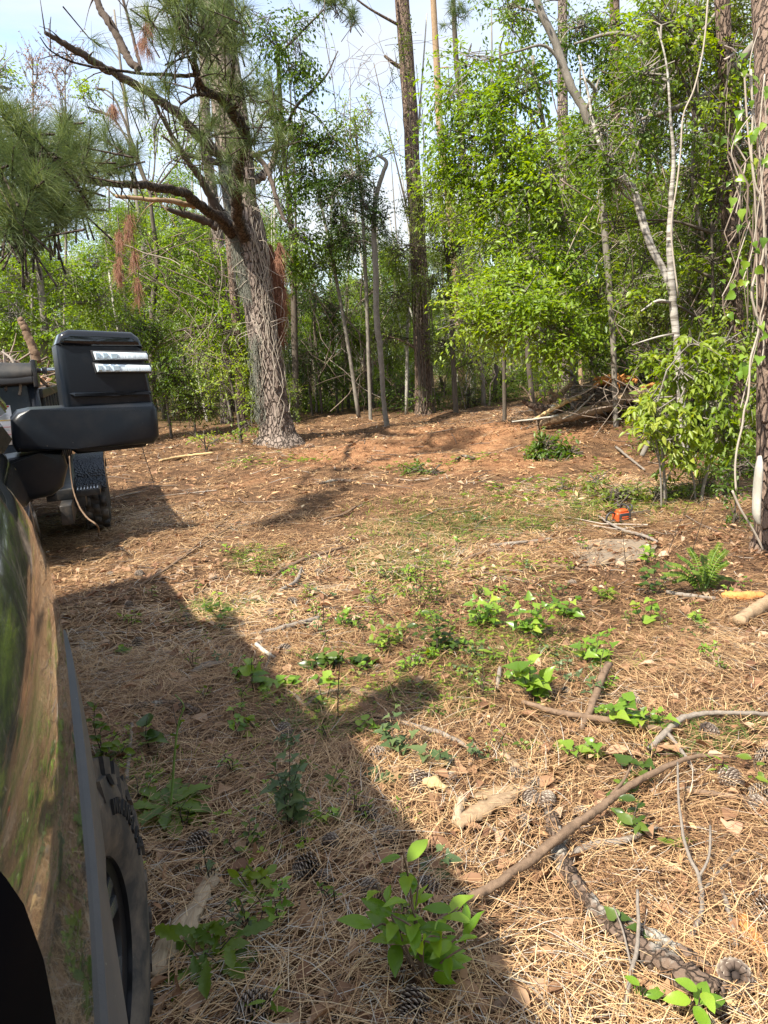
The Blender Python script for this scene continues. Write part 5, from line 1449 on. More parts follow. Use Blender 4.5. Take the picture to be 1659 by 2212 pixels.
# cab: pillars and roof in one, glass separate
mb = MB()
prof = [(2.05, 1.50), (2.75, 1.86), (3.2, 1.9), (3.9, 1.95), (4.25, 1.50)]
box(mb, (-W_ + .06, 2.1, 1.42), (-.06, 4.2, 1.50), TR.f)
pts = lambda q: [(p[0], p[1]) for p in q]
for l_ in (-.17, -W_ + .17):
    for (p0, p1) in (((2.05, 1.50), (2.80, 1.86)), ((3.3, 1.5), (3.32, 1.87)), ((4.25, 1.5), (3.93, 1.86))):
        ins = .20 if l_ > -1 else -.12
        tube(mb, [TR.w(l_ + ins * .6, p0[0], p0[1]), TR.w(l_ - ins * .4, p1[0], p1[1])], [.045, .04], sides=6, k=3)
mb.build('cab_pillars', M_paint, truck)
mb = MB(); prism(mb, [(-.36, 2.80), (-W_ + .36, 2.80), (-W_ + .32, 3.94), (-.32, 3.94)], 1.90, 1.85, lambda V: TR.w(V[:, 0], V[:, 1], V[:, 2]), .02); mb.build('roof', M_paint, truck)
def pane(name, P4, parent=truck):
    mb = MB(); P4 = np.array([TR.w(*p) for p in P4]); nn = norm(np.cross(P4[1] - P4[0], P4[2] - P4[0])) * .006
    V = np.vstack([P4 - nn, P4 + nn]); mb.add(V, None, [(0, 1, 2, 3), (7, 6, 5, 4), (0, 4, 5, 1), (1, 5, 6, 2), (2, 6, 7, 3), (3, 7, 4, 0)]); return mb.build(name, M_glass, parent, smooth=False)
pane('windshield', [(-.16, 2.09, 1.53), (-W_ + .16, 2.09, 1.53), (-W_ + .35, 2.80, 1.85), (-.35, 2.80, 1.85)])
pane('rear_window', [(-.16, 4.22, 1.52), (-W_ + .16, 4.22, 1.52), (-W_ + .33, 3.93, 1.85), (-.33, 3.93, 1.85)])
for s_ in (0, 1):
    f_ = lambda l: l if s_ == 0 else -W_ - l
    pane('side_window', [(f_(-.10), 2.20, 1.50), (f_(-.10), 3.27, 1.50), (f_(-.30), 3.29, 1.85), (f_(-.31), 2.86, 1.85)])
    pane('side_window', [(f_(-.10), 3.34, 1.50), (f_(-.10), 4.15, 1.50), (f_(-.30), 3.90, 1.85), (f_(-.30), 3.34, 1.85)])
for nm, lo, hi in (('bed_side', (-.15, 4.2, .62), (-.075, 5.55, 1.34)), ('bed_side', (-W_ + .02, 4.2, .62), (-W_ + .10, 5.55, 1.42)), ('tailgate', (-W_ + .1, 5.47, .66), (-.1, 5.55, 1.40)), ('bed_floor', (-W_ + .1, 4.2, .74), (-.1, 5.47, .80)), ('bed_front', (-W_ + .1, 4.21, .80), (-.1, 4.25, 1.42)), ('rear_bumper', (-W_ + .06, 5.58, .46), (-.06, 5.72, .66)), ('rocker_step', (-.14, 2.15, .36), (.03, 4.1, .44)), ('chassis', (-1.5, .3, .40), (-.46, 5.5, .56))):
    tb(nm, lo, hi, M_paint if 'bed' in nm or nm == 'tailgate' else M_black, .015)

mb = MB()     # black lamp surround wrapping on to the fender side
A_, Z_ = np.meshgrid(np.linspace(.15, .64, 10), np.linspace(.86, 1.50, 16))
sk = A_ - (Z_ - 1.2) * .12 * 0
VV = np.stack([side_l(sk, Z_) + .005, sk, nose(sk, Z_)], -1); V2 = VV - np.array([.012, 0, 0]); n_ = VV.shape[0] * VV.shape[1]
i, j = np.meshgrid(np.arange(15), np.arange(9), indexing='ij'); q = (i * 10 + j).ravel()
Q1 = np.stack([q, q + 1, q + 11, q + 10], 1)
ed = [(9 + 10 * k, 9 + 10 * (k + 1), n_ + 9 + 10 * (k + 1), n_ + 9 + 10 * k) for k in range(15)]
mb.add(TR.f(np.vstack([VV.reshape(-1, 3), V2.reshape(-1, 3)])), None, np.vstack([Q1, Q1[:, ::-1] + n_, ed]))
mb.build('lamp_surround', M_lampblack, truck)
# flare: swept round the arch
mb = MB()
th = np.radians(np.linspace(-14, 190, 60))
prof_ = [(.125, -.006, 0), (.118, .008, 0), (.07, .010, 0), (.008, .011, 0), (0, .006, 0), (.0, -.02, 0), (.004, -.10, 0)]   # (radius beyond arch, lip offset)
V = []
for h in th:
    c, s = -math.cos(h), math.sin(h)
    row = []
    for dr, dl, _ in prof_:
        a_, z_ = WA + c * (WR + dr), .43 + s * (WR + dr)
        base_l = float(side_l(WA + c * (WR + .125), .43 + s * (WR + .125)))
        lip = float(np.interp(s, [0, .5, .8, 1], [.006, .007, .012, .025]))  # lip line measured off the photograph
        lip = lip - (.004 if c < -.6 else 0)
        k_ = (.125 - dr) / .125
        row.append((base_l * (1 - k_) + lip * k_ + dl * (1 if dl > -.015 else 1), a_, z_))
    V.append(row)
V = np.array(V); n_, m_ = V.shape[:2]
i, j = np.meshgrid(np.arange(n_ - 1), np.arange(m_ - 1), indexing='ij'); q = (i * m_ + j).ravel()
mb.add(TR.f(V.reshape(-1, 3)), None, np.stack([q, q + 1, q + m_ + 1, q + m_], 1)); mb.build('wheel_arch_flare', M_flare, truck)
mb = MB()      # inner arch liner
V = np.array([[(l_, WA - math.cos(h) * (WR + .03), .43 + math.sin(h) * (WR + .03)) for l_ in (-.02, -.42)] for h in th])
i = np.arange(len(th) - 1) * 2
mb.add(TR.f(V.reshape(-1, 3)), None, np.stack([i, i + 1, i + 3, i + 2], 1)); mb.build('arch_liner', M_darkplastic, truck)

def wheel(centre, axis, fwd, R_t=.43, wdt=.28, rim=.25, parent=truck, text=None, detail=True):
    """centre of the outer face; axis points outwards"""
    ax = norm(axis); fw = norm(fwd); up = np.array([0, 0, 1.0]); cc = np.array(centre, float)
    def fm(r, th_, o_): return cc + ax * np.asarray(o_)[..., None] + (np.cos(th_) * np.asarray(r))[..., None] * up + (np.sin(th_) * np.asarray(r))[..., None] * fw
    ns = 72 if detail else 36
    prof = [(rim, -.035), (rim + .010, -.004), (rim + .035, .012), (rim + .08, .020), (R_t - .075, .016), (R_t - .045, .004), (R_t - .022, -.018), (R_t - .014, -.05), (R_t - .014, -wdt + .05), (R_t - .022, -wdt + .018), (R_t - .06, -wdt - .012), (rim, -wdt + .03)]
    mb = MB(); th_ = np.arange(ns) * 2 * math.pi / ns
    V = np.stack([fm(np.full(ns, r), th_, np.full(ns, o_)) for r, o_ in prof])
    i, j = np.meshgrid(np.arange(len(prof) - 1), np.arange(ns), indexing='ij')
    a_ = (i * ns + j).ravel(); b_ = (i * ns + (j + 1) % ns).ravel()
    mb.add(V.reshape(-1, 3), None, np.stack([a_, b_, b_ + ns, a_ + ns], 1))
    ty = mb.build('tyre', M_tyre, parent)
    mb = MB()
    nl = 26 if detail else 14
    for k in range(nl):
        for row, (o0, o1, r0, r1) in enumerate(((.004, -.055, R_t - .040, R_t + .004), (-.070, -.135, R_t - .02, R_t + .004), (-.15, -.21, R_t - .02, R_t + .004), (-.225, -wdt, R_t - .03, R_t + .004))):
            t0 = (k + (.5 if row % 2 else 0)) * 2 * math.pi / nl; dt = math.pi / nl * 1.35
            c8 = []
            for r_, sh in ((r0, 0), (r1, .01)):
                for o_, tt_ in ((o0 - sh * .5, t0 + .02), (o0 - sh * .5, t0 + dt), (o1, t0 + dt + .05), (o1, t0 + .07)):
                    c8.append(fm(np.array(r_), np.array(tt_), np.array(o_)))
            mb.add(np.array(c8), None, [(0, 1, 2, 3), (7, 6, 5, 4), (0, 4, 5, 1), (1, 5, 6, 2), (2, 6, 7, 3), (3, 7, 4, 0)])
            if row == 0 and detail:     # the lug's foot on the sidewall
                rr_ = (R_t - .085 if k % 2 else R_t - .06)
                c8 = [fm(np.array(r_), np.array(tt_), np.array(o_)) for o_s in (0, 1) for r_, tt_, o_ in ((R_t - .036, t0 + .02, .010 * o_s + .003), (R_t - .036, t0 + dt, .010 * o_s + .003), (rr_, t0 + dt * .7, .008 * o_s + .013), (rr_, t0 + dt * .25, .008 * o_s + .013))]
                mb.add(np.array(c8), None, [(0, 1, 2, 3), (7, 6, 5, 4), (0, 4, 5, 1), (1, 5, 6, 2), (2, 6, 7, 3), (3, 7, 4, 0)])
    tag(mb.build('tread_lugs', M_tyre, ty, smooth=False), kind='stuff')
    if text:
        cu = bpy.data.curves.new('lettering', 'FONT')
        th0 = math.radians(28)
        for k, chh in enumerate(text):
            cu = bpy.data.curves.new('letter', 'FONT'); cu.body = chh; cu.size = .050; cu.extrude = .003; cu.align_x = 'CENTER'
            tmp = bpy.data.objects.new('letter', cu)
            dg = bpy.context.evaluated_depsgraph_get()
            C.objects.link(tmp); bpy.context.view_layer.update()
            me = bpy.data.meshes.new_from_object(tmp.evaluated_get(bpy.context.evaluated_depsgraph_get()))
            bpy.data.objects.remove(tmp)
            me.materials.clear(); me.materials.append(M_tyre2)
            lt = bpy.data.objects.new('letter', me); C.objects.link(lt)
            tt_ = th0 + k * .125
            rr_ = R_t - .122
            p = fm(np.array(rr_), np.array(tt_), np.array(.0215))
            ydir = math.cos(tt_) * up + math.sin(tt_) * fw
            xdir = np.cross(ydir, ax)
            M = Matrix.Identity(4)
            for q_ in range(3): M[q_][0] = xdir[q_]; M[q_][1] = ydir[q_]; M[q_][2] = ax[q_]; M[q_][3] = p[q_]
            lt.parent = ty; lt.matrix_local = Matrix.Translation(-Vector(parent.location)) @ M
    mb = MB()
    prof = [(rim + .004, .0), (rim + .006, -.012), (rim - .012, -.02), (rim - .02, -.05), (rim - .025, -wdt + .04)]
    V = np.stack([fm(np.full(ns, r), th_, np.full(ns, o_)) for r, o_ in prof])
    i, j = np.meshgrid(np.arange(len(prof) - 1), np.arange(ns), indexing='ij')
    a_ = (i * ns + j).ravel(); b_ = (i * ns + (j + 1) % ns).ravel()
    mb.add(V.reshape(-1, 3), None, np.stack([a_, b_, b_ + ns, a_ + ns], 1))
    rm = mb.build('rim', M_rimdark, parent)
    for k in range(6):
        t0 = k * math.pi / 3 + .3; mb = MB()
        for dt in (-.17, .17):
            c8 = []
            for o_ in (-.02, -.055):
                for r_, tt_ in ((.06, t0 - .25), (.06, t0 + .25), (rim - .012, t0 + dt + .085), (rim - .012, t0 + dt - .085)):
                    c8.append(fm(np.array(r_), np.array(tt_), np.array(o_ - (.02 if r_ < .1 else 0))))
            mb.add(np.array(c8), None, [(0, 1, 2, 3), (7, 6, 5, 4), (0, 4, 5, 1), (1, 5, 6, 2), (2, 6, 7, 3), (3, 7, 4, 0)])
        mb.build('spoke', M_rim, rm, smooth=False)
    mb = MB()
    V = np.stack([fm(np.full(16, r), np.arange(16) * math.pi / 8, np.full(16, o_)) for r, o_ in ((.085, -.05), (.08, -.02), (.0, -.018))])
    i, j = np.meshgrid(np.arange(2), np.arange(16), indexing='ij'); a_ = (i * 16 + j).ravel(); b_ = (i * 16 + (j + 1) % 16).ravel()
    mb.add(V.reshape(-1, 3), None, np.stack([a_, b_, b_ + 16, a_ + 16], 1)); mb.build('hub_cap', M_darkplastic, rm)
    if detail:
        mb = MB()
        V = np.stack([fm(np.full(48, r), np.arange(48) * math.pi / 24, np.full(48, o_)) for r, o_ in ((.19, -.12), (.10, -.12), (.10, -.13))])
        i, j = np.meshgrid(np.arange(2), np.arange(48), indexing='ij'); a_ = (i * 48 + j).ravel(); b_ = (i * 48 + (j + 1) % 48).ravel()
        mb.add(V.reshape(-1, 3), None, np.stack([a_, b_, b_ + 48, a_ + 48], 1)); mb.build('brake_disc', M_chrome, rm)
    return ty
M_tyre2 = plain('raised_letters', (.012, .012, .012), .8)
st = math.radians(17)
ax_ = TR.n * math.cos(st) - TR.r * math.sin(st)
fw_ = TR.r * math.cos(st) + TR.n * math.sin(st)
wheel(TR.w(.004, WA, .43), ax_, fw_, rim=.215, text='WRANGLER')
wheel(TR.w(-W_ + .03, WA, .43), -ax_, fw_, detail=False)
wheel(TR.w(-.03, 4.95, .43), TR.n, TR.r, detail=False)
wheel(TR.w(-W_ + .03, 4.95, .43), -TR.n, TR.r, detail=False)

# tow mirror: the outline measured on its own plane, then given depth
AM = 2.42
mir = empty('tow_mirror', TR.w(.0, AM, 1.45)); mir.parent = None
def mpoly(pts_, a=AM): return [tuple(TR.hit(u, v, a)) for u, v in pts_]
def mpart(name, pts_, mat, a0, a1, bev, parent=truck, seg=4):
    mb = MB(); prism(mb, mpoly(pts_, a0), a0, a1, lambda V: TR.w(V[:, 0], V[:, 2], V[:, 1]), bev, seg); return mb.build(name, mat, parent)
bpy.data.objects.remove(mir)
head = mpart('mirror_head', [(121, 744), (128, 722), (147, 713), (284, 719), (301, 732), (309, 752), (336, 880), (141, 890)], M_black, AM - .03, AM + .20, .024)
mpart('mirror_cap', [(120, 743), (127, 721), (147, 711), (285, 717), (302, 730), (312, 752), (136, 751)], M_gloss, AM - .038, AM + .205, .020, head)
mpart('mirror_ridge', [(150, 851), (158, 848), (250, 848), (322, 845), (328, 846), (329, 851), (250, 855), (160, 858)], M_black, AM - .044, AM, .010, head)
for (x0, y0, x1, y1, s_) in ((201, 759.5, 320, 777, 0), (205, 786, 327, 803.5, 1)):
    po = [(x0, y0), (x1 - 4, y0 + 3), (x1, y0 + 8), (x1, y1 - 1), (x0 + 6, y1)]
    mpart('light_bezel', [(x0 - 6, y0 - 3), (x1 - 2, y0 - 1), (x1 + 1, y0 + 7), (x1 + 1, y1 + 2), (x0 + 2, y1 + 3)], M_darkplastic, AM - .040, AM - .01, .004, head)
    ln_ = mpart('light_strip', po, M_lens, AM - .050, AM - .02, .004, head)
    xm = x0 + 62
for k_, (x0, y0) in enumerate(((206, 762), (222, 762), (239, 763), (211, 788.5), (227, 789), (244, 789.5))):
    mpart('lens_cell', [(x0, y0), (x0 + (9 if k_ % 3 < 2 else 14), y0 + .4), (x0 + (10 if k_ % 3 < 2 else 15), y0 + 11), (x0 + 3, y0 + 11.5)], M_cell, AM - .056, AM - .04, .001, head, 1)
low = mpart('mirror_arm_housing', [(23, 908), (38, 891), (66, 885), (332, 869), (342, 882), (347, 944), (334, 959), (160, 970), (38, 979), (27, 962)], M_black, AM - .065, AM + .16, .024, seg=3)
mpart('mirror_arm_underside', [(150, 960), (320, 952), (316, 965), (235, 974), (168, 981), (156, 974)], M_black, AM - .02, AM + .14, .01, low)
base_ = mpart('mirror_foot', [(-30, 998), (84, 979), (136, 973), (148, 1008), (138, 1053), (114, 1072), (64, 1084), (0, 1050)], M_black, AM - .02, AM + .14, .024, seg=3)

sharpen(truck)
# ------------------------------------------------------------------ dump trailer
TL = Fr((.940, .342), (-.342, .940))
tr = empty('dump_trailer', TL.w(-1.45, 9.0, 0), 'black dump trailer with a tarp roll and a heap of branches behind the truck', 'trailer')
def tt(name, lo, hi, mat, bev=.0, parent=tr):
    mb = MB(); box(mb, lo, hi, TL.f, bev); return mb.build(name, mat, parent, smooth=False)
LS_ = -.58; LL = -2.50; A0 = 7.2; A1 = 10.4; ZF = .62
# bulkhead (front wall) with rounded corner post
fw0 = TL.hit(95, 880, A0)
tt('front_wall', (LL, A0, ZF), (LS_ - .07, A0 + .05, 1.60), M_trailer, .02)
mb = MB(); tube(mb, [TL.w(LS_ - .045, A0 + .03, ZF - .05), TL.w(LS_ - .045, A0 + .03, 1.60)], [.05, .05], sides=14, k=2); mb.build('corner_post', M_trailer, tr)
mb = MB(); tube(mb, [TL.w(LL + .045, A0 + .03, ZF - .05), TL.w(LL + .045, A0 + .03, 1.60)], [.05, .05], sides=14, k=2); mb.build('corner_post', M_trailer, tr)
tt('side_wall', (LS_ - .07, A0 + .06, ZF), (LS_ - .03, A1, 1.50), M_trailer)
tt('side_wall', (LL + .03, A0 + .06, ZF), (LL + .07, A1, 1.50), M_trailer)
for k in range(9):
    tt('side_rib', (LS_ - .03, A0 + .25 + k * .37, ZF), (LS_ + .03, A0 + .30 + k * .37, 1.46), M_trailer_frame, .006)
tt('top_rail', (LS_ - .08, A0 + .08, 1.46), (LS_ + .03, A1, 1.54), M_trailer_frame, .008)
tt('top_rail', (LL - .02, A0 + .08, 1.46), (LL + .08, A1, 1.54), M_trailer_frame, .008)
tt('lower_rail', (LS_ - .08, A0 + .0, ZF - .10), (LS_ + .15, A1, ZF), M_trailer_frame, .008)
tt('lower_rail', (LL - .03, A0 + .0, ZF - .10), (LL + .08, A1, ZF), M_trailer_frame, .008)
tt('tailgate', (LL + .05, A1 + .01, ZF), (LS_ - .05, A1 + .06, 1.5), M_trailer)
tt('bed_floor', (LL + .05, A0 + .05, ZF - .06), (LS_ - .05, A1, ZF), M_trailer_frame)
tt('frame', (-1.0, 6.6, .42), (-.86, A1 + .1, .54), M_trailer_frame, .008)
tt('frame', (-2.0, 6.6, .42), (-1.86, A1 + .1, .54), M_trailer_frame, .008)
mb = MB()
for l_ in (-.95, -1.93): tube(mb, [TL.w(l_, 6.95, .50), TL.w(-1.43, 6.0, .50)], [.05, .05], sides=4, k=2)
mb.build('tongue', M_trailer_frame, tr, smooth=False)
tt('tool_box', (-1.75, 6.62, .52), (-.80, 7.12, .86), M_trailer_frame, .015)
lb = tt('latch', (-.79, 6.80, .60), (-.775, 6.84, .82), M_chrome)
mb = MB(); tube(mb, [TL.w(-1.43, 6.1, .05), TL.w(-1.43, 6.1, 1.0)], [.035, .035], sides=10); mb.build('jack', M_trailer_frame, tr)
# wrapped tarp over the top
mb = MB()
n_ = 26; th_ = np.arange(20) * 2 * math.pi / 20
ls = np.linspace(LL - .02, LS_ - .02, n_)
V = np.array([[(l_, A0 + .01 + math.cos(h) * (.105 + .012 * math.sin(7 * l_ + 2 * h)), 1.70 + .02 * math.sin(3 * l_) + math.sin(h) * (.105 + .012 * math.sin(5 * l_ + 1))) for h in th_] for l_ in ls])
i, j = np.meshgrid(np.arange(n_ - 1), np.arange(20), indexing='ij'); a_ = (i * 20 + j).ravel(); b_ = (i * 20 + (j + 1) % 20).ravel()
mb.add(TL.f(V.reshape(-1, 3)), None, np.stack([a_, b_, b_ + 20, a_ + 20], 1))
mb.build('tarp_roll', M_tarp, tr)
tt('tarp_housing', (LL - .02, A0 - .10, 1.60), (LS_ - .02, A0 + .12, 1.66), M_darkplastic, .01)
tt('tarp_bracket', (LS_ - .02, A0 - .10, 1.56), (LS_ + .02, A0 + .12, 1.80), M_trailer, .01)
mb = MB(); tube(mb, [TL.w(LS_ + .0, A0, 1.70), TL.w(LS_ + .22, A0, 1.70)], [.022, .022], sides=10); ck = mb.build('crank_rod', M_chrome, tr)
mb = MB(); tube(mb, [TL.w(LS_ + .21, A0, 1.69), TL.w(LS_ + .20, A0 - .01, 1.88), TL.w(LS_ + .24, A0 - .01, 1.90)], [.008, .008, .008], sides=6); mb.build('crank_handle', M_chrome, ck)
tt('rod_collar', (LS_ + .06, A0 - .03, 1.67), (LS_ + .10, A0 + .03, 1.73), M_darkplastic, .008)
mb = MB(); tube(mb, [TL.w(LS_ + .0, A0 + .05, 1.66), TL.w(LS_ + .02, A0 + 1.5, 1.50)], [.018, .018], sides=5); mb.build('strap', M_darkplastic, tr)
# decal
dz0, dz1 = 1.02, 1.36
l1_ = float(TL.hit(26, 900, A0)[0]); zt = float(TL.hit(26, 875, A0)[1]); zb = float(TL.hit(30, 960, A0)[1])
dec = tt('warning_decal', (l1_ - .46, A0 - .004, zb), (l1_, A0, zt), M_white)
hh_ = zt - zb
def strip(z0, z1, l0, l1, mat, nm='print'):
    mb = MB(); box(mb, (l1_ + l0, A0 - .008, zb + z0 * hh_), (l1_ + l1, A0 - .0045, zb + z1 * hh_), TL.f); return mb.build(nm, mat, dec, smooth=False)
strip(.955, .995, -.45, -.01, M_red); strip(.955, .995, -.20, -.09, M_greyprint, 'print_block')
strip(.62, .64, -.45, 0, M_yel); strip(.45, .46, -.45, -.005, M_red); strip(.26, .27, -.45, -.005, M_red)
strip(.86, .92, -.14, -.11, M_blackprint, 'pictogram'); strip(.84, .88, -.10, -.04, M_blackprint, 'pictogram')
for k in range(8): strip(.79 - .02 * k, .795 - .02 * k, -.44, -.02 - .03 * rng.random(), M_greyprint, 'text_line')
for k in range(6): strip(.41 - .022 * k, .415 - .022 * k, -.44, -.03 - .05 * rng.random(), M_greyprint, 'text_line')
for k in range(6): strip(.22 - .03 * k, .226 - .03 * k, -.44, -.03 - .05 * rng.random(), M_greyprint, 'text_line')
# fenders and tyres
FA = 7.86
def fenders(l0, l1):
    prof = [(FA, .50), (FA, .62), (FA + .10, .80), (FA + 1.70, .80), (FA + 1.82, .62), (FA + 1.82, .50)]
    mb = MB()
    for k in range(len(prof) - 1):
        (a_, z_), (b_, y_) = prof[k], prof[k + 1]
        V = np.array([(l0, a_, z_), (l1, a_, z_), (l1, b_, y_), (l0, b_, y_)]); V2 = V.copy(); V2[:, 2] -= .006; V2[:, 1] += .004
        mb.add(TL.f(np.vstack([V, V2])), None, [(0, 1, 2, 3), (7, 6, 5, 4), (0, 4, 5, 1), (2, 6, 7, 3)])
    f = mb.build('fender', M_plate, tr, smooth=False)
    lo_, hi_ = (l1 - .0, l1 + .006) if l1 > -1 else (l0 - .006, l0)
    mb = MB()
    V = [(p[0], p[1]) for p in prof] + [(FA + 1.74, .56), (FA + 1.62, .70), (FA + .16, .70), (FA + .08, .56)]
    VV = np.array([(lo_, a_, z_) for a_, z_ in V] + [(hi_, a_, z_) for a_, z_ in V])
    n = len(V); T = []
    strip_ = [(0, 9), (1, 9), (2, 8), (3, 7), (4, 6), (5, 6)]
    Qs = []
    for q in range(5):
        a0_, b0_ = strip_[q]; a1_, b1_ = strip_[q + 1]
        if b0_ != b1_: Qs += [(a0_, a1_, b1_, b0_), (n + b0_, n + b1_, n + a1_, n + a0_)]
        else: T += [(a0_, a1_, b0_), (n + b0_, n + a1_, n + a0_)]
    mb.add(TL.f(VV), T, Qs)
    mb.build('fender_skirt', M_trailer, f, smooth=False)
fenders(LS_ + .15, LS_ + .44); fenders(LL - .44, LL - .15)
for l_, s_ in ((LS_ + .41, 1), (LL - .41, -1)):
    for a_ in (8.32, 9.18): wheel(TL.w(l_, a_, .36), TL.n * s_, TL.r, R_t=.36, wdt=.21, rim=.2, parent=tr, detail=False)
st_ = tt('step', (LS_ + .16, 7.42, .50), (LS_ + .38, 7.72, .56), M_trailer_frame, .004)
for k in range(7): tt('step_ridge', (LS_ + .17 + .03 * k, 7.44, .561), (LS_ + .185 + .03 * k, 7.70, .572), M_rim, 0, st_)
tt('step_bracket', (LS_ + .06, 7.45, .40), (LS_ + .24, 7.70, .50), M_trailer_frame, .004)
tt('side_frame_panel', (LS_ + .04, 6.9, .34), (LS_ + .14, 10.2, .52), M_trailer_frame, .01)

# load of brush on the trailer
mb = MB()
for k in range(260):
    l_, a_ = rng.uniform(LL + .15, LS_ - .15), rng.uniform(A0 + .1, A1 - .1)
    z_ = 1.50 + .42 * rng.random() * math.sin(math.pi * (l_ - LL) / (LS_ - LL)) ** .5
    p = TL.w(l_, a_, z_); d = norm(rng.normal(0, 1, 3) * [1, 1, .35])
    thin(mb, [p - d * .35, p + rng.normal(0, .05, 3), p + d * .35], [.012, .010, .004], k=2, sides=4, rnd=rng.random())
x_ = rng.uniform(LL + .1, LS_ - .1, 2600); y_ = rng.uniform(A0 + .08, A1 - .1, 2600)
zz_ = 1.48 + (.34 * np.sin(math.pi * (x_ - LL) / (LS_ - LL)) ** .5) * rng.random(2600)
ml = MB(); leaves(ml, TL.w(x_, y_, zz_), rng.normal(0, 1, (2600, 3)), rng.normal(0, 1, (2600, 3)), np.full(2600, .09), np.full(2600, .05), rng.random(2600) * .8 + .2)
tag(mb.build('brush_load', M_twig), 'tangle of bare sticks heaped on the dump trailer', 'brush', kind='stuff')
tag(ml.build('dead_leaves', M_leaf_dead), 'dry tan leaves heaped in the trailer load', 'leaves', kind='stuff')
mb = MB(); V = []
n_ = 14
L2 = np.linspace(LL + .06, LS_ - .06, n_); A2 = np.linspace(A0 + .06, A1 - .02, n_)
VV = np.array([[(l_, a_, 1.44 + .22 * math.sin(math.pi * (l_ - LL) / (LS_ - LL)) ** .5 + rng.normal(0, .02)) for l_ in L2] for a_ in A2])
i, j = np.meshgrid(np.arange(n_ - 1), np.arange(n_ - 1), indexing='ij'); q = (i * n_ + j).ravel()
mb.add(TL.f(VV.reshape(-1, 3)), None, np.stack([q, q + 1, q + n_ + 1, q + n_], 1)); tag(mb.build('soil_load', M_chip), 'brown debris filling the trailer bed', 'debris', kind='stuff')
def stick_obj(label, pts, radii, mat, name='stick', cat='stick', sides=8, k=8, rough=.14, group=None, nubs=0, forks=()):
    mb = MB(); P, R_ = tube(mb, pts, radii, sides=sides, k=k, rough=rough, wob=.12)
    for _ in range(nubs):
        q = rng.integers(2, len(P) - 2); d = norm(rng.normal(0, 1, 3) + [0, 0, .5])
        tube(mb, [P[q], P[q] + d * (R_[q] * 1.2 + .006)], [R_[q] * .5, R_[q] * .3], sides=5, k=2)
    for fp, fr in forks:
        tube(mb, fp, fr, sides=6, k=4, rough=rough)
    return tag(mb.build(name, mat), label, cat, group)
ya = 6.9
stick_obj('rough reddish broken branch standing up out of the trailer load', [at(80, 782, ya + .3), at(68, 745, ya + .3), at(55, 712, ya + .3), at(42, 688, ya + .3)], [.04, .042, .038, .03], B_stick)
stick_obj('pale forked twig hanging down the front of the trailer', [at(30, 778, 6.6), at(36, 800, 6.55), at(42, 822, 6.5), at(44, 840, 6.5), at(41, 853, 6.5)], [.010, .016, .013, .011, .012], B_stickgrey, nubs=4, forks=[([at(36, 800, 6.55), at(24, 775, 6.6), at(5, 760, 6.8)], [.012, .012, .010])])
stick_obj('thin pale twig looped over the tarp roll', [at(-5, 806, 6.5), at(8, 798, 6.5), at(20, 796, 6.5), at(35, 803, 6.45), at(52, 805, 6.5), at(70, 798, 6.5), at(84, 796, 6.6)], [.008] * 7, B_stickgrey)
stick_obj('thin brown vine dangling from the trailer fender to the ground', [at(150, 985, 6.6), at(155, 1040, 6.6), at(165, 1080, 6.5), at(185, 1115, 6.4), at(211, 1137, 6.3), G(213, 1160) ], [.006, .006, .007, .008, .007, .004], B_stick, name='hanging_vine', cat='vine')
stick_obj('thin dead twig dangling below the mirror', [at(306, 960, 5), at(314, 990, 5), at(328, 1030, 5), at(333, 1048, 5)], [.003, .003, .003, .002], B_limb, name='twig', cat='twig')

# ================================================================== STUMP, SAW, LOGS
c = G(1300, 1196)
ms, t, b, o = newmat('cut_stump_face')
v = coords(t)
rings = t.nodes.new('ShaderNodeTexWave'); rings.wave_type = 'RINGS'; rings.rings_direction = 'Z'; rings.inputs['Scale'].default_value = 22; rings.inputs['Distortion'].default_value = 2.5; rings.inputs['Detail'].default_value = 3
t.links.new(v, rings.inputs['Vector'])
sawm = noise(t, coords(t, (4, 90, 4)), 1.0, 2)
cc_ = mixc(t, noise(t, v, 3.2, 4), (.21, .145, .085), (.095, .09, .085))
cc_ = mixc(t, mathn(t, 'MULTIPLY', rings.outputs['Fac'], .25), cc_, (.30, .20, .11))
cc_ = mixc(t, mathn(t, 'MULTIPLY', sawm, .35), cc_, (.27, .22, .16))
t.links.new(cc_, b.inputs['Base Color']); b.inputs['Roughness'].default_value = .85; bump(t, b, sawm, .4, .004)
stump = empty('tree_stump', c, 'wide stump cut flush with the ground, greyish at its left, dusted with sawdust', 'stump')
mb = MB(); n_ = 40; V = []; aj = np.arange(n_) * 2 * math.pi / n_
rad = .36 * (1 + .10 * np.sin(2 * aj + .4) + .05 * np.sin(5 * aj))
ring = np.stack([c[0] + 1.18 * rad * np.cos(aj), c[1] + .98 * rad * np.sin(aj), np.full(n_, c[2] + .02) + .012 * np.cos(aj)], 1)
cen = np.array([[c[0], c[1], c[2] + .024]])
V = np.vstack([cen, cen + (ring - cen) * .5, ring]); T = [(0, 1 + q, 1 + (q + 1) % n_) for q in range(n_)]; Q = [(1 + q, 1 + n_ + q, 1 + n_ + (q + 1) % n_, 1 + (q + 1) % n_) for q in range(n_)]
mb.add(V - 0, T, Q); face = mb.build('cut_face', ms, stump)
mb = MB(); r2_ = c + (ring - c) * [1.02, 1.02, 1]; r3_ = c + (ring - c) * [1.10, 1.10, 1] - [0, 0, .14]
mb.add(np.vstack([r2_ - [0, 0, .004], r3_]), None, [(q, n_ + q, n_ + (q + 1) % n_, (q + 1) % n_) for q in range(n_)]); mb.build('bark', B_pine2, stump)

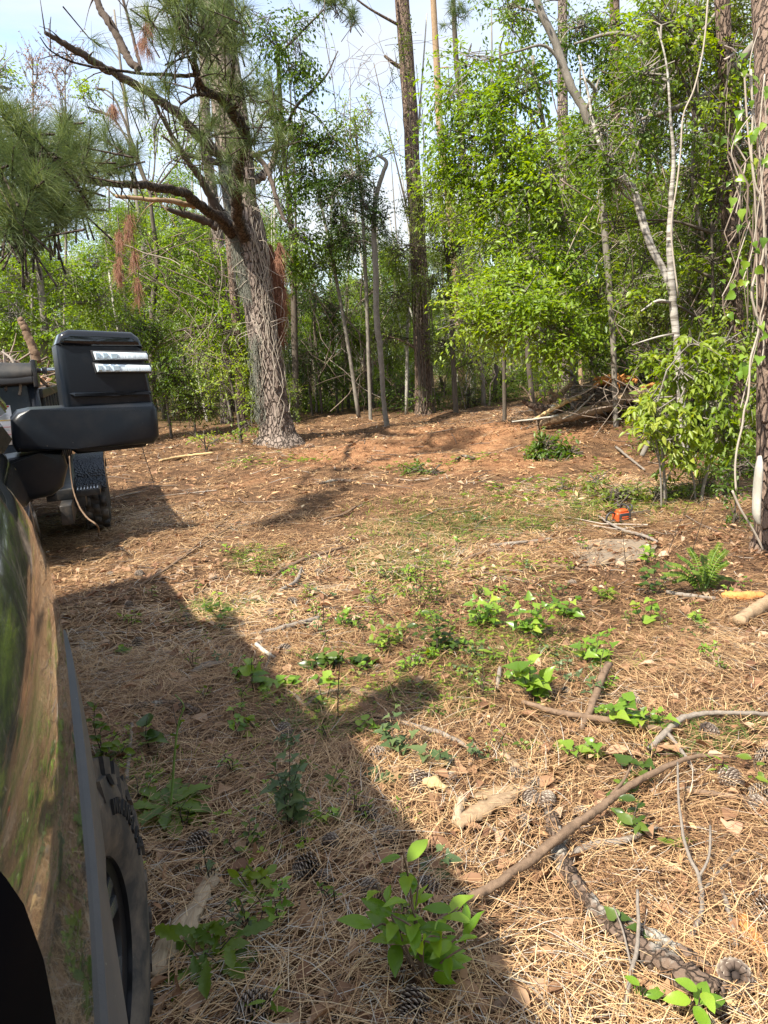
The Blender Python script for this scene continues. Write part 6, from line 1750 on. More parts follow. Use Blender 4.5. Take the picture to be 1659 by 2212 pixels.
# chainsaw
c = G(1345, 1128); ys = c[1]
saw = empty('chainsaw', c, 'orange and black chainsaw resting on the straw behind the flush stump', 'chainsaw')
def sb(name, lo, hi, mat, bev=.01, par=None):
    S = np.array([.96, .28, 0]); N_ = np.array([-.28, .96, 0])
    f = lambda V: c + .62 * (V[:, :1] * S + V[:, 1:2] * N_ + V[:, 2:3] * np.array([0, 0, 1.0]))
    mb = MB(); box(mb, lo, hi, f, bev); return mb.build(name, mat, par or saw, smooth=True)
sb('engine_body', (-.13, -.06, .02), (.10, .08, .16), M_orangeplastic, .025)
sb('top_cover', (-.09, -.055, .14), (.06, .06, .20), M_orangeplastic, .025)
sb('starter_cover', (-.10, -.085, .03), (.07, -.055, .15), M_darkplastic, .012)
sb('vent_slot', (-.07, -.09, .06), (.04, -.084, .075), M_orangeplastic, .002); sb('vent_slot', (-.07, -.09, .09), (.04, -.084, .105), M_orangeplastic, .002)
sb('clutch_cover', (.0, .07, .03), (.14, .10, .12), M_darkplastic, .01)
sb('guide_bar', (.13, .05, .055), (.52, .056, .115), M_chrome, .002)
def arc(name, pts, r, mat):
    S = np.array([.96, .28, 0]); N_ = np.array([-.28, .96, 0])
    mb = MB(); tube(mb, [c + .62 * (p[0] * S + p[1] * N_ + np.array([0, 0, p[2]])) for p in pts], [r * .62] * len(pts), sides=10, k=5); mb.build(name, mat, saw)
arc('front_handle', [(.05, -.11, .06), (.04, -.115, .17), (.03, -.09, .24), (.03, 0, .26), (.03, .08, .24), (.03, .10, .14), (.03, .09, .06)], .014, M_darkplastic)
arc('rear_handle', [(-.12, 0, .14), (-.19, 0, .17), (-.26, 0, .13), (-.27, 0, .06), (-.20, 0, .03), (-.12, 0, .05)], .016, M_darkplastic)
arc('hand_guard', [(.10, -.06, .16), (.12, -.05, .24), (.12, .03, .25), (.10, .06, .18)], .010, M_darkplastic)

def gst(label, pts, mat, lift=0, name='stick', cat='stick', **kw):
    """stick lying on the ground: (u, v, width px) along it"""
    P, R_ = [], []
    for q in pts:
        u, v, wp = q[:3]; lf = q[3] if len(q) > 3 else lift
        p = G(u, v, 0); r = wp * .5 * float(np.linalg.norm(p - EYE)) / FPX
        p = p + np.array([0, 0, r * .75 + lf + .022]); P.append(p); R_.append(r)
    fk = []
    for f in kw.pop('fork', ()):
        Pf, Rf = [], []
        for q in f:
            p = G(q[0], q[1], 0); r = q[2] * .5 * float(np.linalg.norm(p - EYE)) / FPX
            Pf.append(p + np.array([0, 0, r * .75 + (q[3] if len(q) > 3 else lift) + .022])); Rf.append(r)
        fk.append((Pf, Rf))
    return stick_obj(label, P, R_, mat, name, cat, forks=fk, **kw)

# pile at the edge of the wood
yl = 12.6
def lst(label, pts, mat, y=None, **kw):
    P = [at(u, v, (q[0] if q else yl)) for u, v, w_, *q in pts]; R_ = [w_ * .5 * (q[0] if q else yl) / FPX for u, v, w_, *q in pts]
    return stick_obj(label, P, R_, mat, **kw)
lst('thick bare yellow-brown log sloping up to the right in the pile', [(1168, 915, 14, 12.3), (1200, 906, 18, 12.3), (1262, 892, 24, 12.3), (1320, 874, 25, 12.3), (1372, 853, 24, 12.35), (1440, 830, 22, 12.5)], B_wood, name='fallen_log', cat='log', sides=16, rough=.10, nubs=3)
lst('long pale split pole propped left of the thick bare log', [(1152, 908, 6, 12.2), (1190, 886, 9, 12.2), (1222, 869, 9, 12.2), (1255, 857, 7, 12.25)], B_woodyel, name='split_pole', cat='pole')
lst('dark bark forked log at the left of the pile', [(1128, 865, 9, 12.8), (1150, 876, 14, 12.8), (1175, 883, 19, 12.7), (1215, 884, 20, 12.7)], B_log, name='fallen_log', cat='log', sides=12, rough=.14, nubs=4)
lst('short broken log with a pointed stub, topmost at the left of the pile', [(1185, 866, 14, 13.0), (1205, 858, 17, 13.0), (1222, 840, 11, 13.0), (1238, 824, 9, 13.0)], B_wood, name='fallen_log', cat='log', rough=.15)
lst('small jagged stub crossing the short broken log', [(1185, 845, 8, 12.9), (1198, 852, 8, 12.9), (1212, 860, 7, 12.9)], B_wood, name='log_stub', cat='log')
lst('thin pale pole lying low in front of the pile', [(1106, 911, 3, 12.0), (1150, 906, 4, 12.0), (1206, 898, 5, 12.0)], B_pale, name='pole', cat='pole')
lst('slender stick across the thick bare log', [(1215, 905, 3, 12.0), (1240, 893, 4, 12.0), (1262, 872, 4, 12.0), (1285, 850, 3, 12.05)], B_grey, name='stick')
gst('upright broken snag in front of the log pile', [(1172, 947, 4, 0), (1150, 915, 4, .35), (1131, 893, 3, .6)], B_stick, name='snag', cat='snag', fork=[[(1150, 915, 3, .35), (1144, 900, 2, .62)]])
# torn root end
rw = empty('root_wad', at(1335, 860, 12.6), 'torn stump end with splintered orange wood above black roots', 'stump')
mb = MB()
cc0 = at(1330, 822, 12.6)
for k in range(70):
    d = norm(rng.normal(0, 1, 3) * [1, .7, .22]); p = cc0 + rng.normal(0, 1, 3) * [.13, .10, .035]
    tube(mb, [p - d * .11, p, p + d * rng.uniform(.06, .17)], [.04, .034, .006], sides=5, k=2, rough=.2)
mb.build('splintered_wood', B_orange, rw)
mb = MB()
for k in range(46):
    p = at(rng.uniform(1298, 1360), rng.uniform(832, 850), 12.7 + rng.normal(0, .12)); e = p + np.array([rng.normal(0, .35), rng.normal(0, .25), -rng.uniform(.1, .45)])
    tube(mb, [p, (p + e) / 2 + rng.normal(0, .07, 3), e], [.05, .03, .008], sides=5, k=3, rough=.2)
mb.build('roots', B_darkgrey, rw)
mb = MB()
for k in range(240):
    p = at(rng.uniform(1230, 1440), rng.uniform(835, 905), 12.7 + rng.normal(0, .4)); d = norm(rng.normal(0, 1, 3) * [1, .6, .4])
    thin(mb, [p - d * .4, p + rng.normal(0, .06, 3), p + d * .4], [.010, .009, .004], k=2, sides=3, rnd=rng.random())
tag(mb.build('brushwood', M_twig), 'bare brushwood heaped around the fallen logs', 'brush', kind='stuff')
# rusty torn wood bits
lst('orange torn slab lying behind the yellow-green shrub', [(1386, 838, 6, 12), (1405, 832, 9, 12), (1425, 828, 5, 12)], B_orange, name='wood_slab', cat='wood', rough=.3)
gst('orange rotten chunk at the right edge before the tan log', [(1560, 1298, 12), (1600, 1303, 20), (1650, 1300, 14)], B_orange, name='wood_chunk', cat='wood', rough=.3, nubs=4)

# sticks on the ground, each described by what it looks like and where it lies
gst('long tan branch running diagonally across the straw, the longest in view', [(912, 2095, 12.4), (925, 2060, 16.5), (955, 2010, 16.5), (1000, 1975, 16.5, .01), (1080, 1945, 17.2, .03), (1180, 1880, 17.9, .05), (1230, 1845, 17.9, .06), (1290, 1800, 15.8, .06), (1340, 1760, 14.4, .06), (1400, 1718, 12.4, .05), (1500, 1664, 8.3, .03), (1590, 1650, 5.5)], B_stick, name='branch', cat='branch', sides=12, nubs=12, fork=[[(1320, 1768, 6.9, .07), (1345, 1750, 6.2, .09), (1362, 1720, 4.1, .1)]])
gst('dark crumbling bark-covered log half buried under the long tan branch', [(1185, 1765, 20), (1200, 1810, 28), (1215, 1870, 30), (1250, 1940, 32), (1300, 2000, 32), (1360, 2060, 38), (1450, 2115, 44), (1560, 2190, 46)], B_log, lift=-.012, name='rotting_log', cat='log', sides=16, rough=.14, nubs=6)
gst('second dark rotten limb lying along the crumbling log', [(1330, 2000, 18), (1400, 2040, 22), (1470, 2075, 20), (1530, 2110, 14)], B_log, name='rotting_limb', cat='limb', rough=.14)
gst('short stout stick leaning up over the orange-brown one', [(1255, 1590, 12), (1280, 1545, 15, .02), (1298, 1500, 16, .04), (1316, 1470, 15, .05)], B_stick, nubs=3)
gst('orange-brown straight stick crossing under the stout leaning one', [(1128, 1537, 9, .02), (1200, 1560, 12, .02), (1300, 1577, 13, .02), (1430, 1592, 12)], B_stick, nubs=3)
gst('pale grey bent stick reaching in from the right edge', [(1402, 1635, 12), (1440, 1604, 12, .02), (1475, 1580, 12, .03), (1530, 1568, 9, .03), (1600, 1563, 8, .02), (1665, 1556, 8)], B_stickgrey, fork=[[(1440, 1604, 8, .02), (1475, 1640, 8), (1500, 1680, 7)]])
gst('slender forked twig standing near the right edge', [(1462, 1712, 3.6, .10), (1465, 1800, 4.8, .09), (1480, 1880, 6.0, .06), (1508, 1930, 7.2, .03), (1515, 1985, 8.4, .01), (1492, 2045, 10.8)], B_stickgrey, name='forked_twig', cat='twig', fork=[[(1508, 1930, 5.4, .03), (1530, 1895, 4.8, .05), (1532, 1845, 4.2, .08)]])
gst('knobbly twig sticking up from the bottom edge right of centre', [(1345, 2215, 7.2), (1362, 2140, 8.4, .02), (1378, 2070, 7.2, .04), (1376, 1990, 5.4, .08)], B_stickgrey, name='twig', cat='twig', fork=[[(1362, 2120, 4.2, .03), (1345, 2060, 3.6, .05), (1325, 2010, 2.4, .06)]])
gst('grey straight stick slanting below the patch of heart leaves', [(830, 1555, 5), (870, 1572, 9), (960, 1605, 10, .01), (1035, 1640, 8)], B_stickgrey)
gst('grey knotted stick right of the long tan branch', [(1225, 1872, 13), (1260, 1850, 14), (1310, 1838, 14), (1355, 1830, 12), (1420, 1800, 8)], B_stickgrey, nubs=3)
gst('wide strip of pale peeled wood lying beside the truck tyre', [(330, 2120, 34), (370, 2070, 44), (420, 1995, 40), (450, 1935, 32), (468, 1905, 20)], B_wood, name='wood_slab', cat='wood', flat=None) if False else None
def slab(label, pts, mat, thick=.4, name='wood_slab', cat='wood'):
    P, R_ = [], []
    for u, v, wp in pts:
        p = G(u, v); r = wp * .5 * float(np.linalg.norm(p - EYE)) / FPX; P.append(p + [0, 0, r * thick * .8 + .028]); R_.append(r)
    mb = MB()
    Ps, Rs = smooth_path(P, R_, 5)
    T_ = norm(np.gradient(Ps, axis=0)); S_ = norm(np.cross(T_, [0, 0, 1.0])); an = np.arange(10) * 2 * math.pi / 10
    jg = 1 + .16 * rng.normal(0, 1, len(Ps))
    V = np.vstack([Ps[k] + np.cos(an)[:, None] * S_[k] * Rs[k] * (1 + .22 * rng.normal(0, 1, 10)[:, None]) * jg[k] + (np.sin(an) * Rs[k] * thick)[:, None] * np.array([0, 0, 1.0]) for k in range(len(Ps))] + [Ps[:1], Ps[-1:]])
    n = len(Ps); i, j = np.meshgrid(np.arange(n - 1), np.arange(10), indexing='ij'); a_ = (i * 10 + j).ravel(); b_ = (i * 10 + (j + 1) % 10).ravel()
    jj = np.arange(10)
    T = np.vstack([np.stack([(jj + 1) % 10, jj, np.full(10, n * 10)], 1), np.stack([(n - 1) * 10 + jj, (n - 1) * 10 + (jj + 1) % 10, np.full(10, n * 10 + 1)], 1)])
    mb.add(V, T, np.stack([a_, b_, b_ + 10, a_ + 10], 1))
    return tag(mb.build(name, mat, smooth=False), label, cat)
slab('wide strip of pale peeled wood lying beside the truck tyre', [(325, 2130, 30), (368, 2070, 44), (420, 1995, 42), (450, 1935, 32), (466, 1905, 18)], B_slab2)
slab('thick broken tan chunk of wood left of the dark crumbling log', [(985, 1802, 26), (1030, 1778, 38), (1080, 1755, 36), (1122, 1732, 26)], B_wood, .6, 'wood_chunk')
slab('short upright knuckle of wood joined to the left of the broken tan chunk', [(988, 1800, 26), (992, 1770, 20), (1000, 1742, 16)], B_slab2, .8, 'wood_chunk')
slab('flat yellow wood slab just behind the broken tan chunk', [(1025, 1738, 18), (1065, 1730, 26), (1112, 1715, 20)], B_slab, .3)
slab('yellow fungus-like rotten lump beside the dark pine cone', [(915, 1705, 16), (940, 1712, 28), (965, 1722, 14)], B_woodyel, .7, 'rotten_lump')
slab('tan log end coming in at the right edge', [(1595, 1360, 22), (1625, 1342, 28), (1670, 1318, 30)], B_wood, .9, 'log_end', 'log')
slab('pale bark flake lying on its side among the heart leaves', [(1085, 1640, 12), (1108, 1660, 18), (1130, 1680, 10)], B_wood, .3, 'bark_flake', 'bark')
slab('grey bark flake in the shade near the mirror side', [(415, 1462, 10), (450, 1448, 26), (488, 1440, 12)], B_stickgrey, .25, 'bark_flake', 'bark')
slab('broad brown bark flake beside the pale root', [(760, 1500, 20), (800, 1512, 30), (838, 1522, 14)], B_stick, .2, 'bark_flake', 'bark')
slab('curled brown bark at the right edge low down', [(1600, 1990, 14), (1620, 2030, 26), (1645, 2080, 22)], B_orange, .15, 'bark_flake', 'bark')
slab('small bright slab of wood in the pale straw right of the long branch', [(985 + 540, 2160, 10), (1560, 2175, 18), (1590, 2190, 10)], B_woodyel, .3)
for lab, pts, mt_ in [
    ('white weathered stick lying left of the fern-like plant', [(1440, 1288, 7), (1480, 1296, 9), (1545, 1303, 7)], B_stickgrey),
    ('pair-forked long thin stem slanting up the sunlit straw near the trailer shadow', [(282, 1282, 4), (340, 1250, 5), (420, 1195, 5), (520, 1130, 4)], B_stick),
    ('second thin stem beside the long slanting one', [(300, 1275, 3), (380, 1220, 4), (430, 1180, 4), (505, 1110, 3)], B_stick),
    ('curved dark stick in the sun right of the bright weedy clump', [(585, 1258, 7), (620, 1235, 9), (670, 1212, 8), (740, 1190, 6)], B_stick),
    ('short grey stick just below the curved dark one', [(605, 1286, 8), (640, 1265, 9), (652, 1235, 6)], B_stickgrey),
    ('dark bark-covered stick in the truck shadow', [(270, 1545, 12), (350, 1532, 14), (400, 1540, 14), (432, 1552, 12)], B_log),
    ('thin grey stick end-on near the truck shadow by the rosette', [(276, 1700, 8), (281, 1640, 9), (287, 1575, 7)], B_stickgrey),
    ('brown stick just above the rosette', [(275, 1740, 10), (330, 1722, 12), (365, 1716, 8)], B_stick),
    ('white splintered stick leaning against the heart-leaved stem', [(555, 1408, 8, .02), (575, 1422, 9, .01), (596, 1432, 6)], B_pale),
    ('bone-white short twig beside the splintered one', [(590, 1405, 5), (582, 1435, 6), (565, 1470, 5)], B_stickgrey),
    ('crooked pale root snaking right of the heart-leaved stem', [(610, 1495, 6), (640, 1515, 9), (660, 1535, 10), (690, 1515, 9), (730, 1500, 6)], B_stickgrey),
    ('weathered grey driftwood-like piece in the shaded straw', [(520, 1385, 6), (580, 1375, 10), (640, 1360, 12), (690, 1345, 10)], B_stickgrey),
    ('short thick brown stick in the middle shade', [(470, 1392, 6), (520, 1383, 8), (600, 1385, 7)], B_stick),
    ('small dark arched root in front of the leafy heap', [(985, 998, 5), (1000, 990, 6), (1025, 996, 6)], B_log),
    ('straight pale stick lying across the scraped soil at left', [(345, 1000, 5), (400, 990, 6), (462, 982, 4)], B_woodyel),
    ('long brown stick on the open ground left of the scraped soil', [(700, 1128, 5), (740, 1118, 6), (770, 1100, 5)], B_stick),
    ('dark splinter on the red soil ahead of the middle pine', [(690, 1050, 5), (730, 1043, 7), (770, 1045, 4)], B_log),
    ('grey stick slanting on the clearing before the leafy heap', [(1130, 985, 3), (1180, 955, 4), (1215, 930, 3)], B_stickgrey),
    ('pale fallen twig left of the yellow-green shrub', [(1330, 970, 5), (1360, 995, 5), (1392, 1020, 4)], B_stickgrey),
    ('bleached stick beyond the flush stump', [(1060, 1185, 6), (1120, 1180, 7), (1190, 1172, 6)], B_stickgrey),
    ('brown branch beyond the flush stump reaching to the chainsaw', [(1290, 1120, 4), (1340, 1150, 6), (1390, 1165, 7), (1420, 1178, 5)], B_stickgrey),
    ('dark stick lying before the flush stump', [(1150, 1230, 5), (1210, 1232, 7), (1270, 1240, 5)], B_stick),
    ('sunlit brown stick left of the flush stump', [(1000, 1218, 6), (1050, 1200, 8), (1100, 1196, 6)], B_stick),
    ('upright grey peg of wood in the middle straw', [(1075, 1500, 9), (1078, 1478, 10, .01), (1080, 1462, 8, .02)], B_stickgrey),
    ('short tan twig lying low at the bottom edge centre', [(1060, 2200, 10), (1085, 2185, 16), (1105, 2175, 10)], B_stick),
    ('thin curved twig at the bottom edge, centre', [(1110, 2120, 4), (1150, 2150, 5), (1200, 2205, 4)], B_stickgrey),
    ('brown straight stick at the right between cones', [(1480, 1722, 8), (1540, 1732, 12), (1610, 1738, 8)], B_stick),
    ('grey forked twig at the right edge beside the curled bark', [(1500, 1960, 4), (1560, 1890, 6), (1600, 1850, 5), (1660, 1870, 5)], B_stickgrey),
    ('grey drooping twig low right of the forked twig', [(1590, 2060, 8), (1575, 1990, 9), (1560, 1940, 7)], B_stickgrey),
    ('thin stick slanting in the straw above the broken tan chunk', [(850, 1600, 3), (900, 1650, 4), (950, 1660, 3)], B_stick),
    ('short pale splint right of the curved twig', [(1168, 1860, 6), (1195, 1845, 10), (1230, 1826, 6)], B_wood),
    ('tan stick propped under the right side of the long branch', [(1100, 1830, 5), (1050, 1790, 5), (1010, 1745, 5)], B_stickgrey)]:
    gst(lab, pts, mt_, nubs=2)

# ================================================================== PINE CONES
def cone_mesh(seed, open_):
    r = np.random.default_rng(seed); mb = MB()
    n = 110; k = np.arange(n); t_ = k / (n - 1); ang = k * 2.39996
    z = -.5 + t_ * 1.0
    prof = .36 * np.sin(np.clip((t_ * .93 + .07), 0, 1) ** .75 * math.pi) ** .8 + .03
    tube(mb, [[0, 0, -.5], [0, 0, 0], [0, 0, .46]], [.12, .17, .03], sides=8, k=4, rnd=.05)
    D = np.stack([np.cos(ang), np.sin(ang), .25 + .9 * (t_ - .35) + (1 - open_)], 1); D = norm(D)
    rad = np.stack([np.cos(ang), np.sin(ang), 0 * ang], 1)
    P0 = rad * .10 + np.array([0, 0, 1.0]) * (z[:, None])
    S = np.stack([-np.sin(ang), np.cos(ang), 0 * ang], 1)
    up = norm(np.cross(S, D))
    Ln = prof * (.75 + .25 * open_) ; Wd = .085 + .05 * np.sin(t_ * math.pi)
    a_ = P0 - S * .03; b_ = P0 + S * .03
    c_ = P0 + D * Ln[:, None] + S * Wd[:, None]; d_ = P0 + D * Ln[:, None] - S * Wd[:, None]
    tip = P0 + D * (Ln * 1.16)[:, None] + up * .02
    th = -up * .035
    V = np.stack([a_, b_, c_, d_, tip, c_ + th, d_ + th, tip + th], 1).reshape(-1, 3)
    kk = k[:, None] * 8
    Q = np.concatenate([kk + np.array([0, 1, 2, 3])]); T = np.concatenate([kk + np.array(x) for x in ((3, 2, 4), (5, 6, 7))] )
    Q2 = np.concatenate([kk + np.array(x) for x in ((2, 5, 7, 4), (4, 7, 6, 3), (1, 0, 6, 5))])
    rnd = np.tile([.12, .12, .55, .55, .95, .35, .35, .8], n) + r.normal(0, .08, n * 8)
    mb.add(V, T, np.vstack([Q, Q2]), np.clip(rnd, 0, 1))
    return mb.build('pine_cone', M_cone, link=False)
CM = [cone_mesh(1, 1.0), cone_mesh(2, .8), cone_mesh(3, .55)]
cones = []
for (u, v, d, s_) in [(905, 1700, 0, 38), (930, 1690, 1, 26), (845, 1817, 2, 40), (795, 1770, 0, 38), (715, 1828, 1, 34), (1165, 1700, 1, 26), (1150, 1710, 0, 26), (1180, 1745, 2, 46), (1145, 1738, 1, 40), (1580, 1697, 0, 46), (1630, 1752, 2, 50), (1532, 1592, 2, 40),
                      (1362, 1526, 0, 40), (618, 1414, 1, 32), (690, 1590, 0, 24), (616, 1590, 0, 34), (430, 1838, 0, 44), (662, 1886, 1, 46), (655, 1815, 1, 28), (890, 2192, 0, 70), (545, 2195, 0, 60), (1585, 2128, 0, 60), (1656, 1985, 0, 46), (240, 1246, 0, 14), (303, 1246, 0, 17),
                      (344, 1242, 0, 15), (632, 1306, 0, 20), (800, 1304, 0, 22), (1236, 1266, 0, 17), (815, 1642, 1, 38), (815, 1451, 0, 22), (562, 1398, 0, 16), (902, 1433, 2, 26), (405, 1338, 0, 17), (300, 1395, 0, 22), (280, 1310, 0, 14), (690, 1240, 0, 13), (895, 1230, 0, 12), (1255, 1765, 0, 20), (1110, 1680, 0, 24), (925, 1930, 0, 40), (1010, 1950, 0, 36),
                      (700, 1905, 1, 26), (850, 1400, 0, 22), (1655, 1650, 0, 34), (1640, 1725, 0, 34), (975, 1690, 2, 28), (800, 1930, 0, 36), (500, 1410, 0, 14), (1440, 1365, 1, 18), (1225, 1500, 2, 20), (748, 1730, 0, 20), (1130, 1780, 1, 22), (585, 1330, 0, 16), (760, 1355, 0, 18)]:
    p = G(u, v); size = s_ * float(np.linalg.norm(p - EYE)) / FPX * 1.35
    size = min(max(size * .8, .055), .085)
    ax = norm(rng.normal(0, 1, 3) * [1, 1, .35])
    M = Matrix.Translation(Vector(p + np.array([0, 0, size * .26]))) @ Vector(ax).to_track_quat('Z', 'Y').to_matrix().to_4x4() @ Matrix.Scale(size, 4)
    o = place('pine_cone', CM[d], None, M); tag(o, None, 'pine cone', 'pine cones lying on the straw'); cones.append(o)

# ================================================================== GROUND PLANTS
LSC = 1.0
def plant(name, label, cat, u, v, stems, kind, lsz, n, lean=(0, 0), stem_mat=None, w=1.0, droop=.2, r=.0022, top=True, group=None):
    """upright plant: stems are (du, dv) of each tip in picture px from the root at u, v"""
    b = G(u, v); t_ = empty(name, b, label, cat, group)
    y = b[1]
    mb = MB()
    for (du, dv) in stems:
        tip = at(u + du, v + dv, y + rng.normal(0, .03))
        mid = (b + tip) / 2 + rng.normal(0, .02, 3) + np.array([0, 0, .02])
        P, R_ = smooth_path([b - [0, 0, .01], mid, tip], [r, r * .8, r * .5], 6)
        tube(mb, P, R_, sides=5, raw=True, cap=False)
        m_ = max(2, int(n / len(stems)))
        for q in range(m_):
            f = .25 + .75 * (q + .5) / m_ if top else (q + .5) / m_
            p = P[int(f * (len(P) - 1))]
            a_ = q * 2.4 + rng.normal(0, .4)
            d = np.array([math.cos(a_), math.sin(a_), .45 - droop + rng.normal(0, .2)])
            d = norm(d) * (1 - .5 * (f > .93)) + np.array([0, 0, .5]) * (f > .93)
            put_leaf(t_, kind, p + norm(d) * .008, d, norm(np.array([-.2, -.25, 1.0]) + rng.normal(0, .25, 3)), lsz * LSC * rng.uniform(.65, 1.15) * (.8 + .3 * (1 - f)), w)
    mb.build('stem', stem_mat or B_limb, t_)
    return t_
plants = []
LSC = 1.0
# the sapling in the foreground
sap = plant('leafy_sapling', 'knee-high leafy sapling with broad fresh leaves at the bottom centre', 'sapling', 915, 2125,
            [(-45, -285), (-100, -215), (-35, -190), (75, -165), (120, -140), (-110, -120), (-70, -150), (50, -100), (-10, -230), (140, -110)], 'sap', .10, 56, r=.004, stem_mat=B_stick, droop=.05, w=.74)
for (du, dv) in ((5, 40), (-60, -60), (70, -10), (60, 30)):
    b = sap.location; q = at(915 + du, 2100 + dv, b[1] + .02)
    put_leaf(sap, 'sap', q, [rng.normal(), rng.normal(), -.2], [0, -.4, 1], .08)
# rosette with tall flower stalk
b = G(366, 1762); ros = empty('weed_rosette', b, 'flat rosette of jagged bright green leaves with one tall stalk', 'weed')
for q in range(30):
    a_ = q * 2.399; L_ = rng.uniform(.12, .19) * (1.0 if q % 3 else .8)
    put_leaf(ros, 'jag', b + np.array([0, 0, .012 + .001 * q]), [math.cos(a_), math.sin(a_), .15 + .010 * q], [0, 0, 1], L_, .95)
mb = MB(); st_p = [b, at(372, 1700, b[1]), at(378, 1620, b[1] - .02), at(386, 1560, b[1] - .02), at(397, 1525, b[1] - .03), at(378, 1500, b[1] - .03)]
M_stalk = plain('green_stalk', (.16, .26, .06), .5)
thin(mb, st_p, [.006, .005, .004, .003, .002, .0015], k=6, sides=8); mb.build('stalk', M_stalk, ros)
for q in range(6): put_leaf(ros, 'jag', st_p[2] + (st_p[4] - st_p[2]) * q / 6, rng.normal(0, 1, 3) + [0, 0, 1.2], [0, -1, .5], .03)

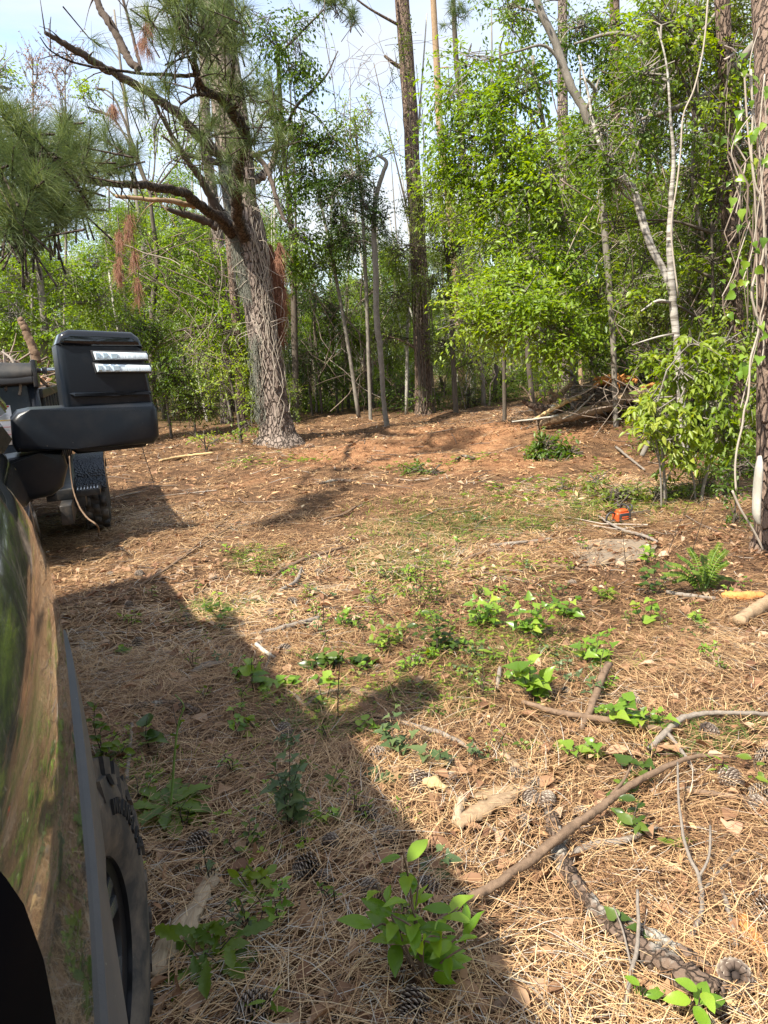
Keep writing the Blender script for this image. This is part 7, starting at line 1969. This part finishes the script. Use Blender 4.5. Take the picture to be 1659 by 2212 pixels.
spec = [
 ('greenbrier', 'dark glossy heart-leaved climber with three big leaves on a thin upright stem', 'vine', 548, 1500, [(-5, -85), (10, -60), (28, -10)], 'heart', .085, 8),
 ('greenbrier', 'patchy green heart-leaved vine rising left of the white splinter', 'vine', 480, 1345, [(-35, -40), (-12, -70), (20, -30)], 'heart', .05, 12),
 ('weed', 'tall bushy grey-green weed standing in the lower shade left of centre', 'weed', 625, 1795, [(-35, -150), (0, -185), (25, -150), (-45, -90), (30, -70), (-10, -120)], 'lobedgrey', .05, 56),
 ('ivy_stem', 'trailing speckled grey-green ivy left of the grey stick', 'vine', 862, 1640, [(-10, -110), (-40, -60), (25, -50), (-20, -30)], 'lobedgrey', .055, 22),
 ('greenbrier', 'cluster of large grey-green heart leaves beside the rotten yellow lump', 'vine', 940, 1665, [(-25, -30), (10, -45), (30, -20)], 'lobedgrey', .075, 9),
 ('creeper', 'low cluster of dark spiky leaves in the middle of the picture', 'creeper', 712, 1452, [(-40, -30), (-15, -45), (20, -35), (0, -20), (-50, -10)], 'heartdark', .06, 24),
 ('creeper', 'darker leaf cluster just right of the spiky middle one', 'creeper', 772, 1450, [(-20, -20), (10, -28), (28, -14)], 'heartdark', .06, 15),
 ('shrub_seedling', 'upright seedling shrub with narrow dark leaves and reddish tips', 'shrub', 945, 1420, [(-45, -80), (-20, -110), (10, -95), (30, -60), (-10, -60), (35, -35)], 'ovaldark', .055, 54),
 ('weed', 'airy tall weed with a yellowish haze of small leaves', 'weed', 905, 1320, [(-40, -120), (-15, -200), (20, -170), (50, -100), (-60, -60), (45, -60), (0, -120)], 'lance', .045, 60),
 ('weed', 'wiry little shrub behind the narrow-leaved seedling', 'weed', 940, 1310, [(-25, -70), (5, -90), (30, -60), (-10, -40)], 'ovalmid', .035, 36),
 ('creeper', 'bright lime leaf spray at the left of the sunlit plants', 'creeper', 835, 1405, [(-30, -40), (-10, -55), (25, -45), (40, -25), (-35, -15)], 'ovalyel', .055, 30),
 ('greenbrier', 'bright green arrow-leaved clump in full sun, tallest of its row', 'vine', 1050, 1365, [(-20, -70), (10, -80), (30, -45), (-30, -30), (5, -40)], 'lobed', .07, 30),
 ('greenbrier', 'bright green clump of arrow-shaped leaves right of the tallest one', 'vine', 1145, 1385, [(-25, -70), (0, -90), (40, -75), (60, -85), (20, -40), (-10, -30)], 'lobed', .07, 34),
 ('greenbrier', 'loose heart-leaved stems with gaps near the pale stone-like bark', 'vine', 1215, 1345, [(-10, -40), (30, -20), (45, -50)], 'heart', .06, 12),
 ('greenbrier', 'glossy heart-leaved clump in the sun left of the bare straw', 'vine', 1285, 1445, [(-25, -60), (10, -75), (35, -50), (-10, -30), (30, -80)], 'lobed', .068, 26),
 ('greenbrier', 'dense pointed-leaf clump just above the orange-brown stick', 'vine', 1150, 1525, [(-30, -75), (-5, -100), (25, -60), (-20, -40), (40, -50)], 'heart', .075, 26),
 ('greenbrier', 'low light green heart leaves under the crossing sticks', 'vine', 1270, 1640, [(-50, -25), (-15, -30), (20, -35), (-30, -10)], 'heart', .06, 12),
 ('greenbrier', 'pair of dark and bright leaves behind the orange-brown stick', 'vine', 1335, 1575, [(-10, -45), (15, -65), (35, -30)], 'heart', .065, 12),
 ('greenbrier', 'bright upright leaf clump right of the pair behind the stick', 'vine', 1410, 1590, [(-10, -45), (10, -55), (25, -30)], 'lobed', .065, 12),
 ('creeper', 'dark holly-like leaves left of the pale bent stick', 'creeper', 1370, 1685, [(-10, -45), (15, -50), (5, -20)], 'heartdark', .075, 9),
 ('fern_weed', 'ferny feather-leaved plant in front of the right-edge pine', 'weed', 1520, 1285, [(-80, -70), (-55, -85), (-30, -100), (0, -85), (20, -95), (50, -70), (60, -35), (-65, -30), (0, -60), (35, -110), (-85, -45), (-25, -50), (25, -45), (48, -95)], 'ovalmid', .04, 150),
 ('greenbrier', 'dark-leaved vine stems left of the ferny plant', 'vine', 1415, 1290, [(-25, -60), (0, -105), (30, -70), (-30, -20)], 'heartdark', .06, 18),
 ('greenbrier', 'spaced heart leaves on upright stems below the dark-leaved vine', 'vine', 1400, 1360, [(-25, -60), (5, -70), (25, -45)], 'heart', .055, 14),
 ('weed', 'round bright little weed before the flush stump', 'weed', 1308, 1300, [(-20, -25), (0, -45), (18, -28), (8, -20)], 'ovalyel', .05, 26),
 ('weed', 'wispy bright green weed clump in the sunlit straw at left', 'weed', 560, 1250, [(-50, -50), (-25, -75), (5, -60), (30, -65), (50, -40), (-10, -40)], 'lance', .045, 70),
 ('seedling', 'two round pale green leaves low in the truck shadow', 'seedling', 262, 1422, [(-12, -22), (20, -12)], 'heart', .06, 5),
 ('grass_weed', 'small grassy tuft in the truck shadow beyond the round leaves', 'weed', 285, 1352, [(-25, -15), (0, -30), (20, -20)], 'lance', .06, 20),
 ('weed', 'leafy weed growing tight against the truck panel', 'weed', 225, 1640, [(-20, -120), (5, -80), (30, -60), (-10, -40), (45, -30)], 'ovalmid', .05, 34),
 ('greenbrier', 'tall dark leaf standing on edge near the rosette', 'vine', 322, 1620, [(-4, -70), (4, -30)], 'heartdark', .10, 4),
 ('weed', 'slim bright weed right of the rosette', 'weed', 525, 1520, [(-10, -30), (12, -40)], 'lance', .04, 14),
 ('weed', 'yellow-green weed with pale top leaves right of the peeled wood', 'weed', 552, 1940, [(-40, -60), (-20, -75), (10, -40), (20, -15)], 'ovalyel', .05, 22),
 ('weed', 'dark jagged weed sprawling over the peeled wood', 'weed', 450, 2075, [(-50, -40), (-10, -70), (50, -50), (80, -30), (-30, 10), (30, 15)], 'jag', .11, 26),
 ('seedling', 'single big bright leaf pair at the bottom right', 'seedling', 1500, 2210, [(-10, -40), (15, -75)], 'sap', .062, 5),
 ('seedling', 'upright bright leaf left of the bottom right pair', 'seedling', 1398, 2190, [(-8, -60), (6, -30)], 'sap', .05, 4),
 ('seedling', 'small two-leaved sprout by the long branch at the right', 'seedling', 1445, 1830, [(-15, -30), (12, -20)], 'ovalyel', .05, 5),
 ('seedling', 'dark spiky sprig under the right end of the long branch', 'seedling', 1372, 1810, [(-15, -50), (10, -90), (15, -30)], 'ovaldark', .06, 12),
 ('seedling', 'small leafy sprig above the long branch', 'seedling', 1355, 1735, [(-20, -20), (10, -28)], 'ovalmid', .05, 9),
 ('creeper', 'grey-green leaves flat on the straw at the left of the sapling', 'creeper', 830, 1700, [(-25, -15), (10, -25), (-10, -5)], 'lobedgrey', .06, 9),
 ('creeper', 'small dark creeper patch above the rotten yellow lump', 'creeper', 940, 1890, [(-10, -20), (15, -25)], 'lobedgrey', .06, 6),
 ('seedling', 'thin upright weed with one leaf left of the peg of wood', 'seedling', 1045, 1520, [(0, -115), (4, -60)], 'lance', .05, 7),
 ('seedling', 'low sprout at the right edge under the pine cone', 'seedling', 1640, 1700, [(-20, -30), (5, -20)], 'ovalyel', .05, 6),
 ('creeper', 'glossy round dark leaves by the slender forked twig', 'creeper', 1370, 2040, [(-25, -25), (10, -35), (20, -10)], 'heartdark', .042, 7),
 ('seedling', 'sprig with pointed leaves at the bottom left', 'seedling', 560, 2205, [(-10, -30), (20, -25)], 'lance', .06, 8),
 ('weed', 'yellowish weed on the sunny straw beyond the airy tall weed', 'weed', 1010, 1180, [(-40, -25), (-10, -40), (25, -30), (50, -20)], 'lance', .045, 36),
 ('weed', 'yellow-green weed patch left of the chainsaw', 'weed', 1150, 1145, [(-40, -20), (-10, -28), (30, -24), (60, -16)], 'lance', .05, 36),
 ('seedling', 'young plant with few leaves in the straw beyond the stump', 'seedling', 1255, 1190, [(-10, -50), (10, -30)], 'ovalmid', .045, 9),
 ('greenbrier', 'leafy stem before the flush stump at its right side', 'vine', 1395, 1235, [(-10, -60), (14, -40), (4, -90)], 'heart', .06, 10),
 ('grass_weed', 'thin green blades in the middle sunny gap', 'weed', 1090, 1440, [(-20, -30), (10, -40), (20, -20)], 'lance', .07, 18),
 ('creeper', 'yellow-leaved vine leaf hanging over the pale root', 'creeper', 700, 1530, [(-10, -60), (-5, -30), (10, -70)], 'heart', .06, 7),
 ('greenbrier', 'small heart leaves by the white bone-like twig', 'vine', 610, 1500, [(-20, -30), (10, -25)], 'heart', .06, 7),
 ('seedling', 'low leafy sprout beyond the middle dark creeper', 'seedling', 800, 1250 + 60, [(-25, -15), (10, -25), (25, -10)], 'lance', .045, 22),
]
LSC = 1.12
for nm, lab, cat, u, v, stems, kind, lsz, n in spec:
    n = int(n * 1.25)
    if lab.startswith('ferny'):
        b = G(u, v); t_ = empty(nm, b, lab, cat); mb = MB()
        for (du, dv) in stems:
            tip = at(u + du, v + dv, b[1] + rng.normal(0, .08)); mid = (b + tip) / 2 + np.array([0, 0, .06])
            P, R_ = smooth_path([b, mid, tip], [.003, .002, .001], 9); tube(mb, P, R_, sides=4, raw=True, cap=False)
            for q in range(4, len(P)):
                tg = norm(P[q] - P[q - 1]); sd = norm(np.cross(tg, [0, -.4, 1.0]))
                for sg in (-1, 1): put_leaf(t_, 'ovalmid', P[q], sd * sg + tg * .5, [0, -.4, 1.0], .034 * (1.2 - .5 * q / len(P)), 1.0, 'leaflet')
        mb.build('stem', M_stalk, t_); continue
    plants.append(plant(nm, lab, cat, u, v, stems, kind, lsz, n, stem_mat=B_limb))
rp = []
kinds = [('greenbrier', 'vine', 'lobed', .05, 'arrow-leaved green sprout'), ('seedling', 'seedling', 'ovalmid', .035, 'small round-leaved seedling'), ('seedling', 'seedling', 'ovalyel', .035, 'little yellow-green seedling'), ('weed', 'weed', 'lance', .04, 'thin-leaved green weed'), ('greenbrier', 'vine', 'heart', .045, 'heart-leaved sprout'), ('creeper', 'creeper', 'lobedgrey', .04, 'greyish creeping sprout'), ('weed', 'weed', 'ovaldark', .035, 'dark small-leaved weed')]
for q in range(190):
    v = rng.uniform(1190, 2050); u = rng.uniform(max(240, 330 - (v - 1200) * .1), 1640)
    if q % 2: u, v = rng.normal(1000, 190), rng.normal(1330, 100)
    if v < 1130: continue
    if 1190 < u < 1420 and v < 1240: continue
    if v > 1700 and u > 900: continue
    kd = kinds[rng.integers(0, len(kinds))]
    ns = int(rng.integers(2, 5)); h_ = rng.uniform(25, 70) * (.5 + (v - 1150) / 900)
    o = plant(kd[0], kd[4], kd[1], u, v, [(rng.normal(0, 22), -h_ * rng.uniform(.4, 1)) for _ in range(ns)], kd[2], kd[3] * rng.uniform(.7, 1.2) / 1.3, int(rng.integers(7, 20)), stem_mat=B_limb)
    rp.append((o, kd[4]))
# thin leafless upright stems
for k, (u, v, u1, v1, lab) in enumerate([(708, 1400, 700, 1285, 'bare dark thin stem standing right of the middle driftwood'), (390, 1590, 372, 1520, 'thin dark stem left of the tall flower stalk'), (1298, 1480, 1305, 1400, 'thin red-brown shoot in the bare straw right of centre'),
                                          (1440, 1200, 1500, 1060, 'reddish shoot rising behind the ferny plant'), (1355, 1240, 1345, 1150, 'thin shoot rising behind the round bright weed'), (1480, 1240, 1530, 1080, 'second reddish shoot leaning right behind the ferny plant'), (730, 1560, 735, 1420, 'dark dotted stem through the middle dark creeper')]):
    b = G(u, v); stick_obj(lab, [b - [0, 0, .01], (b + at(u1, v1, b[1])) / 2 + rng.normal(0, .01, 3), at(u1, v1, b[1])], [.003, .0025, .0015], B_limb, name='thin_shoot', cat='shoot', sides=5)

# dead leaves that can be told apart near the camera
dl = [leaf_data('lobed', M_leaf_dead, 5, .3), leaf_data('lobed', M_leaf_dead, 6, .7), leaf_data('oval', M_leaf_dead, 7, .5), leaf_data('oval', M_leaf_dead, 8, .85)]
dead_leaves = []
for q in range(95):
    while True:
        u, v = rng.uniform(260, 1650), rng.uniform(1380, 2210)
        if u > 290 + (v - 1600) * .12: break
    p = G(u, v) + np.array([0, 0, .02 + .015 * rng.random()])
    a_ = rng.random() * 6.28
    o = place('dead_leaf', dl[rng.integers(0, 4)], None, frame(p, [math.cos(a_), math.sin(a_), rng.normal(0, .3)], rng.normal(0, .5, 3) + [0, 0, 1], rng.uniform(.05, .10), rng.uniform(.7, 1.0)))
    tag(o, None, 'dead leaf', 'dead leaves scattered on the straw'); dead_leaves.append(o)
for (u, v, s_, k, lab) in [(1570, 1815, .07, None, 'rusty red curled dead leaf on the straw at the right'), ]:
    o = place('dead_leaf', leaf_data('lobed', M_leaf_dead, 9, 1.0), None, frame(G(u, v) + [0, 0, .03], [1, .3, .4], [0, -.5, 1], s_, 1.3)); tag(o, lab, 'dead leaf')
for (u, v, s_) in ((1010, 1675, .12), (1040, 1665, .10), (545, 1860, .09), (1200, 1720 + 300, .10), (450, 2185, .10), (1180, 1740 - 60, .1), (980, 2140, .11)):
    o = place('dead_leaf', dl[1], None, frame(G(u, v) + [0, 0, .03], rng.normal(0, 1, 3) * [1, 1, .2], rng.normal(0, .4, 3) + [0, 0, 1], s_, 1.0)); tag(o, None, 'dead leaf', 'dead leaves scattered on the straw'); dead_leaves.append(o)

# labels from what each small thing lies nearest to
MARKS = [('leafy sapling', G(915, 2100)), ('jagged rosette', G(366, 1762)), ('flush stump', G(1300, 1196)), ('chainsaw', G(1345, 1128)), ('crossing sticks', G(1290, 1570)), ('broken tan chunk', G(1050, 1770)), ('slender forked twig', G(1510, 1930)),
         ('peeled wood by the tyre', G(420, 2000)), ('spiky dark creeper', G(712, 1440)), ('ferny plant', G(1515, 1280)), ('white splinter', G(575, 1422)), ('grey straight stick', G(960, 1605)), ('curled bark at the right edge', G(1620, 2030)), ('long slanting stem', G(400, 1210)),
         ('bushy grey-green weed', G(625, 1780)), ('dark crumbling log', G(1360, 2060)), ('narrow-leaved seedling', G(945, 1410)), ('glossy sunlit clump', G(1285, 1430))]
def label_by_landmark(objs, text):
    names, W = [m_[0] for m_ in MARKS], np.array([m_[1][:2] for m_ in MARKS])
    X = np.array([[o.matrix_world.translation.x, o.matrix_world.translation.y] for o in objs])
    D = np.linalg.norm(X[:, None] - W[None], axis=2)
    for i_, o in enumerate(objs):
        k = int(D[i_].argmin()); rank = int((D[:, k] < D[i_, k]).sum()) + 1
        o['label'] = text.format('nearest' if rank == 1 else ordinal(rank) + ' nearest', names[k])
bpy.context.view_layer.update()
for t_ in sorted(set(x[1] for x in rp)): label_by_landmark([x[0] for x in rp if x[1] == t_], t_ + ', {} to the {}')
label_by_landmark(cones, 'open pine cone on the straw, {} to the {}')
label_by_landmark(dead_leaves, 'curled dead leaf on straw, {} to the {}')
